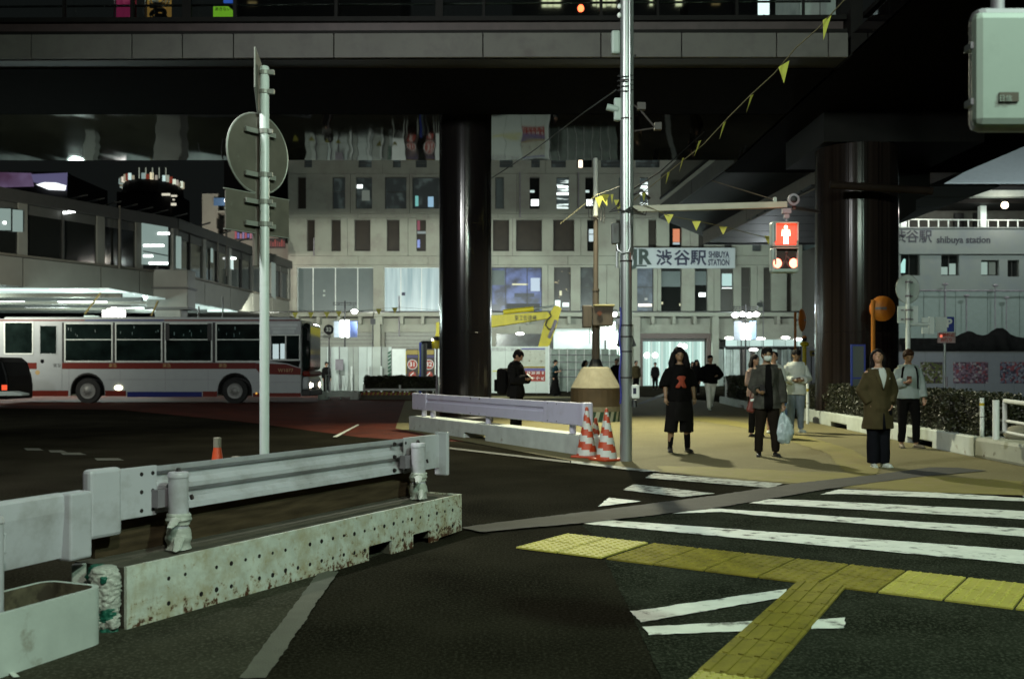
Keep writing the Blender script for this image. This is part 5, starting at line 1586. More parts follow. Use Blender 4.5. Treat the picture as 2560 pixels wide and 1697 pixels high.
for lab, a, b, yt, Y in (("dark office block behind the bridge, left of centre", 560, 1000, -180, 130), ("dark office block with lit windows above the bridge centre", 1280, 1700, -200, 110), ("dark office block at the far left skyline", -300, 160, 430, 130), ("dark office block above the bridge at the right", 1720, 2050, -150, 115)):
    k = Y / F
    x0, x1 = (a - 1280) * k, (b - 1280) * k
    t = thing("office_block", lab, "building", ((x0 + x1) / 2, Y + 5, 0))
    MB().box(x0, x1, Y, Y + 14, 0, H + (HZ - yt) * k).build("wall", "tower_dark", t, world=True)
    if "centre" in lab and a > 1000:
        for (u, v, cc) in ((1355, 1368, 0), (1370, 1382, 0), (1384, 1402, 0), (1482, 1490, 1), (1493, 1502, 0), (1505, 1515, 0), (1518, 1528, 1), (1530, 1540, 0), (1625, 1632, 1), (1690, 1705, 1)):
            for row, (y0, y1) in enumerate(((-4, 14), (-34, -14), (-66, -44))):
                p, q = W(u, y1 + (3 if cc == 0 else 0), Y - 0.3), W(v, y0, Y - 0.3)
                MB().box(p.x, q.x, Y - 0.3, Y - 0.05, p.z, q.z).build("window", glow("office_win", (0.95, 1.0, 0.62), 0.75), t, world=True)
    else:
        p, q = W(a + 60, 12, Y - 0.3), W(a + 80, 4, Y - 0.3)
        if yt < 0:
            MB().box(p.x, q.x, Y - 0.3, Y - 0.05, p.z, q.z).build("window", glow("office_win_dim", (0.4, 0.3, 0.12), 0.25), t, world=True)

# ================================================================== right-hand station building
YR = 60.0; KR = YR / F
def rx(p): return (p - 1280) * KR
def rz_(p): return H + (HZ - p) * KR
rb = thing("station_annex", "blue-grey station wing at the right edge with a railed balcony and lettering", "station", (rx(2450), YR + 5, 0))
XR0, XR1 = 2150, 2950
wr = [(2252, 2300, 632, 689, "green"), (2353, 2398, 636, 689, "lit2"), (2453, 2498, 650, 689, "lit2b"), (2519, 2548, 650, 692, "dark"), (2590, 2635, 650, 690, "dark")]
rh = [(rx(a), rx(b), rz_(d), rz_(c)) for a, b, c, d, k in wr]
wall_cells("wall", "concrete2", rb, rx(XR0), rx(XR1), rz_(636) + 0.0, rz_(572), [], YR - 0.12, 0.3)
wall_cells("wall", "concrete2", rb, rx(XR0), rx(XR1), rz_(727), rz_(637), rh, YR, 0.3)
for i in range(10):
    a = XR0 + i * 80
    wall_cells("wall_panel", mat("panel_greenish", (0.20, 0.24, 0.225), 0.8, var=0.06), rb, rx(a), rx(a + 80), rz_(848), rz_(728), [], YR + 0.05, 0.2, gap=0.015)
MB().box(rx(XR0), rx(XR1), YR + 0.35, YR + 12, 0.0, rz_(572)).build("core", "backing", rb, world=True)
for a, b, c, d, k in wr:
    x0, x1, z0, z1 = rx(a), rx(b), rz_(d), rz_(c)
    mb = MB(); f = 0.05; yy = YR + 0.2
    mb.box(x0, x0 + f, yy, yy + 0.06, z0, z1); mb.box(x1 - f, x1, yy, yy + 0.06, z0, z1); mb.box(x0 + f, x1 - f, yy, yy + 0.06, z0, z0 + f); mb.box(x0 + f, x1 - f, yy, yy + 0.06, z1 - f, z1)
    xm_ = (x0 + x1) / 2
    mb.box(xm_ - 0.025, xm_ + 0.025, yy, yy + 0.055, z0 + f, z1 - f)
    fr = mb.build("window", "frame", rb, world=True)
    MB().box(x0 + 0.01, x1 - 0.01, yy + 0.061, yy + 0.08, z0 + 0.01, z1 - 0.01).build("pane", "glass", fr, world=True)
    gl = glow("annex_room", (0.52, 0.72, 0.62), 0.45)
    if k == "green": MB().prism([W(2251, 682, yy), W(2263, 682, yy), W(2264, 648, yy), W(2260, 647, yy), W(2251, 663, yy)], (0, 0.05, 0)).build("room_light", glow("annex_bright", (0.5, 0.95, 0.85), 0.8), fr, world=True)
    if k.startswith("lit2"):
        za = rz_(658 if k == "lit2" else 654)
        MB().box(x0 + 0.08, xm_ - 0.05, yy + 0.05, yy + 0.0605, z0 + 0.08, za - (0.2 if k == "lit2" else 0)).build("room_light", gl, fr, world=True)
        MB().box(xm_ + 0.05, x1 - 0.10, yy + 0.05, yy + 0.0605, z0 + 0.08, za).build("room_light", gl if k == "lit2" else glow("annex_dim", (0.2, 0.26, 0.2), 0.3), fr, world=True)
for ch, xx in (("渋", 2249), ("谷", 2281), ("駅", 2314)):
    text(ch, 0.80, W(xx, 593, YR - 0.14), mat("dull_letter", (0.035, 0.035, 0.045), 0.7), rb, bold=0.012)
text("shibuya station", 0.56, W(2409, 600, YR - 0.14), "dull_letter", rb, bold=0.012, squeeze=0.97)
# balcony deck, railing, recess, lit piers
MB().box(rx(XR0), rx(XR1), YR - 0.2, YR + 6, rz_(572), rz_(569)).build("balcony_deck", "concrete2", rb, world=True)
MB().tube([(rx(XR0), YR, rz_(548)), (rx(XR1), YR, rz_(554))], 0.035, 8).build("railing", "whitepl", rb, world=True)
x = 2246
while x < 2900:
    MB().box(rx(x), rx(x) + 0.06, YR - 0.02, YR + 0.04, rz_(569), rz_(549)).build("baluster", "whitepl", rb, world=True)
    x += 24.8
MB().box(rx(XR0), rx(XR1), YR + 3.4, YR + 3.6, rz_(569), rz_(500)).build("recess_wall", mat("recess_grey", (0.10, 0.098, 0.085), 0.8), rb, world=True)
for a, b in ((2290, 2307), (2446, 2470), (2497, 2507)):
    MB().box(rx(a), rx(b), YR + 3.2, YR + 3.39, rz_(569), rz_(512)).build("doorway", "black", rb, world=True)
pl_ = glow("pier_lit", (0.62, 0.78, 0.76), 0.5)
MB().box(rx(2246), rx(2269), YR + 1.5, YR + 1.9, rz_(569), rz_(500)).build("lit_pier", "whitepl", rb, world=True)
MB().box(rx(2275), rx(2290), YR + 1.4, YR + 1.8, rz_(569), rz_(500)).build("lit_pier", "whitepl", rb, world=True)
MB().box(rx(2479), rx(2494), YR + 1.4, YR + 1.8, rz_(569), rz_(500)).build("lit_pier", "whitepl", rb, world=True)
lamp('POINT', (rx(2275), YR + 0.4, rz_(520)), 60, (0.85, 1, 0.95), 0.1)
lamp('POINT', (rx(2490), YR + 0.4, rz_(540)), 35, (0.85, 1, 0.95), 0.1)
MB().box(rx(2150), rx(XR1), YR + 0.4, YR + 6, rz_(505), rz_(494)).build("soffit_beam", "bridge", rb, world=True)
MB().box(rx(2150), rx(XR1), YR - 0.3, YR + 0.4, rz_(493), rz_(478)).build("eaves", mat("eave_paint", (0.20, 0.22, 0.19), 0.6), rb, world=True)
MB().box(rx(2150), rx(XR1), YR - 0.1, YR + 0.3, rz_(478), rz_(463)).build("gutter", "bridge", rb, world=True)
MB().prism([(rx(2150), YR - 0.4, rz_(463)), (rx(XR1), YR - 0.4, rz_(463)), (rx(XR1), YR + 7, rz_(463) + 5.5), (rx(2150), YR + 7, rz_(463) + 5.5)], (0, 0.1, 0.15)).build("roof", mat("roof_blue_grey", (0.30, 0.34, 0.355), 0.6, var=0.05), rb, world=True)
for lab, (xx, yy_) in (("white eaves lamp nearer the black column", (2304, 510)), ("white eaves lamp near the right edge", (2512, 513))):
    c = W(xx, yy_, YR - 0.6)
    t = thing("eaves_lamp", lab, "lamp", c, 0, "lamps under the station eaves")
    MB().ell((0, 0, 0), 0.20, 0.2, 0.20).build("bulb", "lampwarm", t, smooth='all')
    MB().tube([(0, 0, 0.15), (0, 0.4, 0.4)], 0.05, 6).build("bracket", "dark", t)
    lamp('POINT', c + Vector((0, -0.6, -0.1)), 160, (1, 0.95, 0.85), 0.15)
mb = MB()
mb.tube([(rx(2245), YR - 0.35, rz_(727)), (rx(2700), YR - 0.35, rz_(729))], 0.05, 6)
mb.build("wall_pipe", "rail_dark", rb, world=True)
for a, y0, y1 in ((2358, 712, 800), (2411, 740, 840), (2482, 715, 830), (2510, 745, 840)):
    mb = MB(); mb.tube([(rx(a), YR - 0.3, rz_(y0)), (rx(a), YR - 0.3, rz_(y1))], 0.035, 6)
    mb.ell((rx(a), YR - 0.34, rz_(y0)), 0.18, 0.1, 0.08)
    mb.build("hanging_cable", "rail_dark", rb, world=True)
# sagging dark tarpaulin
mb = MB(); n = 60
tops_ = []
for i in range(n + 1):
    px_ = 2240 + i * 12
    u = px_
    yy_ = 846 - 18 * math.exp(-((u - 2411) / 26.0) ** 2) - 26 * math.exp(-((u - 2487) / 30.0) ** 2) - 10 * math.exp(-((u - 2600) / 30.0) ** 2)
    tops_.append((rx(u), YR - 0.6 + 0.12 * math.sin(i * 1.7), rz_(yy_)))
k = 0
for i, p in enumerate(tops_):
    mb.v.append(p); mb.v.append((p[0], p[1] - 0.5 + 0.1 * math.sin(i * 2.3), rz_(885)))
for i in range(n):
    mb.f.append((2 * i, 2 * i + 1, 2 * i + 3, 2 * i + 2)); mb.mi.append(0)
t = thing("tarpaulin", "sagging dark tarpaulin hung along the wall above the poster hoarding", "tarpaulin", (rx(2400), YR - 0.6, rz_(885)))
o = mb.build("cloth", mat("tarp_dark", (0.005, 0.005, 0.005), 0.9, spec=0.1, var=0.4, vscale=3), t, world=True, smooth='all')
o.modifiers.new("thick", 'SOLIDIFY').thickness = 0.03
# poster hoarding
YH = 40.0
ho = thing("poster_hoarding", "lavender white hoarding with colourful square posters behind the right hedge", "hoarding", (W(2400, 0, YH).x, YH, 0))
for i in range(8):
    a = 2240 + i * 74
    p, q = W(a, 0, YH), W(a + 73.4, 0, YH)
    MB().box(p.x, q.x, YH, YH + 0.05, 0.05, H + (HZ - 881) * YH / F).build("panel", mat("hoarding_white", (0.29, 0.32, 0.325), 0.5, var=0.04), ho, world=True)
MB().box(W(2240, 0, YH).x, W(2840, 0, YH).x, YH - 0.03, YH + 0.08, H + (HZ - 881) * YH / F, H + (HZ - 878.5) * YH / F).build("cap_rail", "signrim", ho, world=True)
def poster_mat(name, cols, sc):
    m = mat(name, cols[0], 0.5, var=0.1)
    nt = m.node_tree; N, L = nt.nodes, nt.links
    v = N.new("ShaderNodeTexVoronoi"); v.inputs["Scale"].default_value = sc
    tc = N.new("ShaderNodeTexCoord"); L.new(tc.outputs["Object"], v.inputs["Vector"])
    sp = N.new("ShaderNodeSeparateColor"); L.new(v.outputs["Color"], sp.inputs[0])
    r = N.new("ShaderNodeValToRGB"); r.color_ramp.interpolation = 'CONSTANT'
    r.color_ramp.elements[0].color = tuple(cols[0]) + (1,)
    r.color_ramp.elements[1].color = tuple(cols[-1]) + (1,); r.color_ramp.elements[1].position = 0.85
    for i, c in enumerate(cols[1:-1]):
        e = r.color_ramp.elements.new((i + 1) / len(cols)); e.color = tuple(c) + (1,)
    L.new(sp.outputs[0], r.inputs[0]); L.new(r.outputs[0], N["Principled BSDF"].inputs["Base Color"])
    return m
for a, b, cols in ((2301, 2356, ((0.10, 0.12, 0.03), (0.16, 0.17, 0.05), (0.05, 0.03, 0.05), (0.10, 0.12, 0.03), (0.35, 0.35, 0.30))), (2383, 2470, ((0.20, 0.13, 0.18), (0.25, 0.18, 0.22), (0.30, 0.08, 0.09), (0.10, 0.06, 0.08), (0.42, 0.40, 0.38))), (2500, 2590, ((0.10, 0.11, 0.15), (0.20, 0.21, 0.26), (0.06, 0.05, 0.07), (0.30, 0.09, 0.10), (0.30, 0.32, 0.34)))):
    p, q = W(a, 958, YH), W(b, 905, YH)
    MB().box(p.x, q.x, YH - 0.02, YH - 0.002, p.z, q.z).build("poster", poster_mat("poster_%d" % a, cols, 13.0), ho, world=True)

# ================================================================== left elevated station passage
pa = thing("elevated_passage", "glazed elevated passage on grey girders over the bus, bending away to the right", "passage", (-18, 50, 0))
A0, K0, E0 = Vector((-34.0, 20.0, 0)), Vector((-17.6, 52.0, 0)), Vector((-16.3, 73.0, 0))
A0 = Vector((-25.2, 37.0, 0))
pg = mat("passage_grey", (0.15, 0.15, 0.13), 0.6, var=0.08, vscale=1.5)
pgd = mat("passage_grey_dark", (0.035, 0.035, 0.032), 0.6, var=0.1)
def seg(p, q, z0, z1, th, nm, m, off=0.0):
    d = (q - p).normalized(); nrm_ = Vector((-d.y, d.x, 0))   # to the left/back side
    a = p + nrm_ * off; b = q + nrm_ * off
    MB().prism([(a.x, a.y, z0), (b.x, b.y, z0), (b.x, b.y, z1), (a.x, a.y, z1)], nrm_ * th).build(nm, m, pa, world=True)
ZB, ZG, ZT0, ZT = 4.95, 6.25, 8.6, 9.15
for (p, q, cutsn, nm) in ((A0, K0, (0.0, 0.25, 0.47, 0.72, 0.86, 1.0), "near"), (K0, E0, (0.0, 0.2, 0.40, 0.60, 0.80, 1.0), "far")):
    for i in range(len(cutsn) - 1):
        a = p.lerp(q, cutsn[i] + 0.002); b = p.lerp(q, cutsn[i + 1] - 0.002)
        seg(a, b, ZB, ZG - 0.03, 0.25, "girder_panel", pg)
    seg(p, q, ZG, ZG + 0.10, 0.3, "sill", "signback", -0.05)
    seg(p, q, ZT0 + 0.02, ZT, 0.45, "roof_edge", pgd, -0.2)
    seg(p, q, ZT0 - 0.42, ZT0, 0.05, "louvre_band", mat("louvre", (0.055, 0.056, 0.05), 0.6, var=0.3, stretch=(1, 1, 30)), 0.08)
    seg(p, q, ZG + 0.1, ZT0 - 0.42, 0.02, "window_band", "glass", 0.10)
    nposts = 6
    for i in range(len(cutsn)):
        c = p.lerp(q, cutsn[i]); d = (q - p).normalized(); nn = Vector((-d.y, d.x, 0))
        a = c - d * 0.22; b = c + d * 0.22
        MB().prism([(a.x, a.y, ZG + 0.1), (b.x, b.y, ZG + 0.1), (b.x, b.y, ZT0 + 0.02), (a.x, a.y, ZT0 + 0.02)], nn * 0.18 ).build("mullion", pg, pa, world=True)
        if i < len(cutsn) - 1:
            c2 = p.lerp(q, cutsn[i] * 0.5 + cutsn[i + 1] * 0.5)
            a = c2 - d * 0.04; b = c2 + d * 0.04
            MB().prism([(a.x, a.y, ZG + 0.1), (b.x, b.y, ZG + 0.1), (b.x, b.y, ZT0), (a.x, a.y, ZT0)], nn * 0.09).build("mullion", pgd, pa, world=True)
# lit stretches of the glazing (rooms visible behind the glass)
def passage_pt(px, py):
    """point on the passage face seen at a pixel"""
    for p, q in ((A0, K0), (K0, E0)):
        sx = (px - 1280) / F
        d = q - p
        den = d.x - sx * d.y
        s = (sx * p.y - p.x) / den
        if -0.4 <= s <= 1.02:
            y = p.y + d.y * s
            if p is A0 and s > 1.0: continue
            return Vector((p.x + d.x * s, y, H + (HZ - py) * y / F))
def litquad(px0, px1, y0a, y0b, y1a, y1b, m_, nm="lit_room", off=-0.005):
    a, b, c, d = passage_pt(px0, y0a), passage_pt(px1, y0b), passage_pt(px1, y1b), passage_pt(px0, y1a)
    MB().prism([a + Vector((0.09, 0, 0)), b + Vector((0.09, 0, 0)), c + Vector((0.09, 0, 0)), d + Vector((0.09, 0, 0))], (-0.03, 0, 0)).build(nm, m_, pa, world=True)
room = glow("passage_room", (0.48, 0.66, 0.60), 0.42)
litquad(351, 416, 546, 556, 661, 664, room)
litquad(-30, 22, 520, 522, 575, 576, room)
litquad(28, 52, 524, 526, 579, 580, room)
litquad(437, 449, 590, 592, 670, 672, room)
litquad(676, 686, 650, 655, 740, 748, glow("passage_room2", (0.42, 0.55, 0.48), 0.3))
litquad(574, 580, 640, 642, 672, 674, glow("passage_room3", (0.7, 0.9, 0.85), 0.9))
litquad(524, 529, 620, 622, 655, 657, room)
tb_ = glow("passage_tube", (0.95, 1, 0.97), 4.0)
def tubelamp(px0, px1, y):
    a, b = passage_pt(px0, y), passage_pt(px1, y)
    MB().bar(a + Vector((0.15, 0, 0)), b + Vector((0.15, 0, 0)), 0.06, 0.12).build("tube_lamp", tb_, pa, world=True)
for a, b, y in ((388, 416, 584), (352, 402, 614), (352, 374, 640), (366, 412, 658), (150, 160, 532), (162, 170, 530), (171, 179, 529), (572, 583, 646), (0, 6, 557)):
    tubelamp(a, b, y)
mb = MB()
for q in range(6):
    a, b = passage_pt(351, 628 + q * 0), passage_pt(416, 640)
a, b = passage_pt(352, 628), passage_pt(416, 640)
mb.bar(a + Vector((0.13, 0, 0)), b + Vector((0.13, 0, 0)), 0.03, 0.05)
mb.build("inner_rail", "dark", pa, world=True)
# body of the passage behind the face (floor, roof)
for (p, q) in ((A0, K0), (K0, E0)):
    d = (q - p).normalized(); nn = Vector((-d.y, d.x, 0))
    for z0, z1, nm, m_ in ((ZB - 0.02, ZB + 0.6, "floor_slab", pgd), (ZT - 0.3, ZT + 0.1, "roof_slab", pgd), ):
        a, b = p + nn * 0.3, q + nn * 0.3
        MB().prism([(a.x, a.y, z0), (b.x, b.y, z0), (b.x, b.y, z1), (a.x, a.y, z1)], nn * 5.0).build(nm, m_, pa, world=True)
    a, b = p + nn * 0.35, q + nn * 0.35
    MB().prism([(a.x, a.y, ZG), (b.x, b.y, ZG), (b.x, b.y, ZT0), (a.x, a.y, ZT0)], nn * 0.1).build("inner_wall", "dark", pa, world=True)
# roof trusses poking up over the corner
mb = MB()
for i in range(10):
    p = A0.lerp(K0, 0.62 + i * 0.06) if i < 6 else K0.lerp(E0, (i - 6) * 0.16)
    mb.bar((p.x - 0.3, p.y, ZT + 0.02), (p.x + 0.3, p.y + 1.0, ZT + 0.42), 0.08, 0.08)
mb.build("roof_truss", pgd, pa, world=True, kind="stuff")
# corner pier
c = W(425, 745, 51.3)
MB().box(c.x - 1.0, c.x + 1.1, 50.7, 52.0, ZB - 0.55, ZG + 0.12).build("corner_block", pg, pa, world=True, bevel=0.05)
MB().box(c.x - 1.08, c.x + 1.18, 50.6, 52.05, ZB + 0.42, ZB + 0.52).build("corner_rib", pgd, pa, world=True)
MB().box(c.x - 1.08, c.x + 1.18, 50.6, 52.05, ZB - 0.62, ZB - 0.50).build("corner_rib", pgd, pa, world=True)
MB().box(c.x - 0.65, c.x + 0.70, 50.9, 52.0, 0.0, ZB - 0.6).build("pier", pg, pa, world=True, bevel=0.05)
for px_, y0, y1 in ((292, 515, 672), (560, 580, 690), (538, 588, 700)):
    p = passage_pt(px_, y0) + Vector((0.15, -0.05, 0)); q = passage_pt(px_, y1) + Vector((0.15, -0.05, 0))
    MB().tube([p, q], 0.06, 8).build("down_pipe", "signback", pa, world=True)

# bus terminal under the passage: ceiling with its light painted in as uneven glow, fluorescent troffers, kiosk lights
tm = thing("terminal_canopy", "brightly lit bus terminal canopy under the elevated passage", "canopy", (-24, 58, 0))
cw = streak_glow("terminal_ceiling_glow", (0.20, 0.28, 0.26), (0.75, 0.95, 0.88), 1.25, 0.35, (0.35, 1.3, 1), 0.35, 0.68)
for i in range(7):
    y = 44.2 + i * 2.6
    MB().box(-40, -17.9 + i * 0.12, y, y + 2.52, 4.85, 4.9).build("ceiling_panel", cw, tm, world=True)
for i in range(6):
    y = 46.6 + i * 2.6
    MB().box(-40, -18.3, y, y + 0.2, 4.66, 4.849).build("ceiling_rib", pgd if i % 2 else "signback", tm, world=True)
for x_, y_ in ((-38, 50), (-34, 50), (-30, 50.5), (-26, 50.5), (-22, 51), (-36, 55), (-31, 55), (-26, 55.5), (-21, 56), (-30, 60), (-24, 60)):
    MB().box(x_ - 1.2, x_ + 1.2, y_ - 0.16, y_ + 0.16, 4.72, 4.8499).build("troffer", glow("troffer_glow", (0.93, 1.0, 0.98), 5.0), tm, world=True)
for x_ in (-38, -24):
    MB().box(x_ - 0.3, x_ + 0.3, 56.5, 57.1, 0, 4.34).build("pillar", pg, tm, world=True)
MB().box(-44, -18.2, 63.8, 64.1, 0, 4.5).build("back_wall", mat("terminal_back", (0.42, 0.47, 0.45), 0.6, var=0.3, vscale=0.8, stretch=(1, 1, 0.2)), tm, world=True)
for x_, y_ in ((-24.5, 46), (-20.5, 46.8), (-27, 50), (-22, 50.5), (-19.5, 54), (-25, 55), (-22, 59)):
    lamp('POINT', (x_, y_, 4.0), 520, (0.78, 1.0, 0.92), 0.4)
c = W(285, 780, 47)
t = thing("flood_cluster", "glaring cluster of white lamps above the bus roof", "lamp", (c.x, 47, 4.3))
for i in range(5):
    MB().box(c.x - 0.52 + i * 0.21, c.x - 0.33 + i * 0.21, 46.9, 47.1, c.z - 0.25, c.z + 0.22 - 0.07 * abs(i - 2)).build("lamp_panel", "lampw", t, world=True, bevel=0.02)
MB().tube([(c.x, 47.1, c.z + 0.2), (c.x, 47.1, 4.35)], 0.03, 6).build("stem", "dark", t, world=True)
MB().box(c.x - 0.8, c.x + 0.8, 47.0, 47.1, c.z + 0.24, c.z + 0.30).build("hood", "dark", t, world=True)
for xx in (281, 326):
    for yy_ in (732, 747):
        c = W(xx, yy_, 52)
        MB().ell(c, 0.14, 0.14, 0.12).build("spot_lamp", "lampw", tm, world=True, smooth='all')
for (a, ya, b, yb) in ((252, 732, 212, 785), (395, 752, 378, 790)):
    MB().bar(W(a, ya, 46), W(b, yb, 46), 0.07, 0.07).build("yellow_brace", mat("brace_yellow", (0.20, 0.15, 0.03), 0.6), tm, world=True)
for xx, y0 in ((497, 766), (557, 742)):
    MB().tube([W(xx, 800, 44), W(xx, y0, 44)], 0.035, 6).build("mast", "dark", tm, world=True)

# ================================================================== bus
YB_ = 38.0; KB = YB_ / F
def bxp(p): return (p - 1280) * KB
def bzp(p): return H + (HZ - p) * KB
bus = thing("city_bus", "silver city bus with red bands and large dark windows, facing right on the red lane", "bus", (bxp(400), YB_ + 1.25, 0))
BX0, BX1 = bxp(-8), bxp(752)
zr_, zb_ = bzp(797), bzp(992)
# body side with wheel arches cut in its outline
def arch(cx, r, z0):
    out = []
    for i in range(13):
        a = PI * i / 12
        out.append((cx - r * math.cos(a), z0 + max(0, math.sin(a)) * (r * 1.02) ))
    return out
wz = 0.48
w1, w2 = bxp(219), bxp(587)
low = 0.28
outline = [(BX0, low)]
outline += [(w1 - 0.66, low)] + [(x, max(low, z)) for x, z in arch(w1, 0.66, wz + 0.02)] + [(w1 + 0.66, low)]
outline += [(w2 - 0.66, low)] + [(x, max(low, z)) for x, z in arch(w2, 0.66, wz + 0.02)] + [(w2 + 0.66, low)]
outline += [(BX1, low), (BX1, zr_ - 0.10), (BX1 - 0.12, zr_), (BX0 + 0.1, zr_), (BX0, zr_ - 0.1)]
for y0, th in ((YB_, 0.06), (YB_ + 2.44, 0.06)):
    MB().prism([(x, y0, z) for x, z in outline], (0, th, 0)).build("side_panel", "busgrey", bus, world=True)
MB().box(BX0 + 0.02, BX1 - 0.04, YB_ + 0.061, YB_ + 2.439, zr_ - 0.12, zr_ - 0.02).build("roof", "busgrey", bus, world=True, bevel=0.03)
MB().box(BX0 + 0.02, BX1 - 0.5, YB_ + 0.5, YB_ + 2.0, zr_ - 0.02, zr_ + 0.10).build("roof_unit", "busgrey", bus, world=True, bevel=0.04)
MB().box(BX0, BX0 + 0.06, YB_ + 0.061, YB_ + 2.439, low, zr_ - 0.1).build("rear_panel", "busgrey", bus, world=True)
MB().box(BX0 + 0.1, BX1 - 0.1, YB_ + 0.7, YB_ + 2.4, 0.35, 1.25).build("floor_block", "black", bus, world=True)
# trims (all proud of the panel)
def btrim(a, b, ya, yb, m_, nm, dy=0.006, bev=0):
    return MB().box(bxp(a), bxp(b), YB_ - dy, YB_ - 0.0015, bzp(yb), bzp(ya)).build(nm, m_, bus, world=True, bevel=bev)
btrim(-8, 212, 799, 802.5, "busred", "roof_stripe"); btrim(212.5, 410, 799, 802.5, "busblue", "roof_stripe"); btrim(410.5, 750, 799, 802.5, "busred", "roof_stripe")
btrim(-8, 640, 906.5, 922, "busred", "waist_band")
MB().prism([(bxp(640.2), YB_ - 0.006, bzp(922)), (bxp(652), YB_ - 0.006, bzp(935)), (bxp(752), YB_ - 0.006, bzp(937)), (bxp(752), YB_ - 0.006, bzp(921)), (bxp(715), YB_ - 0.006, bzp(910)), (bxp(640.2), YB_ - 0.006, bzp(908))], (0, 0.0045, 0)).build("waist_band", "busred", bus, world=True)
btrim(-8, 171, 976, 990, "busred", "skirt_band"); btrim(263, 315, 976, 990, "busred", "skirt_band"); btrim(318, 505, 979, 992, "busblue", "skirt_band"); btrim(507, 543, 978, 991, "busred", "skirt_band"); btrim(632, 752, 982, 991, "busred", "skirt_band")
text("W1077", 0.19, W(714, 926, YB_ - 0.009), mat("gold_print", (0.35, 0.24, 0.10), 0.5), bus, extrude=0.001)
for xx in (143, 282, 417, 557):
    text("東急", 0.16, W(xx, 914, YB_ - 0.009), "gold_print", bus, extrude=0.001)
for a in (172, 300, 413, 520, 648):
    btrim(a, a + 0.7, 923, 975, "rail_dark", "panel_seam", 0.003)
btrim(264, 540, 948, 948.8, "rail_dark", "panel_seam", 0.003); btrim(640, 752, 955, 955.8, "rail_dark", "panel_seam", 0.003)
def bwin(a, b, c, d, nm="window", mid=849, m_="glass", fm="framelt", fwp=3.2):
    fr_mb = MB()
    x0, x1, z0, z1 = bxp(a), bxp(b), bzp(d), bzp(c); f = fwp * KB
    ya, yb = YB_ - 0.022, YB_ - 0.002
    fr_mb.box(x0, x0 + f, ya, yb, z0, z1); fr_mb.box(x1 - f, x1, ya, yb, z0, z1)
    fr_mb.box(x0 + f, x1 - f, ya, yb, z0, z0 + f); fr_mb.box(x0 + f, x1 - f, ya, yb, z1 - f, z1)
    if mid:
        fr_mb.box(x0 + f, x1 - f, ya, yb, bzp(mid) - f * 0.4, bzp(mid) + f * 0.4)
    fr = fr_mb.build(nm, fm, bus, world=True, bevel=0.008)
    MB().box(x0 + f * 0.6, x1 - f * 0.6, YB_ - 0.0125, YB_ - 0.001, z0 + f * 0.6, z1 - f * 0.6).build("pane", m_, fr, world=True)
    return fr
busglass = mat("bus_glass", (0.006, 0.011, 0.010), 0.08, var=0.5, vscale=2.0, spec=0.55)
bwin(10, 84, 804, 886, mid=None, m_=busglass)
for a, b in ((161, 282), (288, 406), (412, 531), (539, 655)):
    bwin(a, b, 807, 905, m_=busglass)
for a, b in ((413.5, 424), (519, 530)):
    MB().box(bxp(a), bxp(b), YB_ - 0.024, YB_ - 0.0225, bzp(851), bzp(808)).build("blind", "black", bus, world=True)
for a, b in ((282.5, 287.5), (406.5, 411.5), (531.5, 538.5), (155, 160.5)):
    btrim(a, b, 806, 906, "black", "pillar", 0.004)
# faint interior: strap marks with a slight glow painted in
si = glow("bus_interior_glint", (0.10, 0.30, 0.27), 0.10)
rb_ = random.Random(8)
for a, b in ((168, 276), (294, 400), (426, 516), (545, 650)):
    for q in range(5):
        u = rb_.uniform(a, b); v = rb_.uniform(812, 838); l = rb_.uniform(4, 10)
        MB().box(bxp(u), bxp(u + rb_.uniform(1, 2.4)), YB_ - 0.0150, YB_ - 0.0127, bzp(v + l), bzp(v)).build("hand_strap", si, bus, world=True)
# door
MB().box(bxp(92), bxp(155), YB_ - 0.010, YB_ - 0.001, bzp(974), bzp(804)).build("door", "busgrey", bus, world=True, bevel=0.004)
bd = bwin(99, 143, 813, 886, nm="door_window", mid=None, m_=busglass, fm="busgrey", fwp=2)
MB().lathe([(0.085, -0.03), (0.075, 0)], (bxp(106), YB_ - 0.01, bzp(903)), 16, tilt=Matrix.Rotation(R(90), 3, 'X')).build("door_handle", "rail_dark", bus, world=True)
btrim(0, 78, 926, 928, "framelt", "grille_frame"); btrim(0, 72, 929, 976, "black", "engine_grille")
for y in (935, 947, 958, 968):
    btrim(2, 70, y, y + 1.2, "rail_dark", "grille_slat", 0.012)
MB().lathe([(0.09, -0.004), (0.09, 0)], (bxp(94), YB_ - 0.012, bzp(931)), 16, tilt=Matrix.Rotation(R(90), 3, 'X')).build("fuel_cap", "gold_print", bus, world=True)
# driver window with lit posters behind
bwin(675, 751, 836, 901, mid=None, m_=busglass)
MB().box(bxp(713), bxp(716), YB_ - 0.024, YB_ - 0.0228, bzp(898), bzp(838)).build("window_bar", "framelt", bus, world=True)
MB().box(bxp(682), bxp(697), YB_ - 0.0150, YB_ - 0.0127, bzp(897), bzp(860)).build("inside_notice", glow("notice_lit", (0.75, 0.95, 0.95), 0.6), bus, world=True)
MB().box(bxp(701), bxp(712), YB_ - 0.0150, YB_ - 0.0127, bzp(897), bzp(859)).build("inside_notice", "notice_lit", bus, world=True)
MB().prism([(bxp(676), YB_ - 0.006, bzp(902)), (bxp(751), YB_ - 0.006, bzp(902)), (bxp(747), YB_ - 0.006, bzp(918)), (bxp(720), YB_ - 0.006, bzp(909))], (0, 0.003, 0)).build("lower_glass", "glass", bus, world=True)
# bright strips painted as reflections on the roof-side panel over the driver
for k, (ya, yb) in enumerate(((809, 816), (818, 824), (826, 834))):
    btrim(676 + k * 3, 744 - k * 4, ya, yb, mat("silver_highlight", (0.42, 0.46, 0.46), 0.25, var=0.2, vscale=1.5), "painted_highlight", 0.01)
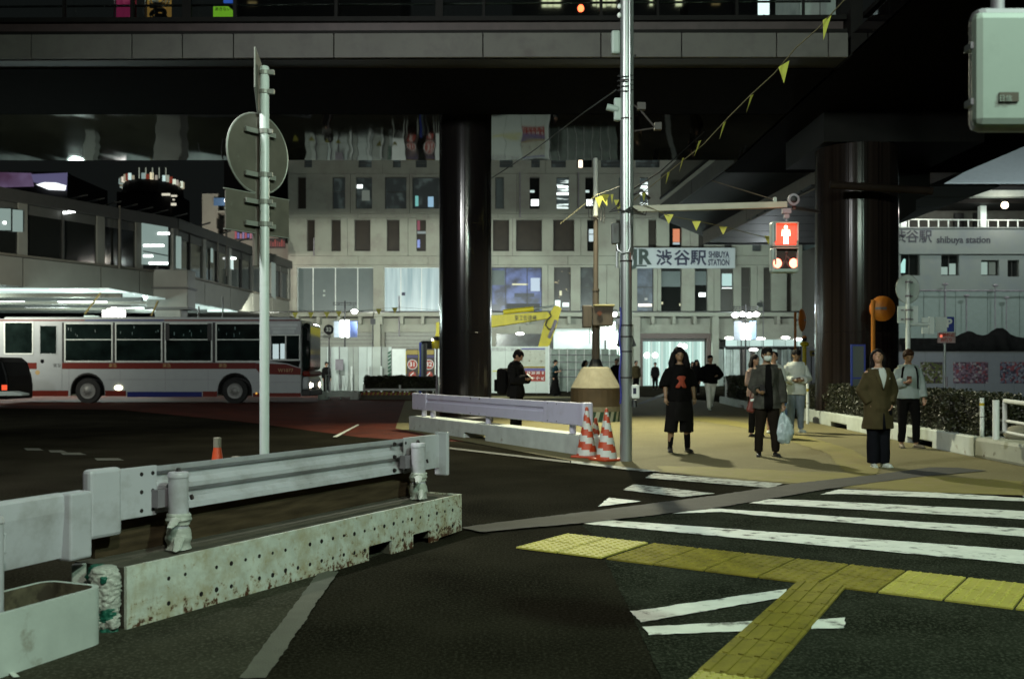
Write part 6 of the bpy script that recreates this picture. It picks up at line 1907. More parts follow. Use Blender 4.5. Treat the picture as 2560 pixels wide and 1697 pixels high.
# front face
MB().box(BX1 - 0.04, BX1 + 0.02, YB_ + 0.061, YB_ + 2.439, low, zr_ - 0.1).build("front_panel", "busgrey", bus, world=True)
MB().box(BX1 + 0.021, BX1 + 0.32, YB_ + 0.12, YB_ + 2.38, bzp(926), bzp(806)).build("windscreen", busglass, bus, world=True, bevel=0.14)
MB().box(BX1 + 0.021, BX1 + 0.34, YB_ + 0.08, YB_ + 2.42, bzp(941), bzp(927)).build("front_band", "busred", bus, world=True, bevel=0.08)
MB().box(BX1 + 0.021, BX1 + 0.31, YB_ + 0.1, YB_ + 2.40, bzp(974), bzp(941.5)).build("front_mask", "busgrey", bus, world=True, bevel=0.08)
MB().box(BX1 + 0.021, BX1 + 0.36, YB_ + 0.04, YB_ + 2.46, low, bzp(974)).build("bumper", "black", bus, world=True, bevel=0.04)
for yy_, s_ in ((YB_ + 0.28, 1), (YB_ + 0.62, 0.7), (YB_ + 2.1, 1)):
    MB().ell((BX1 + 0.29, yy_, bzp(963)), 0.06, 0.13 * s_, 0.12 * s_).build("headlight", "lampwarm" if s_ == 1 else "lampw", bus, world=True, smooth='all')
mb = MB(); mb.tube([(BX1 + 0.0, YB_ + 0.1, bzp(815)), (BX1 + 0.28, YB_ - 0.05, bzp(822)), (BX1 + 0.30, YB_ - 0.06, bzp(835))], 0.02, 6); mb.obox((BX1 + 0.30, YB_ - 0.05, bzp(842)), (0.07, 0.16, 0.28))
mb.build("mirror", "black", bus, world=True)
for wx in (w1, w2):
    rot = Matrix.Rotation(R(90), 3, 'X')
    ty = MB().lathe([(0.30, -0.20), (0.46, -0.20), (0.485, -0.16), (0.485, 0.01), (0.47, 0.03), (0.30, 0.03)], (wx, YB_ + 0.06, wz), 36, tilt=rot).build("wheel", "rubber", bus, world=True, smooth=True)
    MB().lathe([(0.29, -0.05), (0.295, 0.065), (0.27, 0.06), (0.18, 0.048), (0.11, 0.075), (0.09, 0.09), (0.02, 0.095)], (wx, YB_ + 0.07, wz), 30, tilt=rot).build("hub", mat("wheel_hub", (0.16, 0.16, 0.155), 0.5, metal=0.3, var=0.2), ty, world=True, smooth=True)
    mb = MB()
    for i in range(8):
        a = 2 * PI * i / 8
        mb.lathe([(0.014, 0), (0.014, 0.02)], (wx + 0.15 * math.cos(a), YB_ - 0.005, wz + 0.15 * math.sin(a)), 6, tilt=rot)
    mb.build("wheel_nuts", "signrim", ty, world=True, kind="stuff")
    mb = MB()
    pts = [(wx - 0.64 * math.cos(a), YB_ + 0.03, wz + 0.64 * math.sin(a)) for a in [PI * i / 16 for i in range(17)]]
    mb.tube(pts, 0.03, 6); mb.build("arch_lip", "black", bus, world=True, smooth=True)
    MB().box(wx - 0.62, wx + 0.62, YB_ + 0.45, YB_ + 0.6, 0.3, 1.2).build("wheel_well", "black", bus, world=True)
c = W(296, 969, YB_ - 0.03); MB().ell(c, 0.16, 0.03, 0.10).build("marker_light", glow("marker_warm", (1.0, 0.95, 0.62), 5.0), bus, world=True, smooth='all')
c = W(641, 983, YB_ - 0.02); MB().ell(c, 0.04, 0.02, 0.04).build("indicator", glow("indicator_amber", (1, 0.5, 0.08), 0.8), bus, world=True)
lamp('SPOT', (BX1 + 0.15, YB_ + 0.4, bzp(963)), 120, (1, 0.95, 0.85), 0.1, aim=(BX1 + 8, YB_ + 0.4, 0.2), spot=60)
# thing van at the far left edge
VY = 33.5
def vx(p): return (p - 1280) * VY / F
def vz(p): return H + (HZ - p) * VY / F
van = thing("parked_van", "black van with its red tail lamp lit, poking in at the left edge", "van", (vx(-80), VY + 0.9, 0))
x1 = vx(19)
poly = [(x1 - 4.4, 0.3), (x1 + 0.02, 0.3), (x1 + 0.03, 0.75), (x1 - 0.02, 1.1), (x1 - 0.16, 1.55), (x1 - 0.36, 1.72), (x1 - 3.2, 1.75), (x1 - 4.2, 1.1)]
MB().prism([(x, VY, z) for x, z in poly], (0, 1.75, 0)).build("body", mat("van_black", (0.004, 0.004, 0.004), 0.5, var=0.1, spec=0.15), van, world=True, bevel=0.06)
MB().box(vx(4), vx(17.5), VY - 0.012, VY + 0.05, vz(975), vz(962)).build("tail_lamp", glow("tail_red", (1.0, 0.10, 0.03), 1.1), van, world=True, bevel=0.01)
MB().prism([(vx(-120), VY - 0.02, vz(978)), (vx(30), VY - 0.02, vz(978)), (vx(58), VY - 0.02, vz(984)), (vx(56), VY - 0.02, vz(989)), (vx(-120), VY - 0.02, vz(990))], (0, 0.5, 0)).build("bumper", mat("bumper_white", (0.62, 0.68, 0.62), 0.4, emit=(0.7, 0.85, 0.75), estr=0.06), van, world=True, bevel=0.02)  # faint glow mixed into the bumper's white
for dx in (0.75, 3.5):
    MB().lathe([(0.33, 0), (0.33, 0.2)], (x1 - dx, VY + 0.18, 0.33), 24, tilt=Matrix.Rotation(R(90), 3, 'X')).build("wheel", "rubber", van, world=True)

# ================================================================== plaza lantern lamps
def lantern(label, px, Y, tubes, rounds, ban, ytop=748):
    c = W(px, 0, Y)
    t = thing("plaza_lamp", label, "street lamp", (c.x, Y, 0), 0, "lantern lamps on the station plaza")
    k = Y / F
    z = lambda y: H + (HZ - y) * k
    X = lambda p: (p - px) * k
    MB().tube([(0, 0, 0), (0, 0, z(ytop))], 0.05, 10).build("post", "dark", t)
    y0, y1 = tubes
    for s in (-1, 1):
        MB().box(s * 0.16 - 0.115, s * 0.16 + 0.115, -0.12, 0.12, z(y1), z(y0)).build("tube_lamp", "tubew", t, bevel=0.05)
    mb = MB()
    mb.tube([(-0.75, 0, z(ytop + 5)), (0.75, 0, z(ytop + 5))], 0.025, 6); mb.tube([(-0.75, 0, z(ytop + 10)), (0.75, 0, z(ytop + 10))], 0.02, 6)
    for q in (-0.7, -0.35, 0.35, 0.7):
        mb.tube([(q, 0, z(ytop + 12)), (q, 0, z(ytop + 3))], 0.02, 6)
    mb.build("crossbar", "dark", t)
    for r_ in rounds:
        MB().lathe([(0.05, 0.14), (0.15, 0.06), (0.24, 0.0), (0.15, -0.12), (0.05, -0.17)], (X(r_[0]), 0, z(r_[1])), 16).build("round_lamp", "lampw", t, smooth='all')
        MB().tube([(X(r_[0]), 0, z(r_[1]) + 0.14), (X(r_[0]) * 0.9, 0, z(ytop + 8))], 0.02, 6).build("lamp_arm", "dark", t)
    for a, b, ya, yb, m_ in ban:
        mb = MB().box(X(a), X(b), -0.02, 0.02, z(yb), z(ya)); mb.build("banner", m_, t)
        MB().tube([(0, 0, z(ya)), (X((a + b) / 2) * 1.6, 0, z(ya))], 0.018, 6).build("banner_arm", "dark", t)
    return t
bw = mat("banner_white", (0.45, 0.50, 0.56), 0.6); bb = mat("banner_blue", (0.05, 0.08, 0.22), 0.6)
lantern("lantern lamp with white and dark blue banners left of the black column", 862, 62, (800, 843), [(886, 778)], [(835, 852, 803, 843, bw), (874, 893, 803, 843, bb)], 752)
t = lantern("lantern lamp with a blue and white banner just left of the steel utility pole", 1513, 62, (818, 850), [(1535, 785)], [(1524, 1537, 806, 848, bw)], 770)
lantern("lantern lamp with four round lamps and two pale banners, left of the masked man", 1864, 60, (808, 849), [(1838, 787), (1856, 785), (1873, 787), (1890, 785)], [(1835, 1854, 803, 850, bw), (1874, 1890, 803, 848, mat("banner_pale_blue", (0.30, 0.42, 0.60), 0.6))], 762)
c = W(1300, 834, 66)
t = thing("ceiling_lamp", "small white lamp under the station ledge beside the excavator arm", "lamp", c)
MB().ell((0, 0, 0), 0.28, 0.1, 0.08).build("bulb", "lampw", t, smooth='all')
MB().tube([(0, 0, 0.05), (0, 0.3, 0.5)], 0.02, 6).build("stem", "dark", t)

# ================================================================== bus stop, fences, hoarding on the far kerb
def X_(p, Y): return (p - 1280) * Y / F
def Z_(p, Y): return H + (HZ - p) * Y / F
Y = 45.0
t = thing("bus_stop_sign", "round dark bus stop sign 33 on a post beside the bus front", "sign", (X_(822, Y), Y, 0))
MB().tube([(0, 0.04, 0), (0, 0.04, Z_(812, Y))], 0.035, 8).build("post", "rail_dark", t)
MB().lathe([(0.23, 0), (0.23, 0.03)], (0, 0, Z_(824, Y)), 24, tilt=Matrix.Rotation(R(90), 3, 'X')).build("disc", "black", t)
text("33", 0.26, (X_(822, Y), Y - 0.045, Z_(824, Y)), "whitepl", t, bold=0.008)
MB().box(-0.28, 0.12, -0.05, 0.0, Z_(845, Y), Z_(838, Y)).build("plate", "signrim", t)
# far hoarding of white steel sheets
Y = 57.0
hs = thing("steel_hoarding", "row of pale corrugated steel hoarding sheets with green and white edge markers", "hoarding", (X_(900, Y), Y, 0))
rh_ = random.Random(6)
sheetm = [mat("sheet_%d" % i, c, 0.45, var=0.12, vscale=1.2) for i, c in enumerate(((0.42, 0.46, 0.41), (0.32, 0.35, 0.31), (0.50, 0.56, 0.52)))]
x = 760.0
while x < 975:
    w_ = rh_.choice((13, 18, 22, 9))
    yy = Y + rh_.choice((0, 0.12, 0.22))
    MB().box(X_(x, Y), X_(x + w_ - 1.3, Y), yy, yy + 0.04, 0.05, Z_(867, Y)).build("sheet", sheetm[rh_.randrange(3)], hs, world=True)
    MB().box(X_(x + w_ - 1.3, Y), X_(x + w_, Y), yy + 0.1, yy + 0.16, 0.05, Z_(866, Y)).build("post", "rail_dark", hs, world=True)
    x += w_
for i in range(7):
    ya = 880 + i * 9
    MB().prism([(X_(970, Y), Y - 0.1, Z_(ya + 6, Y)), (X_(978, Y), Y - 0.1, Z_(ya + 1, Y)), (X_(978, Y), Y - 0.1, Z_(ya - 4, Y)), (X_(970, Y), Y - 0.1, Z_(ya + 1, Y))], (0, 0.05, 0)).build("edge_marker", mat("marker_green", (0.02, 0.10, 0.05), 0.6), hs, world=True)
MB().box(X_(842, Y), X_(862, Y), Y - 0.5, Y - 0.45, Z_(925, Y), Z_(898, Y)).build("notice", "rail_dark", hs, world=True)
for x in (877, 920, 951):
    MB().box(X_(x, Y), X_(x + 5, Y), Y - 0.1, Y - 0.04, 0.0, Z_(915, Y)).build("bright_stake", "whitepl", hs, world=True)
# numbered direction boards
Y = 54.0
def board(label, a, b, ya, yb, m_):
    t = thing("notice_board", label, "notice board", (X_((a + b) / 2, Y), Y, 0), 0, "boards on the far hoarding")
    MB().box(X_(a, Y), X_(b, Y), Y, Y + 0.06, Z_(yb, Y), Z_(ya, Y)).build("panel", m_, t, world=True)
    MB().box(X_(a, Y) + 0.03, X_(a, Y) + 0.09, Y + 0.061, Y + 0.12, 0, Z_(ya, Y)).build("leg", "signrim", t, world=True)
    MB().box(X_(b, Y) - 0.09, X_(b, Y) - 0.03, Y + 0.061, Y + 0.12, 0, Z_(ya, Y)).build("leg", "signrim", t, world=True)
    return t
board("plain white notice board with faint print left of the number boards", 980, 1014, 872, 942, "whitepl")
brd = mat("board_brown", (0.035, 0.022, 0.016), 0.6)
for lab, a, b, num in (("dark board with a red circle numbered 31 and a white arrow", 1016, 1046, "31"), ("dark board with a red circle numbered 32, half behind the blue frame post", 1063, 1086, "32")):
    t = board(lab, a, b, 872, 942, brd)
    cx = (a + b) / 2 + (0 if num == "31" else -2)
    MB().box(X_(a + 1, Y), X_(b - 1, Y), Y - 0.012, Y - 0.002, Z_(886, Y), Z_(875, Y)).build("band", mat("ochre_print", (0.25, 0.19, 0.04), 0.6), t, world=True)
    MB().box(X_(a + 1, Y), X_(b - 1, Y), Y - 0.012, Y - 0.002, Z_(894, Y), Z_(888, Y)).build("band", mat("indigo_print", (0.05, 0.045, 0.11), 0.6), t, world=True)
    MB().lathe([(0.27, 0), (0.27, 0.01)], (X_(cx, Y), Y - 0.003, Z_(911, Y)), 28, tilt=Matrix.Rotation(R(90), 3, 'X')).build("number_disc", "whitepl", t, world=True)
    MB().lathe([(0.24, 0), (0.24, 0.012)], (X_(cx, Y), Y - 0.004, Z_(911, Y)), 28, tilt=Matrix.Rotation(R(90), 3, 'X')).build("number_disc", "redsign", t, world=True)
    text(num, 0.34, (X_(cx, Y), Y - 0.022, Z_(911, Y)), "whitepl", t, bold=0.004)
    MB().prism([(X_(cx - 9, Y), Y - 0.012, Z_(940, Y)), (X_(cx + 9, Y), Y - 0.012, Z_(940, Y)), (X_(cx + 8, Y), Y - 0.012, Z_(932, Y)), (X_(cx + 1, Y), Y - 0.012, Z_(927, Y)), (X_(cx - 8, Y), Y - 0.012, Z_(932, Y))], (0, 0.008, 0)).build("red_patch", "redsign", t, world=True)
    MB().bar((X_(cx - 5, Y), Y - 0.016, Z_(939, Y)), (X_(cx + 3, Y), Y - 0.016, Z_(931, Y)), 0.01, 0.05).build("arrow", "whitepl", t, world=True)
board("narrow white notice board touching the left black column", 1087, 1100, 872, 942, "whitepl")
# map hoarding
Y = 53.0
t = thing("map_hoarding", "big white hoarding with a station map and rows of red numbers and arrows", "hoarding", (X_(1300, Y), Y, 0))
for i in range(4):
    a = 1226 + i * 38
    MB().box(X_(a, Y), X_(min(a + 37.5, 1372), Y), Y, Y + 0.06, 0.03, Z_(866, Y)).build("panel", mat("map_panel", (0.50, 0.56, 0.50), 0.5, var=0.04), t, world=True)
MB().box(X_(1371, Y), X_(1374, Y), Y - 0.03, Y + 0.1, 0.0, Z_(864, Y)).build("post", "whitepl", t, world=True)
mapm = mat("map_print", (0.40, 0.42, 0.34), 0.6, var=0.1, col2=(0.16, 0.13, 0.09), c2scale=5, c2lo=0.56, c2hi=0.66)
MB().box(X_(1303, Y), X_(1363, Y), Y - 0.01, Y - 0.001, Z_(913, Y), Z_(875, Y)).build("map_sheet", mapm, t, world=True)
MB().box(X_(1303, Y), X_(1363, Y), Y - 0.012, Y - 0.001, Z_(874, Y), Z_(870, Y)).build("print_band", mat("violet_print", (0.10, 0.09, 0.25), 0.6), t, world=True)
MB().box(X_(1303, Y), X_(1363, Y), Y - 0.012, Y - 0.001, Z_(920, Y), Z_(915, Y)).build("print_band", "ochre_print", t, world=True)
MB().box(X_(1303, Y), X_(1363, Y), Y - 0.012, Y - 0.001, Z_(927, Y), Z_(920.3, Y)).build("print_band", "violet_print", t, world=True)
MB().box(X_(1303, Y), X_(1363, Y), Y - 0.012, Y - 0.001, Z_(953, Y), Z_(927.3, Y)).build("print_band", "redsign", t, world=True)
for i, s_ in enumerate(("2", "19", "20", "30", "8")):
    text(s_, 0.20, (X_(1309 + i * 12, Y), Y - 0.014, Z_(932, Y)), "whitepl", t, extrude=0.002, bold=0.004)
    text("↙" if i == 4 else "←", 0.26, (X_(1309 + i * 12, Y), Y - 0.014, Z_(945, Y)), "whitepl", t, extrude=0.002, bold=0.004)
text("駅周辺のご案内", 0.20, (X_(1262, Y), Y - 0.012, Z_(874, Y)), "rail_dark", t, extrude=0.002)
MB().box(X_(1231, Y), X_(1300, Y), Y - 0.01, Y - 0.001, Z_(929, Y), Z_(926, Y)).build("print_band", "yflag", t, world=True)
# mesh safety fence to its right
Y = 56.0
t = thing("safety_fence", "pale mesh safety fence with white posts between the map hoarding and the temporary pole", "fence", (X_(1430, Y), Y, 0))
fm = mat("fence_mesh", (0.22, 0.27, 0.23), 0.6, var=0.25, vscale=4)
for i in range(8):
    a = 1376 + i * 21
    MB().box(X_(a + 2, Y), X_(a + 20, Y), Y + 0.02, Y + 0.04, 0.05, Z_(872, Y)).build("mesh_panel", fm, t, world=True)
    MB().box(X_(a, Y), X_(a + 1.6, Y), Y - 0.02, Y + 0.06, 0.0, Z_(870, Y)).build("post", "whitepl", t, world=True)
for y_ in (887, 905, 924, 942):
    MB().tube([(X_(1376, Y), Y - 0.01, Z_(y_, Y)), (X_(1545, Y), Y - 0.01, Z_(y_, Y))], 0.02, 5).build("rail", "rail_dark", t, world=True)
# glowing site tents
tent = mat("tent_white", (0.7, 0.75, 0.7), 0.6, emit=(0.8, 1, 0.93), estr=0.75)
for lab, a, b, ya, yb, Yt in (("glowing white tent panel behind the mesh fence, left of the temporary pole", 1384, 1484, 834, 872, 63), ("glowing white tent panel between the temporary pole and the utility pole", 1500, 1552, 834, 888, 64)):
    t = thing("lit_tent", lab, "tent", (X_((a + b) / 2, Yt), Yt, 0), 0, "lit white tents")
    mb = MB(); n = 10
    for i in range(n + 1):
        x = X_(a + (b - a) * i / n, Yt)
        mb.v += [(x, Yt + 0.1 * math.sin(i), Z_(yb, Yt)), (x, Yt + 0.1 * math.sin(i + 1), Z_(ya + math.sin(i * 0.9), Yt)), (x, Yt + 2.2, Z_(ya - 3, Yt) + 0.3)]
    for i in range(n):
        for r_ in range(2):
            mb.f.append((3 * i + r_, 3 * i + 3 + r_, 3 * i + 4 + r_, 3 * i + 1 + r_)); mb.mi.append(0)
    o = mb.build("sheet", tent, t, world=True, smooth='all'); o.modifiers.new("thick", 'SOLIDIFY').thickness = 0.03
    for x in (X_(a, Yt), X_(b, Yt)):
        MB().tube([(x, Yt + 0.2, 0), (x, Yt + 0.2, Z_(ya, Yt))], 0.04, 6).build("pole", "galv", t, world=True)
    MB().box(X_(a, Yt), X_(b, Yt), Yt - 0.02, Yt + 0.25, Z_(yb + 2.5, Yt), Z_(yb, Yt)).build("valance", "marker_green", t, world=True)
# signboards and small posts round the far fence
Y = 47.0
t = thing("frame_board", "tall narrow board with a blue edge standing in front of the number boards", "notice board", (X_(1056, Y), Y, 0))
MB().box(X_(1048, Y), X_(1052, Y), Y, Y + 0.5, 0, Z_(856, Y)).build("side_post", "bluepl", t, world=True)
MB().box(X_(1053, Y), X_(1058, Y), Y + 0.02, Y + 0.5, 0.4, Z_(860, Y)).build("panel", "frost", t, world=True)
MB().box(X_(1058.5, Y), X_(1065, Y), Y, Y + 0.5, 0, Z_(858, Y)).build("side_post", "black", t, world=True)
t = thing("warning_lantern", "yellow warning lantern fixed to the left black column", "lantern", (X_(1092, 30), 30, Z_(871, 30)))
MB().lathe([(0.14, 0), (0.16, 0.18), (0.12, 0.24)], (0, 0, 0), 12).build("body", "yellow", t, smooth=True)
MB().lathe([(0.13, 0.24), (0.11, 0.34), (0.02, 0.37)], (0, 0, 0), 12).build("dome", "black", t, smooth=True)
MB().tube([(0, 0, 0.02), (0, 0, -1.75)], 0.03, 6).build("post", "rail_dark", t)
MB().ell((-0.12, -0.12, 0.26), 0.03, 0.03, 0.03).build("bulb", "lampw", t)
# X-pattern white crowd barriers
Y = 43.5
def crowd(label, a, b, grp):
    t = thing("crowd_barrier", label, "barrier", (X_(a, Y), Y, 0), 0, grp)
    x0, x1 = 0, X_(b, Y) - X_(a, Y)
    zt, z0 = Z_(937, Y), Z_(977, Y)
    mb = MB()
    mb.tube([(x0, 0, 0), (x0, 0, zt), (x1, 0, zt), (x1, 0, 0)], 0.022, 6); mb.tube([(x0, 0, z0), (x1, 0, z0)], 0.02, 6)
    mb.build("frame", "whitepl", t)
    mb = MB()
    n = 4
    for i in range(n):
        u, v = x0 + (x1 - x0) * i / n, x0 + (x1 - x0) * (i + 1) / n
        mb.tube([(u, 0, z0), ((u + v) / 2, 0, zt - 0.1), (v, 0, z0)], 0.012, 5)
    mb.build("lattice", "whitepl", t)
crowd("white lattice crowd barrier on the kerb just right of the bus headlights", 815, 852, "lattice crowd barriers")
crowd("white lattice crowd barrier next to the far hedge", 853, 884, "lattice crowd barriers")
# kerb blocks of the far side
Y = 42.5
t = thing("kerb_block", "pale concrete kerb block with a dark slot right of the bus", "kerb block", (X_(845, Y), Y, 0), 0, "far kerb blocks")
poly = [(795, 0.0), (820, 0.0), (820, 0.12), (875, 0.12), (875, 0.0), (896, 0.0), (896, 0.34), (795, 0.34)]
MB().prism([(X_(p, Y), Y, z) for p, z in poly], (0, 0.4, 0)).build("block", "white_clean", t, world=True)
t = thing("kerb_block", "kerb block with yellow and red-brown hazard stripes under the far hedge", "kerb block", (X_(960, Y), Y, 0), 0, "far kerb blocks")
MB().box(X_(900, Y), X_(1100, Y), Y, Y + 0.4, 0.0, 0.20).build("block", "blocktop", t, world=True)
n = 24
for i in range(n):
    a = 902 + i * 5.6
    MB().prism([(X_(a, Y), Y - 0.012, 0.201), (X_(a + 2.8, Y), Y - 0.012, 0.201), (X_(a + 5.6, Y), Y - 0.012, 0.32), (X_(a + 2.8, Y), Y - 0.012, 0.32)], (0, 0.3, 0)).build("stripe", mat("hazard_yellow", (0.42, 0.32, 0.03), 0.6) if i % 2 else "redsign", t, world=True)
for i in range(n):
    pass
# small round-glass convex panel
t = thing("convex_mirror", "small round convex mirror bracket on the station front", "mirror", (X_(1900, 55), 55, Z_(762, 55)))
MB().lathe([(0.18, 0), (0.15, 0.03)], (0, 0, 0), 16, tilt=Matrix.Rotation(R(60), 3, 'X')).build("glass", "galv", t)
MB().tube([(0.02, 0.05, 0.2), (0.1, 0.2, 0.25), (0.25, 0.3, 0.1), (0.25, 0.3, -3.9)], 0.03, 6).build("bracket", "rail_dark", t)

# ================================================================== excavator
Y = 60.0
ex = thing("excavator", "yellow excavator raising its bent arm above the white hoarding", "excavator", (X_(1150, Y), Y, 0))
def px3(l, Y, dy=0): return [(X_(a, Y), Y + dy, Z_(b, Y)) for a, b in l]
MB().prism(px3([(1090, 850), (1090, 806), (1150, 795), (1231, 788), (1368, 779), (1376, 786), (1372, 796), (1353, 799), (1231, 818), (1160, 830)], Y), (0, 0.55, 0)).build("boom", "yellow", ex, world=True, bevel=0.03)
MB().prism(px3([(1386, 764), (1396, 764), (1404, 771), (1391, 818), (1371, 870), (1345, 870), (1361, 807), (1375, 783)], Y, 0.05), (0, 0.45, 0)).build("stick", "yellow", ex, world=True, bevel=0.03)
MB().tube([W(1258, 780, Y + 0.25), W(1334, 772, Y + 0.25)], 0.15, 12).build("ram_cylinder", "yellow", ex, world=True, smooth=True)
MB().tube([W(1334, 772, Y + 0.25), W(1390, 764, Y + 0.25)], 0.06, 10).build("ram_rod", "galv", ex, world=True, smooth=True)
mb = MB()
mb.tube([W(1374, 782, Y - 0.1), W(1378, 790, Y - 0.15), W(1368, 800, Y - 0.15), (W(1364, 812, Y - 0.15)), W(1372, 823, Y - 0.15), W(1388, 822, Y - 0.1)], 0.05, 6)
mb.build("hose", "dark", ex, world=True, smooth='all')
MB().tube([W(1390, 800, Y - 0.1), W(1372, 845, Y - 0.1)], 0.10, 8).build("bucket_ram", "rail_dark", ex, world=True, smooth=True)
MB().box(X_(1000, Y), X_(1085, Y), Y + 0.6, Y + 3, 1.0, 2.4).build("house", "yellow", ex, world=True, bevel=0.1)
MB().box(X_(1050, Y), X_(1085, Y), Y + 0.3, Y + 1.3, 1.4, 3.0).build("cab", "glass", ex, world=True, bevel=0.08)
for dy in (0.5, 2.6):
    MB().box(X_(1000, Y) - 0.4, X_(1090, Y) + 0.4, Y + dy, Y + dy + 0.6, 0.0, 0.9).build("track", "rubber", ex, world=True, bevel=0.25)
MB().prism(px3([(1085, 850), (1095, 806), (1098, 850)], Y, 0.1), (0, 0.5, 0)).build("boom_foot", "yellow", ex, world=True)
MB().prism(px3([(1345, 871), (1371, 871), (1375, 900), (1350, 915), (1335, 890)], Y, 0.0), (0, 0.6, 0)).build("bucket", "rail_dark", ex, world=True, bevel=0.03)
text("東工佐建機", 0.36, (X_(1314, Y), Y - 0.012, Z_(796, Y)), "navy", ex, extrude=0.003, squeeze=0.75)

# ================================================================== hedges
def hedge(label, path, w, z0, z1, nleaf, leafs, grp, seed=1, top_w=0.0):
    """clipped hedge along path of (x, y): dark core and thousands of small leaf quads"""
    r = random.Random(seed)
    p, q = Vector((path[0][0], path[0][1], 0)), Vector((path[1][0], path[1][1], 0))
    d = (q - p); L = d.length; d.normalize(); n_ = Vector((d.y, -d.x, 0)) if abs(d.y) > abs(d.x) else Vector((-d.y, d.x, 0))
    t = thing("hedge", label, "hedge", ((p.x + q.x) / 2, (p.y + q.y) / 2, 0), 0, grp)
    s = 0.05
    a, b = p + d * s, q - d * s
    MB().prism([(a.x + n_.x * s, a.y + n_.y * s, z0), (b.x + n_.x * s, b.y + n_.y * s, z0), (b.x + n_.x * (w - s), b.y + n_.y * (w - s), z0), (a.x + n_.x * (w - s), a.y + n_.y * (w - s), z0)], (0, 0, z1 - z0 - s)).build("twigs", "leafcore", t, world=True)
    mb = MB()
    for i in range(nleaf):
        u = r.random() * L
        side = r.random()
        bump = 0.09 * noise.noise(Vector((u * 1.6, seed * 3.1, 0))) + 0.07 * noise.noise(Vector((u * 6, 0, seed)))
        if side < 0.45: z = z0 + (z1 - z0) * r.random(); v = r.uniform(-0.03, 0.05) + 0.10 * noise.noise(Vector((u * 3.2, z * 4.0, seed * 2.0)))
        elif side < 0.55: v, z = w + r.uniform(-0.05, 0.03), z0 + (z1 - z0) * r.random()
        elif side < 0.9: v, z = r.random() * w, z1 + bump + r.uniform(-0.06, 0.03)
        else:
            u = r.choice((r.uniform(-0.04, 0.05), L + r.uniform(-0.05, 0.04))); v, z = r.random() * w, z0 + (z1 - z0) * r.random()
        c = p + d * u + n_ * v
        c.z = z
        ax_ = Vector((r.gauss(0, 1), r.gauss(0, 1), r.gauss(0, 1))).normalized()
        bx_ = ax_.cross(Vector((r.gauss(0, 1), r.gauss(0, 1), r.gauss(0, 1)))).normalized()
        ll = leafs * r.uniform(0.6, 1.3)
        k = len(mb.v)
        mb.v += [tuple(c - ax_ * ll), tuple(c + bx_ * ll * 0.5), tuple(c + ax_ * ll), tuple(c - bx_ * ll * 0.5)]
        mb.f.append((k, k + 1, k + 2, k + 3)); mb.mi.append(0)
    mb.build("foliage", "leaf", t, world=True, kind="stuff")
hedge("long clipped hedge on the white kerb behind the woman in the long coat", ((7.12, 15.1), (7.62, 25.6)), 0.65, 0.30, 0.93, 26000, 0.028, "clipped hedges in kerb planters", 1)
hedge("dark hedge in the plaza kerb behind the masked man", ((7.75, 31.6), (8.15, 38.2)), 0.7, 0.26, 1.02, 5000, 0.045, "clipped hedges in kerb planters", 2)
hedge("low hedge above the hazard striped kerb left of the black column", ((X_(911, 43), 43.0), (X_(1090, 43), 43.0)), 0.6, 0.46, 0.98, 5000, 0.05, "clipped hedges in kerb planters", 3)
MB_ = MB
t = thing("planter_rail", "white planter rail along the foot of the far hedge", "rail", (X_(905, 42.9), 42.9, 0))
mb = MB(); mb.tube([(X_(908, 42.9), 42.9, 0.42), (X_(1098, 42.9), 42.9, 0.42)], 0.05, 8); mb.build("rail", "whitepl", t, world=True, smooth=True)
for x in (910, 1000, 1095):
    MB().tube([(X_(x, 42.9), 42.9, 0.2), (X_(x, 42.9), 42.9, 0.62)], 0.05, 8).build("post", "whitepl", t, world=True, smooth=True)
# kerb blocks under the right hedge
def kerb(label, p, q, slots, m_, h=0.315, grp="white kerb blocks on the right", bev=0.02, w=0.9):
    p, q = Vector((*p, 0)), Vector((*q, 0))
    d = (q - p).normalized(); L = (q - p).length
    t = thing("kerb_block", label, "kerb block", p, math.atan2(d.y, d.x), grp)
    poly = [(0, 0)]
    for a, b in slots:
        poly += [(a, 0), (a, 0.11), (b, 0.11), (b, 0)]
    poly += [(L, 0), (L, h), (0, h)]
    MB().prism([(x, 0, z) for x, z in poly], (0, -w if d.y < 0 else w, 0)).build("block", m_, t, bevel=bev)
    return t
# run toward the photographer with the face on the pavement side (x smaller)
kerb("long white kerb block with two dark slots under the right hedge", (6.98, 15.05), (7.50, 25.7), [(1.7, 2.9), (6.7, 8.0)], "white_clean", w=-0.85)
kerb("stained shorter kerb block at the right edge under the white railing", (6.97, 15.02), (6.90, 9.0), [], mat("kerb_stained", (0.30, 0.32, 0.26), 0.7, var=0.1, vscale=4, col2=(0.06, 0.045, 0.02), c2scale=5, c2lo=0.6, c2hi=0.7), bev=0.05, w=-0.8)
kerb("white kerb block with a slot under the plaza hedge behind the masked man", (7.55, 31.3), (8.0, 38.4), [(1.5, 2.6)], "white_clean", h=0.26, w=-0.9)
# round stone by the seam
t = thing("boulder", "small pale boulder between the hedge end post and the white railing", "stone", (7.42, 14.55, 0.31))
o = MB().ell((0, 0, 0.08), 0.22, 0.2, 0.13).build("stone", "conc_base", t, smooth='all')
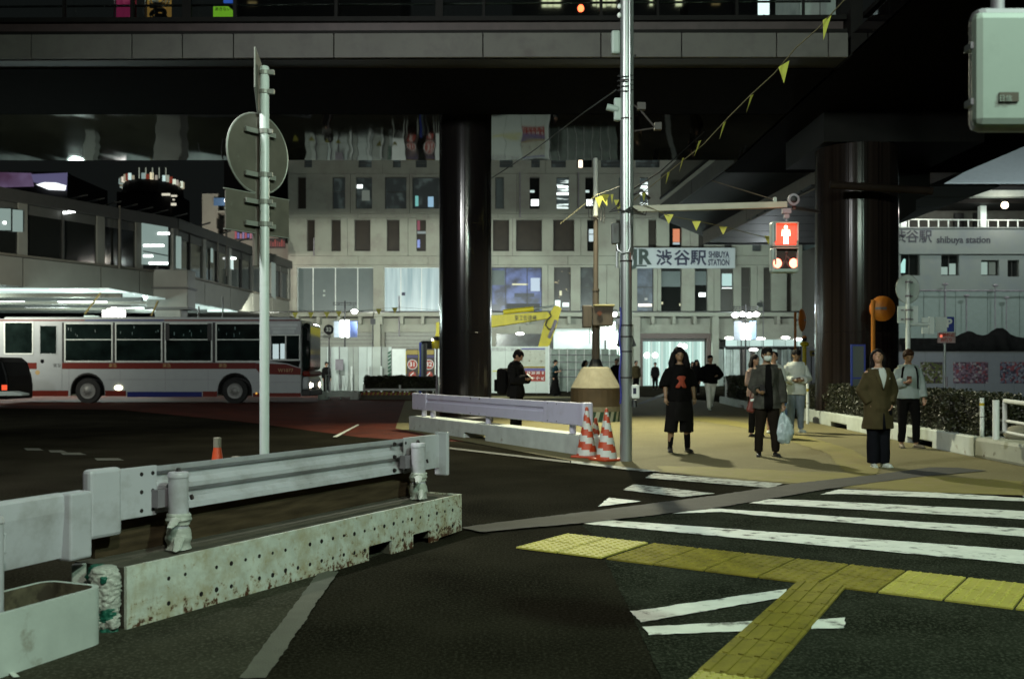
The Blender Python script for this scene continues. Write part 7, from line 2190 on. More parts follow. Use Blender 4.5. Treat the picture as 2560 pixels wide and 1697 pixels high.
# posts & railing
def bollard(label, x, y, z0, z1, r, grp="white posts along the right kerb", band=True):
    t = thing("marker_post", label, "post", (x, y, z0), 0, grp)
    MB().tube([(0, 0, 0), (0, 0, z1 - z0)], r, 12).build("post", "whitepl", t, smooth=True)
    if band:
        MB().tube([(0, 0, (z1 - z0) * 0.80), (0, 0, (z1 - z0) * 0.87)], r * 1.06, 12).build("yellow_band", "hazard_yellow", t, smooth=True)
        MB().tube([(0, 0, (z1 - z0) * 0.50), (0, 0, (z1 - z0) * 0.515)], r * 1.04, 12).build("seam", "dark", t, smooth=True)
bollard("white post with a yellow band at the near end of the long right hedge", 7.12, 15.08, 0.31, 0.90, 0.032)
bollard("thin white post with a yellow band by the man in the white shirt", X_(2019, 24.0), 24.0, 0.0, Z_(958, 24.0), 0.035)
bollard("thin white post at the corner of the plaza hedge behind the walking man", X_(1816, 37.5), 37.5, 0.0, Z_(945, 37.5), 0.05, band=False)
t = thing("white_railing", "white tubular railing on the stained kerb block at the right edge", "railing", (7.0, 14.0, 0.31))
yr = 13.9
def rp_(px, py, Y=yr): return W(px, py, Y)
mb = MB(); mb.tube([rp_(2490, 1098), rp_(2490, 1000)], 0.045, 12); mb.build("post", "whitepl", t, world=True, smooth=True)
mb = MB()
f_ = [(2512, 1078), (2512, 1003)]
mb.tube([W(2512, 1079, 13.8), W(2512, 1002, 13.8), W(2700, 1024, 11.5), W(2700, 1115, 11.5)], 0.032, 10)
mb.build("frame", "whitepl", t, world=True, smooth=True)
for (ya, yb) in ((1051, 1082), (1079, 1117)):
    MB().tube([W(2512, ya, 13.8), W(2700, yb, 11.5)], 0.022, 8).build("rail", "whitepl", t, world=True, smooth=True)
for y_ in (1020, 1050, 1080):
    MB().obox(rp_(2501, y_), (0.10, 0.03, 0.03)).build("clamp", "signrim", t, world=True)
mb = MB()
for y_ in (1025, 1040, 1060):
    mb.tube([W(2455, y_, 18), W(2700, y_ + 2, 18)], 0.012, 5)
t = thing("far_wire_fence", "dark wire fence seen through the white railing", "fence", (9, 18, 0))
mb.build("wires", "rail_dark", t, world=True, kind="stuff")
for x in (2455, 2700):
    MB().tube([W(x, 1000, 18), (X_(x, 18), 18, 0)], 0.03, 6).build("post", "dark", t, world=True)

# ================================================================== signs beside the right columns
t = thing("info_board", "blue framed notice stand in front of the brownish column", "notice board", (X_(2146, 22.6), 22.6, 0))
Y = 22.6
mb = MB()
for a in (2128, 2160):
    mb.box(X_(a, Y), X_(a + 4, Y), Y, Y + 0.04, 0.0, Z_(861, Y))
for y_ in (861, 943):
    mb.box(X_(2132, Y), X_(2160, Y), Y, Y + 0.04, Z_(y_ + 4, Y), Z_(y_, Y))
mb.build("frame", "bluepl", t, world=True)
MB().box(X_(2132, Y), X_(2160, Y), Y + 0.01, Y + 0.03, Z_(943, Y), Z_(865, Y)).build("sheet", "frost", t, world=True)
MB().box(X_(2132, Y), X_(2160, Y), Y + 0.01, Y + 0.03, Z_(985, Y), Z_(947, Y)).build("sheet", "frost", t, world=True)
def mirror(label, px, py, r, tube_px, Y, yaw, zbot=0.0, sx=1.0):
    t = thing("traffic_mirror", label, "mirror", (X_(tube_px, Y), Y, 0), 0, "orange traffic mirrors")
    MB().tube([(0, 0, zbot), (0, 0, Z_(py, Y) + r * 0.7)], 0.045, 12).build("pole", mat("orange_pole_dull", (0.36, 0.13, 0.015), 0.6, spec=0.2), t, smooth=True)
    c = Vector((X_(px, Y) - X_(tube_px, Y), 0.05, Z_(py, Y)))
    m3 = Matrix.Rotation(yaw, 3, 'Z') @ Matrix.Rotation(R(-90), 3, 'X')
    MB().lathe([(r, 0.0), (r * 0.97, -0.03), (r * 0.7, -0.07), (r * 0.3, -0.09), (0.01, -0.095)], c, 28, tilt=m3).build("back_shell", "orangepole", t, smooth=True)
    MB().lathe([(r * 1.04, 0.012), (r * 1.04, -0.006), (r * 0.98, -0.01)], c, 28, tilt=m3).build("rim", "orangepole", t, smooth=True)
    mb = MB(); mb.bar((0, 0, Z_(py, Y)), c + m3 @ Vector((0, 0, -0.09)), 0.05, 0.05); mb.obox(c + m3 @ Vector((0, 0, -0.1)), (0.12, 0.05, 0.06), rz=yaw)
    mb.build("bracket", "rail_dark", t)
mirror("orange traffic mirror seen from behind against the black columns", 2208, 771, 0.275, 2183, 22.4, R(-4))
mirror("far orange traffic mirror seen nearly edge-on beside the signal", 2006, 800, 0.40, 1988, 36, R(58))
t = thing("warning_beacon", "yellow warning beacon on a yellow post behind the man in the white shirt", "beacon", (X_(2011, 34), 34, 0))
MB().tube([(0, 0, 0), (0, 0, Z_(862, 34))], 0.07, 10).build("post", "yellow", t, smooth=True)
MB().ell((0, 0, Z_(860, 34)), 0.16, 0.12, 0.09).build("body", "yellow", t, smooth='all')
MB().lathe([(0.07, 0), (0.08, 0.08), (0.05, 0.14)], (0, 0, Z_(853, 34)), 12).build("cap", "dark", t, smooth=True)
MB().lathe([(0.08, 0), (0.07, 0.06), (0.02, 0.09)], (0, 0, Z_(845, 34)), 12).build("lens", "orangepole", t, smooth=True)
t = thing("small_sign", "small square yellow sign with a dark mark just left of the brownish column", "sign", (X_(2034, 34), 34.2, 0))
MB().box(X_(2025, 34.2), X_(2042, 34.2), 34.2, 34.24, Z_(890, 34.2), Z_(876, 34.2)).build("plate", mat("sign_yellow_dull", (0.20, 0.18, 0.03), 0.6), t, world=True)
MB().ell(W(2033, 883, 34.19), 0.05, 0.01, 0.05).build("mark", "navy", t, world=True)
MB().tube([(0, 0.06, 0), (0, 0.06, Z_(876, 34.2))], 0.02, 6).build("post", "dark", t)
# white panel behind the man in the white shirt
t = thing("site_panel", "plain pale blue-white site panel between the beacon and the brownish column", "panel", (X_(2030, 36), 36.5, 0))
MB().box(X_(2000, 36.5), X_(2060, 36.5), 36.5, 36.55, 0.02, Z_(868, 36.5)).build("panel", "hoarding_white", t, world=True)
MB().box(X_(2000, 36.5), X_(2002, 36.5), 36.45, 36.6, 0.0, Z_(866, 36.5)).build("post", "dark", t, world=True)
# round white sign and arrow plates on the pole right of the columns
Y = 21.0
t = thing("road_sign", "back of a round pale road sign with small plates on a white pole", "road sign", (X_(2270, Y), Y, 0))
MB().tube([(0, 0, 0), (0, 0, Z_(700, Y))], 0.048, 14).build("pole", "polewhite", t, smooth=True)
disc((0.02, 0.08, Z_(722, Y)), 0.30, R(19), t, "polewhite")
MB().box(X_(2247, Y) - X_(2270, Y), X_(2298, Y) - X_(2270, Y), 0.06, 0.075, Z_(807, Y), Z_(765, Y)).build("plate", "polewhite", t)
for y_ in (705, 740, 775, 798):
    mb = MB(); mb.lathe([(0.056, -0.02), (0.056, 0.02)], (0, 0, Z_(y_, Y)), 12); mb.obox((-0.10, 0.05, Z_(y_, Y)), (0.05, 0.03, 0.03)); mb.obox((0.10, 0.05, Z_(y_, Y)), (0.05, 0.03, 0.03))
    mb.build("clamp", "rail_dark", t)
MB().obox((0, 0.07, Z_(728, Y)), (0.05, 0.01, 0.30)).build("band", "signback", t)
MB().tube([(0, 0, Z_(811, Y)), (X_(2330, Y) - X_(2270, Y), 0, Z_(811, Y))], 0.03, 8).build("arm", "polewhite", t)
MB().box(X_(2322, Y) - X_(2270, Y), X_(2334, Y) - X_(2270, Y), -0.03, 0.03, Z_(835, Y), Z_(792, Y)).build("end_plate", "polewhite", t)
MB().box(X_(2305, Y) - X_(2270, Y), X_(2321.5, Y) - X_(2270, Y), -0.02, 0.02, Z_(834, Y), Z_(818, Y)).build("plate", "polewhite", t)
MB().box(X_(2305, Y) - X_(2270, Y), X_(2321.5, Y) - X_(2270, Y), -0.02, 0.02, Z_(806, Y), Z_(794, Y)).build("plate", "polewhite", t)
Y = 23.5
t = thing("parking_sign", "blue parking sign and small red-lettered plate on a thin post above the hedge", "parking sign", (X_(2362, Y), Y, 0))
MB().tube([(0, 0, 0), (0, 0, Z_(795, Y))], 0.028, 10).build("post", "galv", t, smooth=True)
MB().box(X_(2367, Y) - X_(2362, Y), X_(2384, Y) - X_(2362, Y), -0.03, -0.01, Z_(829, Y), Z_(792, Y)).build("blue_plate", "bluepl", t)
text("P", 0.27, (X_(2371, Y), Y - 0.04, Z_(809, Y)), "whitepl", t, bold=0.01)
MB().box(X_(2338, Y) - X_(2362, Y), X_(2366, Y) - X_(2362, Y), -0.03, -0.01, Z_(828, Y), Z_(793, Y)).build("pale_plate", "polewhite", t)
MB().box(X_(2342, Y) - X_(2362, Y), X_(2386, Y) - X_(2362, Y), -0.05, -0.032, Z_(857, Y), Z_(831, Y)).build("lettered_plate", mat("plate_pink", (0.38, 0.27, 0.27), 0.5), t)
text("駐輪禁止", 0.095, (X_(2364, Y), Y - 0.055, Z_(838, Y)), "redsign", t, extrude=0.002, bold=0.003)
text("お断り", 0.095, (X_(2364, Y), Y - 0.055, Z_(850, Y)), "redsign", t, extrude=0.002, bold=0.003)
MB().ell(W(2353, 840, Y - 0.055), 0.035, 0.01, 0.035).build("lamp_glint", glow("sign_glint", (1, 0.2, 0.12), 0.9), t, world=True)
MB().tube([(0.03, -0.03, 0.9), (0.03, -0.03, 1.15)], 0.03, 8).build("post_collar", "rail_dark", t)

# ================================================================== people
TOR = [(.465, .080, .062, .004), (.50, .096, .072, .004), (.54, .095, .070, .002), (.60, .082, .060, 0), (.66, .088, .063, 0), (.72, .098, .068, 0), (.77, .104, .067, 0), (.805, .098, .058, .003), (.83, .062, .045, .006), (.855, .036, .036, .006)]
def voxelise(mb, name, m, parent, vox, smooth=3, fold=0.0, fscale=12.0, seed=0, label=None):
    me = bpy.data.meshes.new(name)
    me.from_pydata(mb.v, [], mb.f)
    me.update()
    o = bpy.data.objects.new(name, me)
    r = o.modifiers.new("r", 'REMESH'); r.mode = 'VOXEL'; r.voxel_size = vox; r.use_smooth_shade = True
    s = o.modifiers.new("s", 'SMOOTH'); s.factor = 0.5; s.iterations = smooth
    new = baked(o)
    o.modifiers.clear()
    COL.objects.link(o)
    o.data = new
    new.name = name
    bpy.data.meshes.remove(me)
    if fold:
        sd = Vector((seed * 3.7, seed * 1.3, 0))
        n_ = len(new.vertices)
        nv = [0.0] * (3 * n_); co = [0.0] * (3 * n_)
        new.vertices.foreach_get("normal", nv); new.vertices.foreach_get("co", co)
        for i in range(0, 3 * n_, 3):
            q = Vector((co[i] * fscale, co[i + 1] * fscale, co[i + 2] * fscale * 0.45)) + sd
            d_ = fold * noise.noise(q) + fold * 0.5 * noise.noise(q * 2.3)
            co[i] += nv[i] * d_; co[i + 1] += nv[i + 1] * d_; co[i + 2] += nv[i + 2] * d_
        new.vertices.foreach_set("co", co)
    new.materials.clear()
    new.materials.append(mm_(m))
    o.parent = parent
    return tag(o, label)

def person(label, loc, h, rz, pose=None, look=None, near=True, group="people around the crossing", seed=1):
    pose = pose or {}
    look = look or {}
    t = thing("person", label, "person", loc, rz, group)
    vox = 0.0085 if near else 0.016
    S = lambda v: Vector(v) * h
    sw = look.get('shoulder', .092)
    J = {'sl': (-sw, .004, .796), 'sr': (sw, .004, .796),
         'el': (-.122, .012, .635), 'er': (.122, .012, .635),
         'wl': (-.130, -.02, .495), 'wr': (.130, -.02, .495),
         'hl': (-.050, 0, .50), 'hr': (.050, 0, .50),
         'kl': (-.055, -.004, .275), 'kr': (.055, -.004, .275),
         'al': (-.058, .008, .048), 'ar': (.058, .008, .048)}
    J.update(pose.get('j', {}))
    J = {k: S(v) for k, v in J.items()}
    pitch, yaw = pose.get('pitch', 0), pose.get('yaw', 0)
    hr = Matrix.Rotation(yaw, 3, 'Z') @ Matrix.Rotation(pitch, 3, 'X')
    piv = S((0, .008, .865))
    def hp(v): return piv + hr @ (S(v) - piv)
    skin = look.get('skin', 'skin')
    # ---- one continuous body
    b = MB()
    b.loft([(0, cy * h, z * h, rx * h * .93, ry * h * .93) for z, rx, ry, cy in TOR], 20)
    b.tube([S((0, .008, .83)), hp((0, .006, .90))], [.033 * h, .030 * h], 14)
    b.ell(hp((0, 0, .938)), .044 * h, .053 * h, .060 * h, 18, 12, hr)
    b.ell(hp((0, -.016, .905)), .031 * h, .036 * h, .032 * h, 14, 8, hr)
    b.ell(hp((0, -.054, .925)), .0075 * h, .010 * h, .013 * h, 8, 6, hr)
    for s in (-1, 1):
        b.ell(hp((s * .045, .004, .928)), .006 * h, .011 * h, .017 * h, 8, 6, hr)
    for s in ('l', 'r'):
        sg_ = -1 if s == 'l' else 1
        b.tube([J['s' + s] + S((-sg_ * .02, 0, 0)), J['s' + s], (J['s' + s] + J['e' + s]) / 2, J['e' + s], J['e' + s].lerp(J['w' + s], .35), J['w' + s]],
               [.03 * h, .029 * h, .026 * h, .0215 * h, .022 * h, .0145 * h], 12)
        b.tube([J['h' + s], J['h' + s].lerp(J['k' + s], .5), J['k' + s], J['k' + s].lerp(J['a' + s], .35), J['a' + s]],
               [.052 * h, .045 * h, .032 * h, .033 * h, .020 * h], 14)
        a = J['a' + s]
        fd = pose.get('foot' + s, 0)
        fm_ = Matrix.Rotation(fd, 3, 'Z')
        b.tube([a, a + S((0, 0, -.02)), a + fm_ @ S((0, -.06, -.032))], [.02 * h, .021 * h, .014 * h], 10, squash=0.7)
        # hand: palm, four unequal bent fingers, thumb from the side
        w = J['w' + s]
        fdir = (w - J['e' + s]).normalized()
        curl = Vector(pose.get('curl' + s, (-sg_ * 0.5, -0.4, 0))).normalized()
        side = fdir.cross(curl).normalized()
        pl = w + fdir * .042 * h
        b.tube([w, w + fdir * .022 * h, w + fdir * .05 * h], [.013 * h, .020 * h, .019 * h], 10, squash=0.55)
        for i, (o_, l_) in enumerate(((-.0155, .036), (-.0052, .042), (.0052, .039), (.0155, .030))):
            root = w + fdir * .046 * h + side * o_ * h
            bend = pose.get('bend' + s, .5)
            d1 = (fdir + curl * bend).normalized(); d2 = (fdir + curl * bend * 2.6).normalized()
            b.tube([root - fdir * .01 * h, root, root + d1 * l_ * .45 * h, root + (d1 * .45 + d2 * .5) * l_ * h], [.0055 * h, .0052 * h, .0047 * h, .0038 * h], 7)
        th = w + fdir * .018 * h - side * .016 * h
        b.tube([th, th + (fdir * .5 - side + curl * .3).normalized() * .016 * h, th + (fdir * .9 - side * .6 + curl * .7).normalized() * .036 * h], [.0075 * h, .0062 * h, .0045 * h], 7)
    voxelise(b, "body", skin, t, vox * 0.8, 2)
    # ---- face
    if near or look.get('face'):
        for s in (-1, 1):
            e = MB().ell(hp((s * .0175, -.0475, .937)), .0065 * h, .004 * h, .0035 * h, 8, 6, hr)
            e.build("eye", "black", t)
            MB().tube([hp((s * .010, -.0515, .948)), hp((s * .018, -.0518, .950)), hp((s * .028, -.045, .947))], .0016 * h, 6).build("eyebrow", "hair", t)
        MB().ell(hp((0, -.0505, .903)), .0125 * h, .003 * h, .0032 * h, 8, 6, hr).build("mouth", mat("lips", (0.20, 0.07, 0.055), 0.5), t)
    # ---- hair
    hm = look.get('hair', 'short'); hmat = look.get('hairmat', 'hair')
    hb = MB()
    hb.ell(hp((0, .010, .957)), .0525 * h, .058 * h, .050 * h, 18, 10, hr)
    hb.ell(hp((0, .026, .930)), .049 * h, .046 * h, .052 * h, 16, 8, hr)
    if hm == 'long':
        for s in (-1, 1):
            hb.tube([hp((s * .030, -.006, .978)), hp((s * .054, -.006, .945)), hp((s * .062, .0, .90)), S((s * .074, .0, .85)), S((s * .078, -.006, .80)), S((s * .064, -.02, .765))], [.018 * h, .022 * h, .030 * h, .036 * h, .030 * h, .010 * h], 12)
        hb.tube([hp((0, .03, .96)), S((0, .045, .88)), S((0, .055, .80)), S((0, .055, .73))], [.052 * h, .064 * h, .074 * h, .03 * h], 14)
        hb.ell(hp((0, .004, .968)), .058 * h, .056 * h, .046 * h, 16, 8, hr)
    elif hm == 'mid':
        for s in (-1, 1):
            hb.tube([hp((s * .026, -.008, .985)), hp((s * .043, -.004, .955)), hp((s * .047, .006, .92)), S((s * .046, .016, .865)), S((s * .052, .012, .80)), S((s * .050, .0, .765))], [.014 * h, .014 * h, .017 * h, .022 * h, .020 * h, .008 * h], 12)
        hb.tube([hp((0, .035, .95)), S((0, .048, .88)), S((0, .055, .80))], [.045 * h, .048 * h, .03 * h], 12)
    elif hm == 'fringe':
        hb.tube([hp((-.036, -.036, .972)), hp((0, -.046, .974)), hp((.036, -.036, .972))], [.010 * h, .014 * h, .010 * h], 8)
    elif hm == 'bun':
        hb.ell(hp((0, .055, .965)), .026 * h, .026 * h, .026 * h, 12, 8, hr)
    voxelise(hb, "hair", hmat, t, vox * 0.9, 1, 0.009 * h, 30 / h, seed)
    # ---- clothes
    def limb(mb, a, m_, c, u, ra, rm, rc, n=16, extra=0.0):
        """tube along a-m-c cut at fraction u of the whole"""
        pts = [a.lerp(m_, .0), a.lerp(m_, .5), m_, m_.lerp(c, .5), c]
        rr = [ra, (ra + rm) / 2, rm, (rm + rc) / 2, rc]
        L = [(pts[i + 1] - pts[i]).length for i in range(4)]
        tot = sum(L) * u; acc = 0; P, Q = [pts[0]], [rr[0]]
        for i in range(4):
            if acc + L[i] >= tot - 1e-6:
                f = (tot - acc) / L[i]; P.append(pts[i].lerp(pts[i + 1], f)); Q.append((rr[i] + (rr[i + 1] - rr[i]) * f) * (1 + extra)); break
            P.append(pts[i + 1]); Q.append(rr[i + 1]); acc += L[i]
        mb.tube(P, Q, n)
    def garment(g, nm):
        mb = MB(); ins = g.get('t', .008) * h
        z0, z1 = g['z0'], g.get('z1', .845)
        if z1 > z0:
            rings = []
            zs = [z0] + [r_[0] for r_ in TOR if z0 + .01 < r_[0] < z1 - .005] + [z1]
            for z in zs:
                zz = max(z, .465)
                for i in range(len(TOR) - 1):
                    if TOR[i][0] <= zz <= TOR[i + 1][0] + 1e-9:
                        f = (zz - TOR[i][0]) / (TOR[i + 1][0] - TOR[i][0])
                        rx, ry, cy = [TOR[i][q] + (TOR[i + 1][q] - TOR[i][q]) * f for q in (1, 2, 3)]
                        break
                low_ = max(0, .60 - z)
                rx = max(rx, .092 if z < .62 and g.get('box', True) else 0) + low_ * g.get('flare', 0.1)
                ry = ry + low_ * g.get('flare', 0.1) * .8
                rings.append((0, cy * h, z * h, rx * h + ins, ry * h + ins))
            mb.loft(rings, 24)
        if g.get('sleeve', 0):
            for s in ('l', 'r'):
                r0 = .029 * h + ins * .8; r1 = .024 * h + ins * .8 * g.get('sl', 1.2); r2 = .019 * h + ins * .8 * g.get('sl', 1.2)
                sh_ = J['s' + s] + S((.035 if s == 'l' else -.035, 0, .012))
                mb.tube([sh_, J['s' + s]], [r0 * .9, r0], 14)
                limb(mb, J['s' + s], J['e' + s], J['w' + s], g['sleeve'], r0, r1, r2, 14)
        if g.get('neck'):
            mb.tube([S((0, .006, .83)), S((0, .006, g['neck']))], [.046 * h, .040 * h], 14)
        if g.get('legs'):
            lg = g['legs']
            for s in ('l', 'r'):
                limb(mb, J['h' + s] + S((0, 0, .01)), J['k' + s], J['a' + s] + S((0, 0, -.02)), lg['u'], .058 * h + ins, lg['rk'] * h, lg['ra'] * h, 18)
            mb.loft([(0, .002 * h, .455 * h, .080 * h, .062 * h), (0, .002 * h, .50 * h, .097 * h + ins * .6, .072 * h + ins * .6), (0, 0, .585 * h, .086 * h + ins * .5, .064 * h + ins * .5)], 22)
        if g.get('skirt'):
            sk = g['skirt']
            mb.loft([(0, 0, z * h, rx * h, ry * h) for z, rx, ry in sk], 26)
        return voxelise(mb, nm, g['m'], t, vox, 3, g.get('fold', .006) * h, g.get('fs', 9) / h, seed + len(nm))
    for nm, g in look.get('clothes', []):
        garment(g, nm)
    # ---- patches on the chest (open coat, print, straps): bands wrapped on the front of the torso
    def patch(nm, m_, rows, off, front=-1, th=.004):
        mb = MB(); n = 8
        for z, x0, x1 in rows:
            zz = z
            for i in range(len(TOR) - 1):
                if TOR[i][0] <= max(zz, .465) <= TOR[i + 1][0] + 1e-9:
                    f = (max(zz, .465) - TOR[i][0]) / (TOR[i + 1][0] - TOR[i][0])
                    rx, ry, cy = [TOR[i][q] + (TOR[i + 1][q] - TOR[i][q]) * f for q in (1, 2, 3)]
                    break
            rx = max(rx, .092 if z < .62 else 0)
            lw = max(0, .60 - z) * .1
            for i in range(n + 1):
                x = x0 + (x1 - x0) * i / n
                q = max(0, 1 - (x / (rx + off + lw)) ** 2)
                y = cy + front * (ry + off + lw * .8) * math.sqrt(q)
                mb.v.append((x * h, y * h, z * h))
        for j in range(len(rows) - 1):
            for i in range(n):
                k = j * (n + 1) + i
                f_ = (k, k + 1, k + n + 2, k + n + 1)
                mb.f.append(f_ if (rows[0][0] < rows[-1][0]) == (front < 0) else f_[::-1]); mb.mi.append(0)
        o = mb.build(nm, m_, t, smooth='all')
        sd = o.modifiers.new("thick", 'SOLIDIFY'); sd.thickness = th * h; sd.offset = 0
        return o
    for a in look.get('patches', []):
        patch(*a)
    # ---- shoes
    sm = look.get('shoes', 'black')
    for s in ('l', 'r'):
        a = J['a' + s]; fm_ = Matrix.Rotation(pose.get('foot' + s, 0), 3, 'Z')
        z0 = a.z - .048 * h
        mb = MB()
        if look.get('heel'):
            mb.tube([a + S((0, .004, .012)), Vector((a.x, a.y + .004 * h, z0 + .03 * h))], [.024 * h, .026 * h], 12)
        def gp(y, z): return Vector((a.x, a.y, z0)) + fm_ @ Vector((0, y * h, 0)) + Vector((0, 0, z * h))
        mb.tube([gp(.026, .018), gp(.0, .022), gp(-.04, .018), gp(-.085, .013), gp(-.102, .011)], [.017 * h, .0235 * h, .0225 * h, .021 * h, .010 * h], 14, squash=0.85)
        voxelise(mb, "shoe", sm, t, vox * .8, 2)
        MB().obox(gp(-.035, .004), (.044 * h, .135 * h, .008 * h), rz=pose.get('foot' + s, 0)).build("sole", look.get('sole', 'black'), t, bevel=0.004)
    return t, J, S, hp

cl = lambda n, c, v=.15, r=.95, **k: mat(n, c, r, spec=.06, var=v, vscale=8, bump=0.2, bscale=140, **k)
blk = cl("cloth_black", (0.0045, 0.0042, 0.004)); blk2 = cl("cloth_blackish", (0.0075, 0.007, 0.0065))
olive = cl("coat_olive_brown", (0.050, 0.040, 0.019)); greyj = cl("jacket_grey_check", (0.050, 0.050, 0.042), .35)
wht = cl("cloth_white", (0.42, 0.45, 0.42), .06); lgrey = cl("sweatshirt_grey", (0.23, 0.27, 0.26), .06)
jean = cl("jeans_pale", (0.13, 0.16, 0.19), .2); ink = cl("trousers_ink", (0.0055, 0.006, 0.008)); cream = cl("trousers_cream", (0.68, 0.69, 0.60), .06)
brown = cl("trousers_brownblack", (0.013, 0.010, 0.007)); teal = cl("dress_teal", (0.012, 0.03, 0.035))
shoe_w = mat("shoe_white", (0.42, 0.46, 0.40), 0.5); shoe_b = mat("shoe_black", (0.008, 0.008, 0.008), 0.3); shoe_g = mat("shoe_tan", (0.16, 0.13, 0.085), 0.6)
red = mat("print_red", (0.26, 0.035, 0.012), 0.7, var=0.3, vscale=20)
def gz(x, y): return 0.008
def trousers(m, ra=.034, rk=.045, u=.96, **k): return ("trousers", dict(m=m, z0=.5, z1=.4, t=.006, legs=dict(u=u, rk=rk, ra=ra), **k))

# 1 woman in black
p = G(1698, 1131)
t, J, S, hp = person("long-haired woman in an oversized black shirt with a red print and cropped wide trousers", (p.x, p.y, gz(0, 0)), 1.66, R(4),
    pose=dict(j=dict(el=(-.135, .006, .65), er=(.132, .006, .65), wl=(-.140, -.035, .525), wr=(.136, -.035, .525), kl=(-.075, 0, .275), kr=(.075, 0, .275), al=(-.088, .006, .048), ar=(.082, .006, .048)), footl=R(-8), footr=R(12)),
    look=dict(hair='long', skin='skin_dim', shoes=shoe_b, heel=True, clothes=[
        ("shirt", dict(m=blk, z0=.49, z1=.845, t=.018, sleeve=.62, sl=2.1, flare=.10, fold=.012)),
        ("leggings", dict(m=blk, z0=.5, z1=.4, t=.004, legs=dict(u=.97, rk=.036, ra=.024))),
        ("culottes", dict(m=blk2, z0=.5, z1=.4, t=.014, legs=dict(u=.66, rk=.066, ra=.070), skirt=[(.30, .108, .076), (.38, .114, .082), (.50, .112, .086), (.60, .095, .074)], fold=.011)),
    ], patches=[("chest_print", red, [(.62, -.052, -.016), (.635, -.050, -.008), (.652, -.042, .042), (.67, -.026, .034), (.69, -.022, .028), (.71, -.044, .040), (.725, -.036, .044), (.735, -.02, .02)], .024),
                ("chest_print", red, [(.62, .016, .050), (.635, .006, .048), (.650, .0, .040)], .0245)]), seed=1)
# 2 masked man
p = G(1917, 1142)
t, J, S, hp = person("man in a white face mask and grey jacket holding a white plastic bag", (p.x, p.y, 0.008), 1.66, R(-3),
    pose=dict(j=dict(el=(-.130, .0, .635), er=(.135, .01, .63), wl=(-.095, -.085, .600), wr=(.145, -.01, .475), kl=(-.062, -.002, .275), kr=(.066, -.002, .275), al=(-.070, .01, .048), ar=(.078, .0, .048)), pitch=R(14), curll=(.7, .2, .6), bendl=1.2, bendr=1.2, footl=R(-12), footr=R(10)),
    look=dict(hair='short', skin='skin_dim', shoes=shoe_b, clothes=[
        trousers(brown, .034, .043, fold=.011),
        ("jacket", dict(m=greyj, z0=.44, z1=.84, t=.016, sleeve=.95, sl=1.7, flare=.16, fold=.011)),
    ], patches=[("inner_top", blk, [(.44, -.040, .036), (.5, -.042, .038), (.6, -.040, .036), (.7, -.036, .032), (.78, -.036, .034), (.82, -.030, .030), (.84, -.018, .018)], .021),
                ("lapel", greyj, [(.64, -.044, -.034), (.72, -.052, -.032), (.78, -.062, -.030), (.825, -.046, -.022)], .024), ("lapel", greyj, [(.64, .030, .040), (.72, .028, .048), (.78, .026, .056), (.825, .020, .042)], .024)]), seed=2)
mb = MB()
mb.ell(hp((0, -.040, .912)), .0385 * 1.66, .028 * 1.66, .030 * 1.66, 16, 10, Matrix.Rotation(R(14), 3, 'X'))
voxelise(mb, "face_mask", mat("mask_white", (0.50, 0.56, 0.52), 0.7, var=0.03), t, .006, 2)
mb = MB()
for s in (-1, 1):
    mb.tube([hp((s * .030, -.045, .925)), hp((s * .046, -.004, .935))], .0022, 5)
mb.build("mask_loop", "whitepl", t)
rot = Matrix.Rotation(R(-3), 4, 'Z')
def held(t, name, label, cat, Jp, off=(0, 0, 0)):
    loc = t.matrix_basis @ (Jp + Vector(off))
    return thing(name, label, cat, loc, t.rotation_euler.z)
hd = J['wr'] + Vector((0, 0, -.07))
b = held(t, "plastic_bag", "white plastic shopping bag hanging from the masked man's hand", "bag", hd)
mb = MB()
mb.loft([(.02, 0, -.52, .07, .04), (.0, 0, -.46, .13, .07), (.015, 0, -.36, .15, .08), (.02, 0, -.24, .13, .07), (.01, 0, -.14, .085, .045), (.0, 0, -.06, .03, .025), (0, 0, -.02, .012, .014)], 20)
voxelise(mb, "sack", mat("plastic_white", (0.34, 0.42, 0.43), 0.35, var=0.15, vscale=10), b, .009, 2, .016, 16, 3)
MB().tube([(-.02, 0, -.10), (-.015, 0, -.02), (.0, 0, .012), (.018, 0, -.02), (.025, 0, -.10)], .008, 8).build("handles", "plastic_white", b, smooth='all')
b = held(t, "phone", "dark phone in the masked man's raised hand", "phone", J['wl'] + Vector((.06, -.035, .035)))
MB().obox((0, 0, 0), (.075, .012, .15), rx=R(-35)).build("case", "black", b, bevel=.006)
b = held(t, "shoulder_bag", "small red bag with a white tag at the masked man's side", "bag", Vector((-.215, .04, .84)))
MB().obox((0, 0, -.06), (.12, .08, .24), ry=R(18)).build("pouch", mat("bag_red", (0.12, 0.02, 0.012), 0.5), b, bevel=.03)
MB().obox((.01, -.045, .02), (.09, .01, .035), ry=R(-12)).build("tag", "whitepl", b, bevel=.003)
MB().tube([(-.03, 0, .05), (0, .01, .16), (.05, .03, .30), (.09, .05, .45)], .008, 6).build("strap", "bag_red", b)
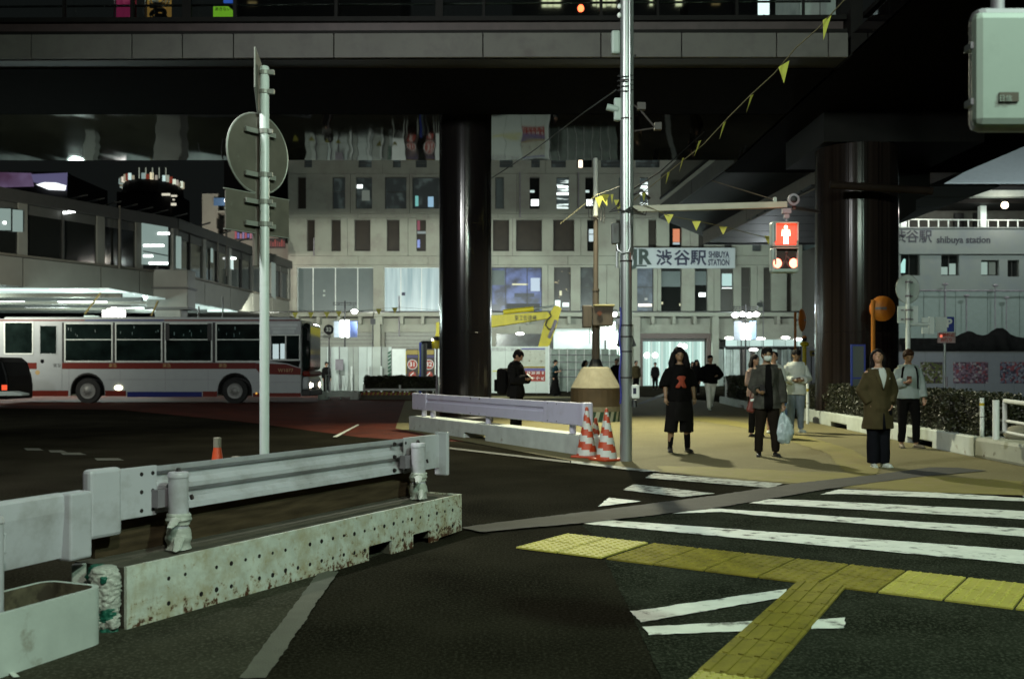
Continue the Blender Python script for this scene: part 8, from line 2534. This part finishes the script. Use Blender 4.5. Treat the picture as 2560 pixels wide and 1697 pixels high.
# 3 woman in the long coat looking up
p = G(2196, 1168)
t, J, S, hp = person("woman in a long olive brown coat and white trainers, looking up", (p.x, p.y, 0.008), 1.60, R(6),
    pose=dict(j=dict(el=(-.138, .020, .645), er=(.138, .020, .645), wl=(-.088, -.030, .535), wr=(.088, -.030, .535), kl=(-.045, 0, .275), kr=(.045, 0, .275), al=(-.045, .0, .048), ar=(.045, .0, .048)), pitch=R(-16), yaw=R(-22), footl=R(-14), footr=R(14)),
    look=dict(hair='mid', shoes=shoe_w, sole=shoe_w, clothes=[
        trousers(ink, .050, .052, .985, fold=.009),
        ("top", dict(m=wht, z0=.55, z1=.84, t=.006, fold=.002)),
        ("coat", dict(m=olive, z0=.325, z1=.835, t=.019, sleeve=.97, sl=1.6, flare=.10, fold=.011)),
    ], patches=[("blouse", wht, [(.665, -.003, .003), (.70, -.012, .012), (.74, -.024, .022), (.78, -.036, .032), (.82, -.032, .030), (.84, -.018, .018)], .026),
                ("lapel", olive, [(.655, -.008, .0), (.70, -.030, -.010), (.74, -.052, -.022), (.79, -.070, -.034), (.83, -.045, -.030)], .029), ("lapel", olive, [(.655, .0, .008), (.70, .010, .030), (.74, .022, .052), (.79, .032, .068), (.83, .028, .045)], .029),
                ("brooch", shoe_w, [(.745, .050, .058), (.755, .052, .060)], .033),
                ("front_split", ink, [(.325, -.014, .014), (.40, -.009, .009), (.46, -.003, .003)], .030)]), seed=3)
# 4 man in grey sweatshirt
p = G(2270, 1120)
t, J, S, hp = person("man in a light grey sweatshirt with backpack straps and black trousers, reading his phone", (p.x, p.y, 0.008), 1.66, R(-8),
    pose=dict(j=dict(el=(-.128, -.005, .645), er=(.130, .012, .64), wl=(-.055, -.115, .665), wr=(.145, -.03, .50), kl=(-.052, 0, .275), kr=(.078, -.004, .275), al=(-.060, .01, .048), ar=(.082, .01, .048)), pitch=R(20), curll=(.6, .2, .7), bendl=1.2, footl=R(-5), footr=R(35)),
    look=dict(hair='fringe', hairmat='hairbrown', shoes=shoe_g, clothes=[
        trousers(blk, .030, .046, .93, fold=.012),
        ("sweatshirt", dict(m=lgrey, z0=.50, z1=.845, t=.017, sleeve=.96, sl=1.8, flare=.03, fold=.009)),
    ], patches=[("backpack_strap", blk, [(.62, -.090, -.076), (.72, -.085, -.068), (.80, -.074, -.056), (.825, -.062, -.044)], .026), ("backpack_strap", blk, [(.60, .076, .088), (.72, .070, .086), (.80, .056, .074), (.825, .044, .062)], .026)]), seed=4)
b = held(t, "phone", "brown-cased phone read by the man in the grey sweatshirt", "phone", J['wl'] + Vector((.055, -.04, .045)))
MB().obox((0, 0, 0), (.075, .012, .15), rx=R(-40), rz=R(-15)).build("case", mat("phone_brown", (0.09, 0.035, 0.02), 0.4), b, bevel=.006)
b = held(t, "backpack", "dark backpack worn by the man in the grey sweatshirt", "backpack", Vector((0, .19, 1.15)))
MB().box(-.14, .14, -.055, .10, -.22, .24).build("pack", blk, b, bevel=.05)
# 5 man in white
p = G(1990, 1081)
t, J, S, hp = person("man in a white long-sleeved shirt and pale jeans using his phone with both hands", (p.x, p.y, 0.008), 1.74, R(-4),
    pose=dict(j=dict(el=(-.140, .0, .64), er=(.140, .0, .64), wl=(-.050, -.125, .625), wr=(.055, -.125, .625), kl=(-.052, 0, .275), kr=(.052, 0, .275)), pitch=R(24), curll=(.6, .3, .6), curlr=(-.6, .3, .6), bendl=1.0, bendr=1.0, footl=R(-8), footr=R(18)),
    look=dict(hair='short', shoes=shoe_w, sole=shoe_w, skin='skin_dim', clothes=[
        trousers(jean, .038, .048, .97, fold=.009),
        ("shirt", dict(m=wht, z0=.455, z1=.845, t=.018, sleeve=.97, sl=1.9, flare=.10, fold=.009)),
    ]), seed=5)
b = held(t, "phone", "phone held in both hands by the man in the white shirt", "phone", Vector((0, -.25, 1.11)))
MB().obox((0, 0, 0), (.075, .012, .15), rx=R(-45), ry=R(80)).build("case", "phone_brown", b, bevel=.006)
b = held(t, "tote_bag", "blue and white tote bag beside the man in the white shirt", "bag", Vector((-.26, .06, .50)))
MB().box(-.12, .12, -.04, .04, -.16, .20).build("sack", mat("tote_blue", (0.04, 0.09, 0.22), 0.6, col2=(0.3, 0.35, 0.4), c2scale=12, c2lo=.5, c2hi=.56), b, bevel=.02)
MB().tube([(-.06, 0, .20), (-.05, 0, .42), (.05, 0, .42), (.06, 0, .20)], .009, 6).build("handles", "whitepl", b)
# 6 walking man white trousers
p = G(1776, 1027)
t, J, S, hp = person("man in a loose black top and cream trousers walking out of the plaza", (p.x, p.y, 0.008), 1.74, R(3),
    pose=dict(j=dict(el=(-.165, .01, .65), er=(.150, -.02, .65), wl=(-.195, -.02, .53), wr=(.085, -.11, .63), kl=(-.040, -.045, .28), kr=(.045, .04, .285), al=(-.035, -.055, .055), ar=(.055, .17, .11)), yaw=R(8)),
    look=dict(hair='fringe', shoes=shoe_w, face=True, clothes=[
        trousers(cream, .036, .046, .97, fold=.005),
        ("top", dict(m=blk, z0=.49, z1=.845, t=.030, sleeve=.93, sl=2.8, flare=.10, fold=.012)),
    ]), near=False, seed=6)
# 7 texting person, left
p7 = (W(1290, 0, 19.6).x, 19.6, 0.008)
t, J, S, hp = person("person in black with a black backpack bent over a phone behind the long white barrier", p7, 1.72, R(68),
    pose=dict(j=dict(el=(-.135, -.01, .635), er=(.135, -.03, .64), wl=(-.035, -.135, .655), wr=(.045, -.135, .655)), pitch=R(30), curll=(.6, .3, .5), curlr=(-.6, .3, .5)),
    look=dict(hair='short', shoes=shoe_b, clothes=[
        trousers(blk, .042, .050, .97),
        ("jacket", dict(m=blk2, z0=.45, z1=.85, t=.022, sleeve=.95, sl=1.9, flare=.12, neck=.865, fold=.011)),
    ]), seed=7)
b = held(t, "phone", "phone held by the person in black with the backpack", "phone", Vector((.01, -.29, 1.18)))
MB().obox((0, 0, 0), (.075, .012, .15), rx=R(-50)).build("case", "whitepl", b, bevel=.006)
b = held(t, "backpack", "bulky black backpack on the person texting behind the long barrier", "backpack", Vector((0, .20, 1.08)))
MB().box(-.17, .17, -.05, .17, -.26, .26).build("pack", blk, b, bevel=.07)
MB().box(-.13, .13, .171, .22, -.20, .04).build("pocket", blk, b, bevel=.02)
# 8 woman in long dress
p8 = (W(1388, 0, 48).x, 48.0, 0.004)
t, J, S, hp = person("woman in a long flared black dress looking at her phone before the mesh fence", p8, 1.74, R(60),
    pose=dict(j=dict(el=(-.125, -.01, .65), er=(.125, -.01, .65), wl=(-.05, -.12, .68), wr=(.05, -.12, .68)), pitch=R(15)),
    look=dict(hair='bun', shoes=shoe_b, clothes=[
        ("bodice", dict(m=teal, z0=.58, z1=.845, t=.008, sleeve=.6, fold=.003)),
        ("skirt", dict(m=blk, z0=.5, z1=.4, t=.01, skirt=[(.04, .175, .16), (.12, .15, .14), (.30, .125, .11), (.50, .098, .078), (.60, .084, .064)], fold=.012))]), near=False, seed=8)
# 9 two people half hidden behind the masked man
t, J, S, hp = person("woman in a white blouse with tied hair half hidden behind the masked man's shoulder", (W(1934, 0, 20.5).x, 20.5, 0.008), 1.68, R(-20),
    pose=dict(j=dict(wr=(.10, -.10, .66), wl=(-.12, -.06, .52))),
    look=dict(hair='bun', face=True, shoes=shoe_w, clothes=[trousers(cl("skirt_beige", (0.20, 0.17, 0.12)), .05, .06, .6), ("blouse", dict(m=wht, z0=.49, z1=.845, t=.014, sleeve=.9, sl=1.8, fold=.009))]), near=False, seed=9)
t, J, S, hp = person("person in a pale pink top mostly hidden behind the masked man on his left", (W(1888, 0, 19.5).x, 19.5, 0.008), 1.60, R(30),
    pose=dict(j=dict(wl=(-.10, -.10, .70), el=(-.145, -.02, .64))),
    look=dict(hair='mid', face=True, shoes=shoe_b, clothes=[trousers(blk2, .036, .045), ("top", dict(m=cl("top_pink", (0.24, 0.17, 0.14)), z0=.49, z1=.845, t=.012, sleeve=.9, fold=.009))]), near=False, seed=10)
# distant silhouettes near the entrance
far = [("distant man in black left of the utility pole, behind the concrete weight", 1541, 893, 44.0, 1.76, 0, blk, 'short'),
       ("distant man in a brownish shirt with a shoulder bag just right of the utility pole", 1590, 903, 53.0, 1.74, 20, olive, 'short'),
       ("distant slim figure in dark clothes in front of the glowing entrance", 1638, 909, 62.0, 1.70, -15, blk2, 'short'),
       ("distant person with bushy dark hair close behind the walking man", 1741, 898, 50.0, 1.76, 10, blk, 'long'),
       ("distant person whose head shows above the concrete weight", 1463, 896, 40.0, 1.66, 70, blk2, 'mid'),
       ("distant woman in dark clothes seen between the long-haired woman and the walking man", 1731, 903, 56.0, 1.70, 0, blk, 'mid'),
       ("tiny dark figure by the steel sheets right of the bus front", 816, 905, 50.0, 1.66, 40, blk, 'short')]
for i, (lab, px_, yt, Y, hh, rr_, mm, hair) in enumerate(far):
    person(lab, (W(px_, 0, Y).x, Y, 0.004), hh, R(rr_), pose=dict(pitch=R(10)),
           look=dict(hair=hair, shoes=shoe_b, clothes=[trousers(blk, .036, .046), ("jacket", dict(m=mm, z0=.46, z1=.845, t=.016, sleeve=.95, sl=1.6, flare=.1))]), near=False, seed=20 + i)
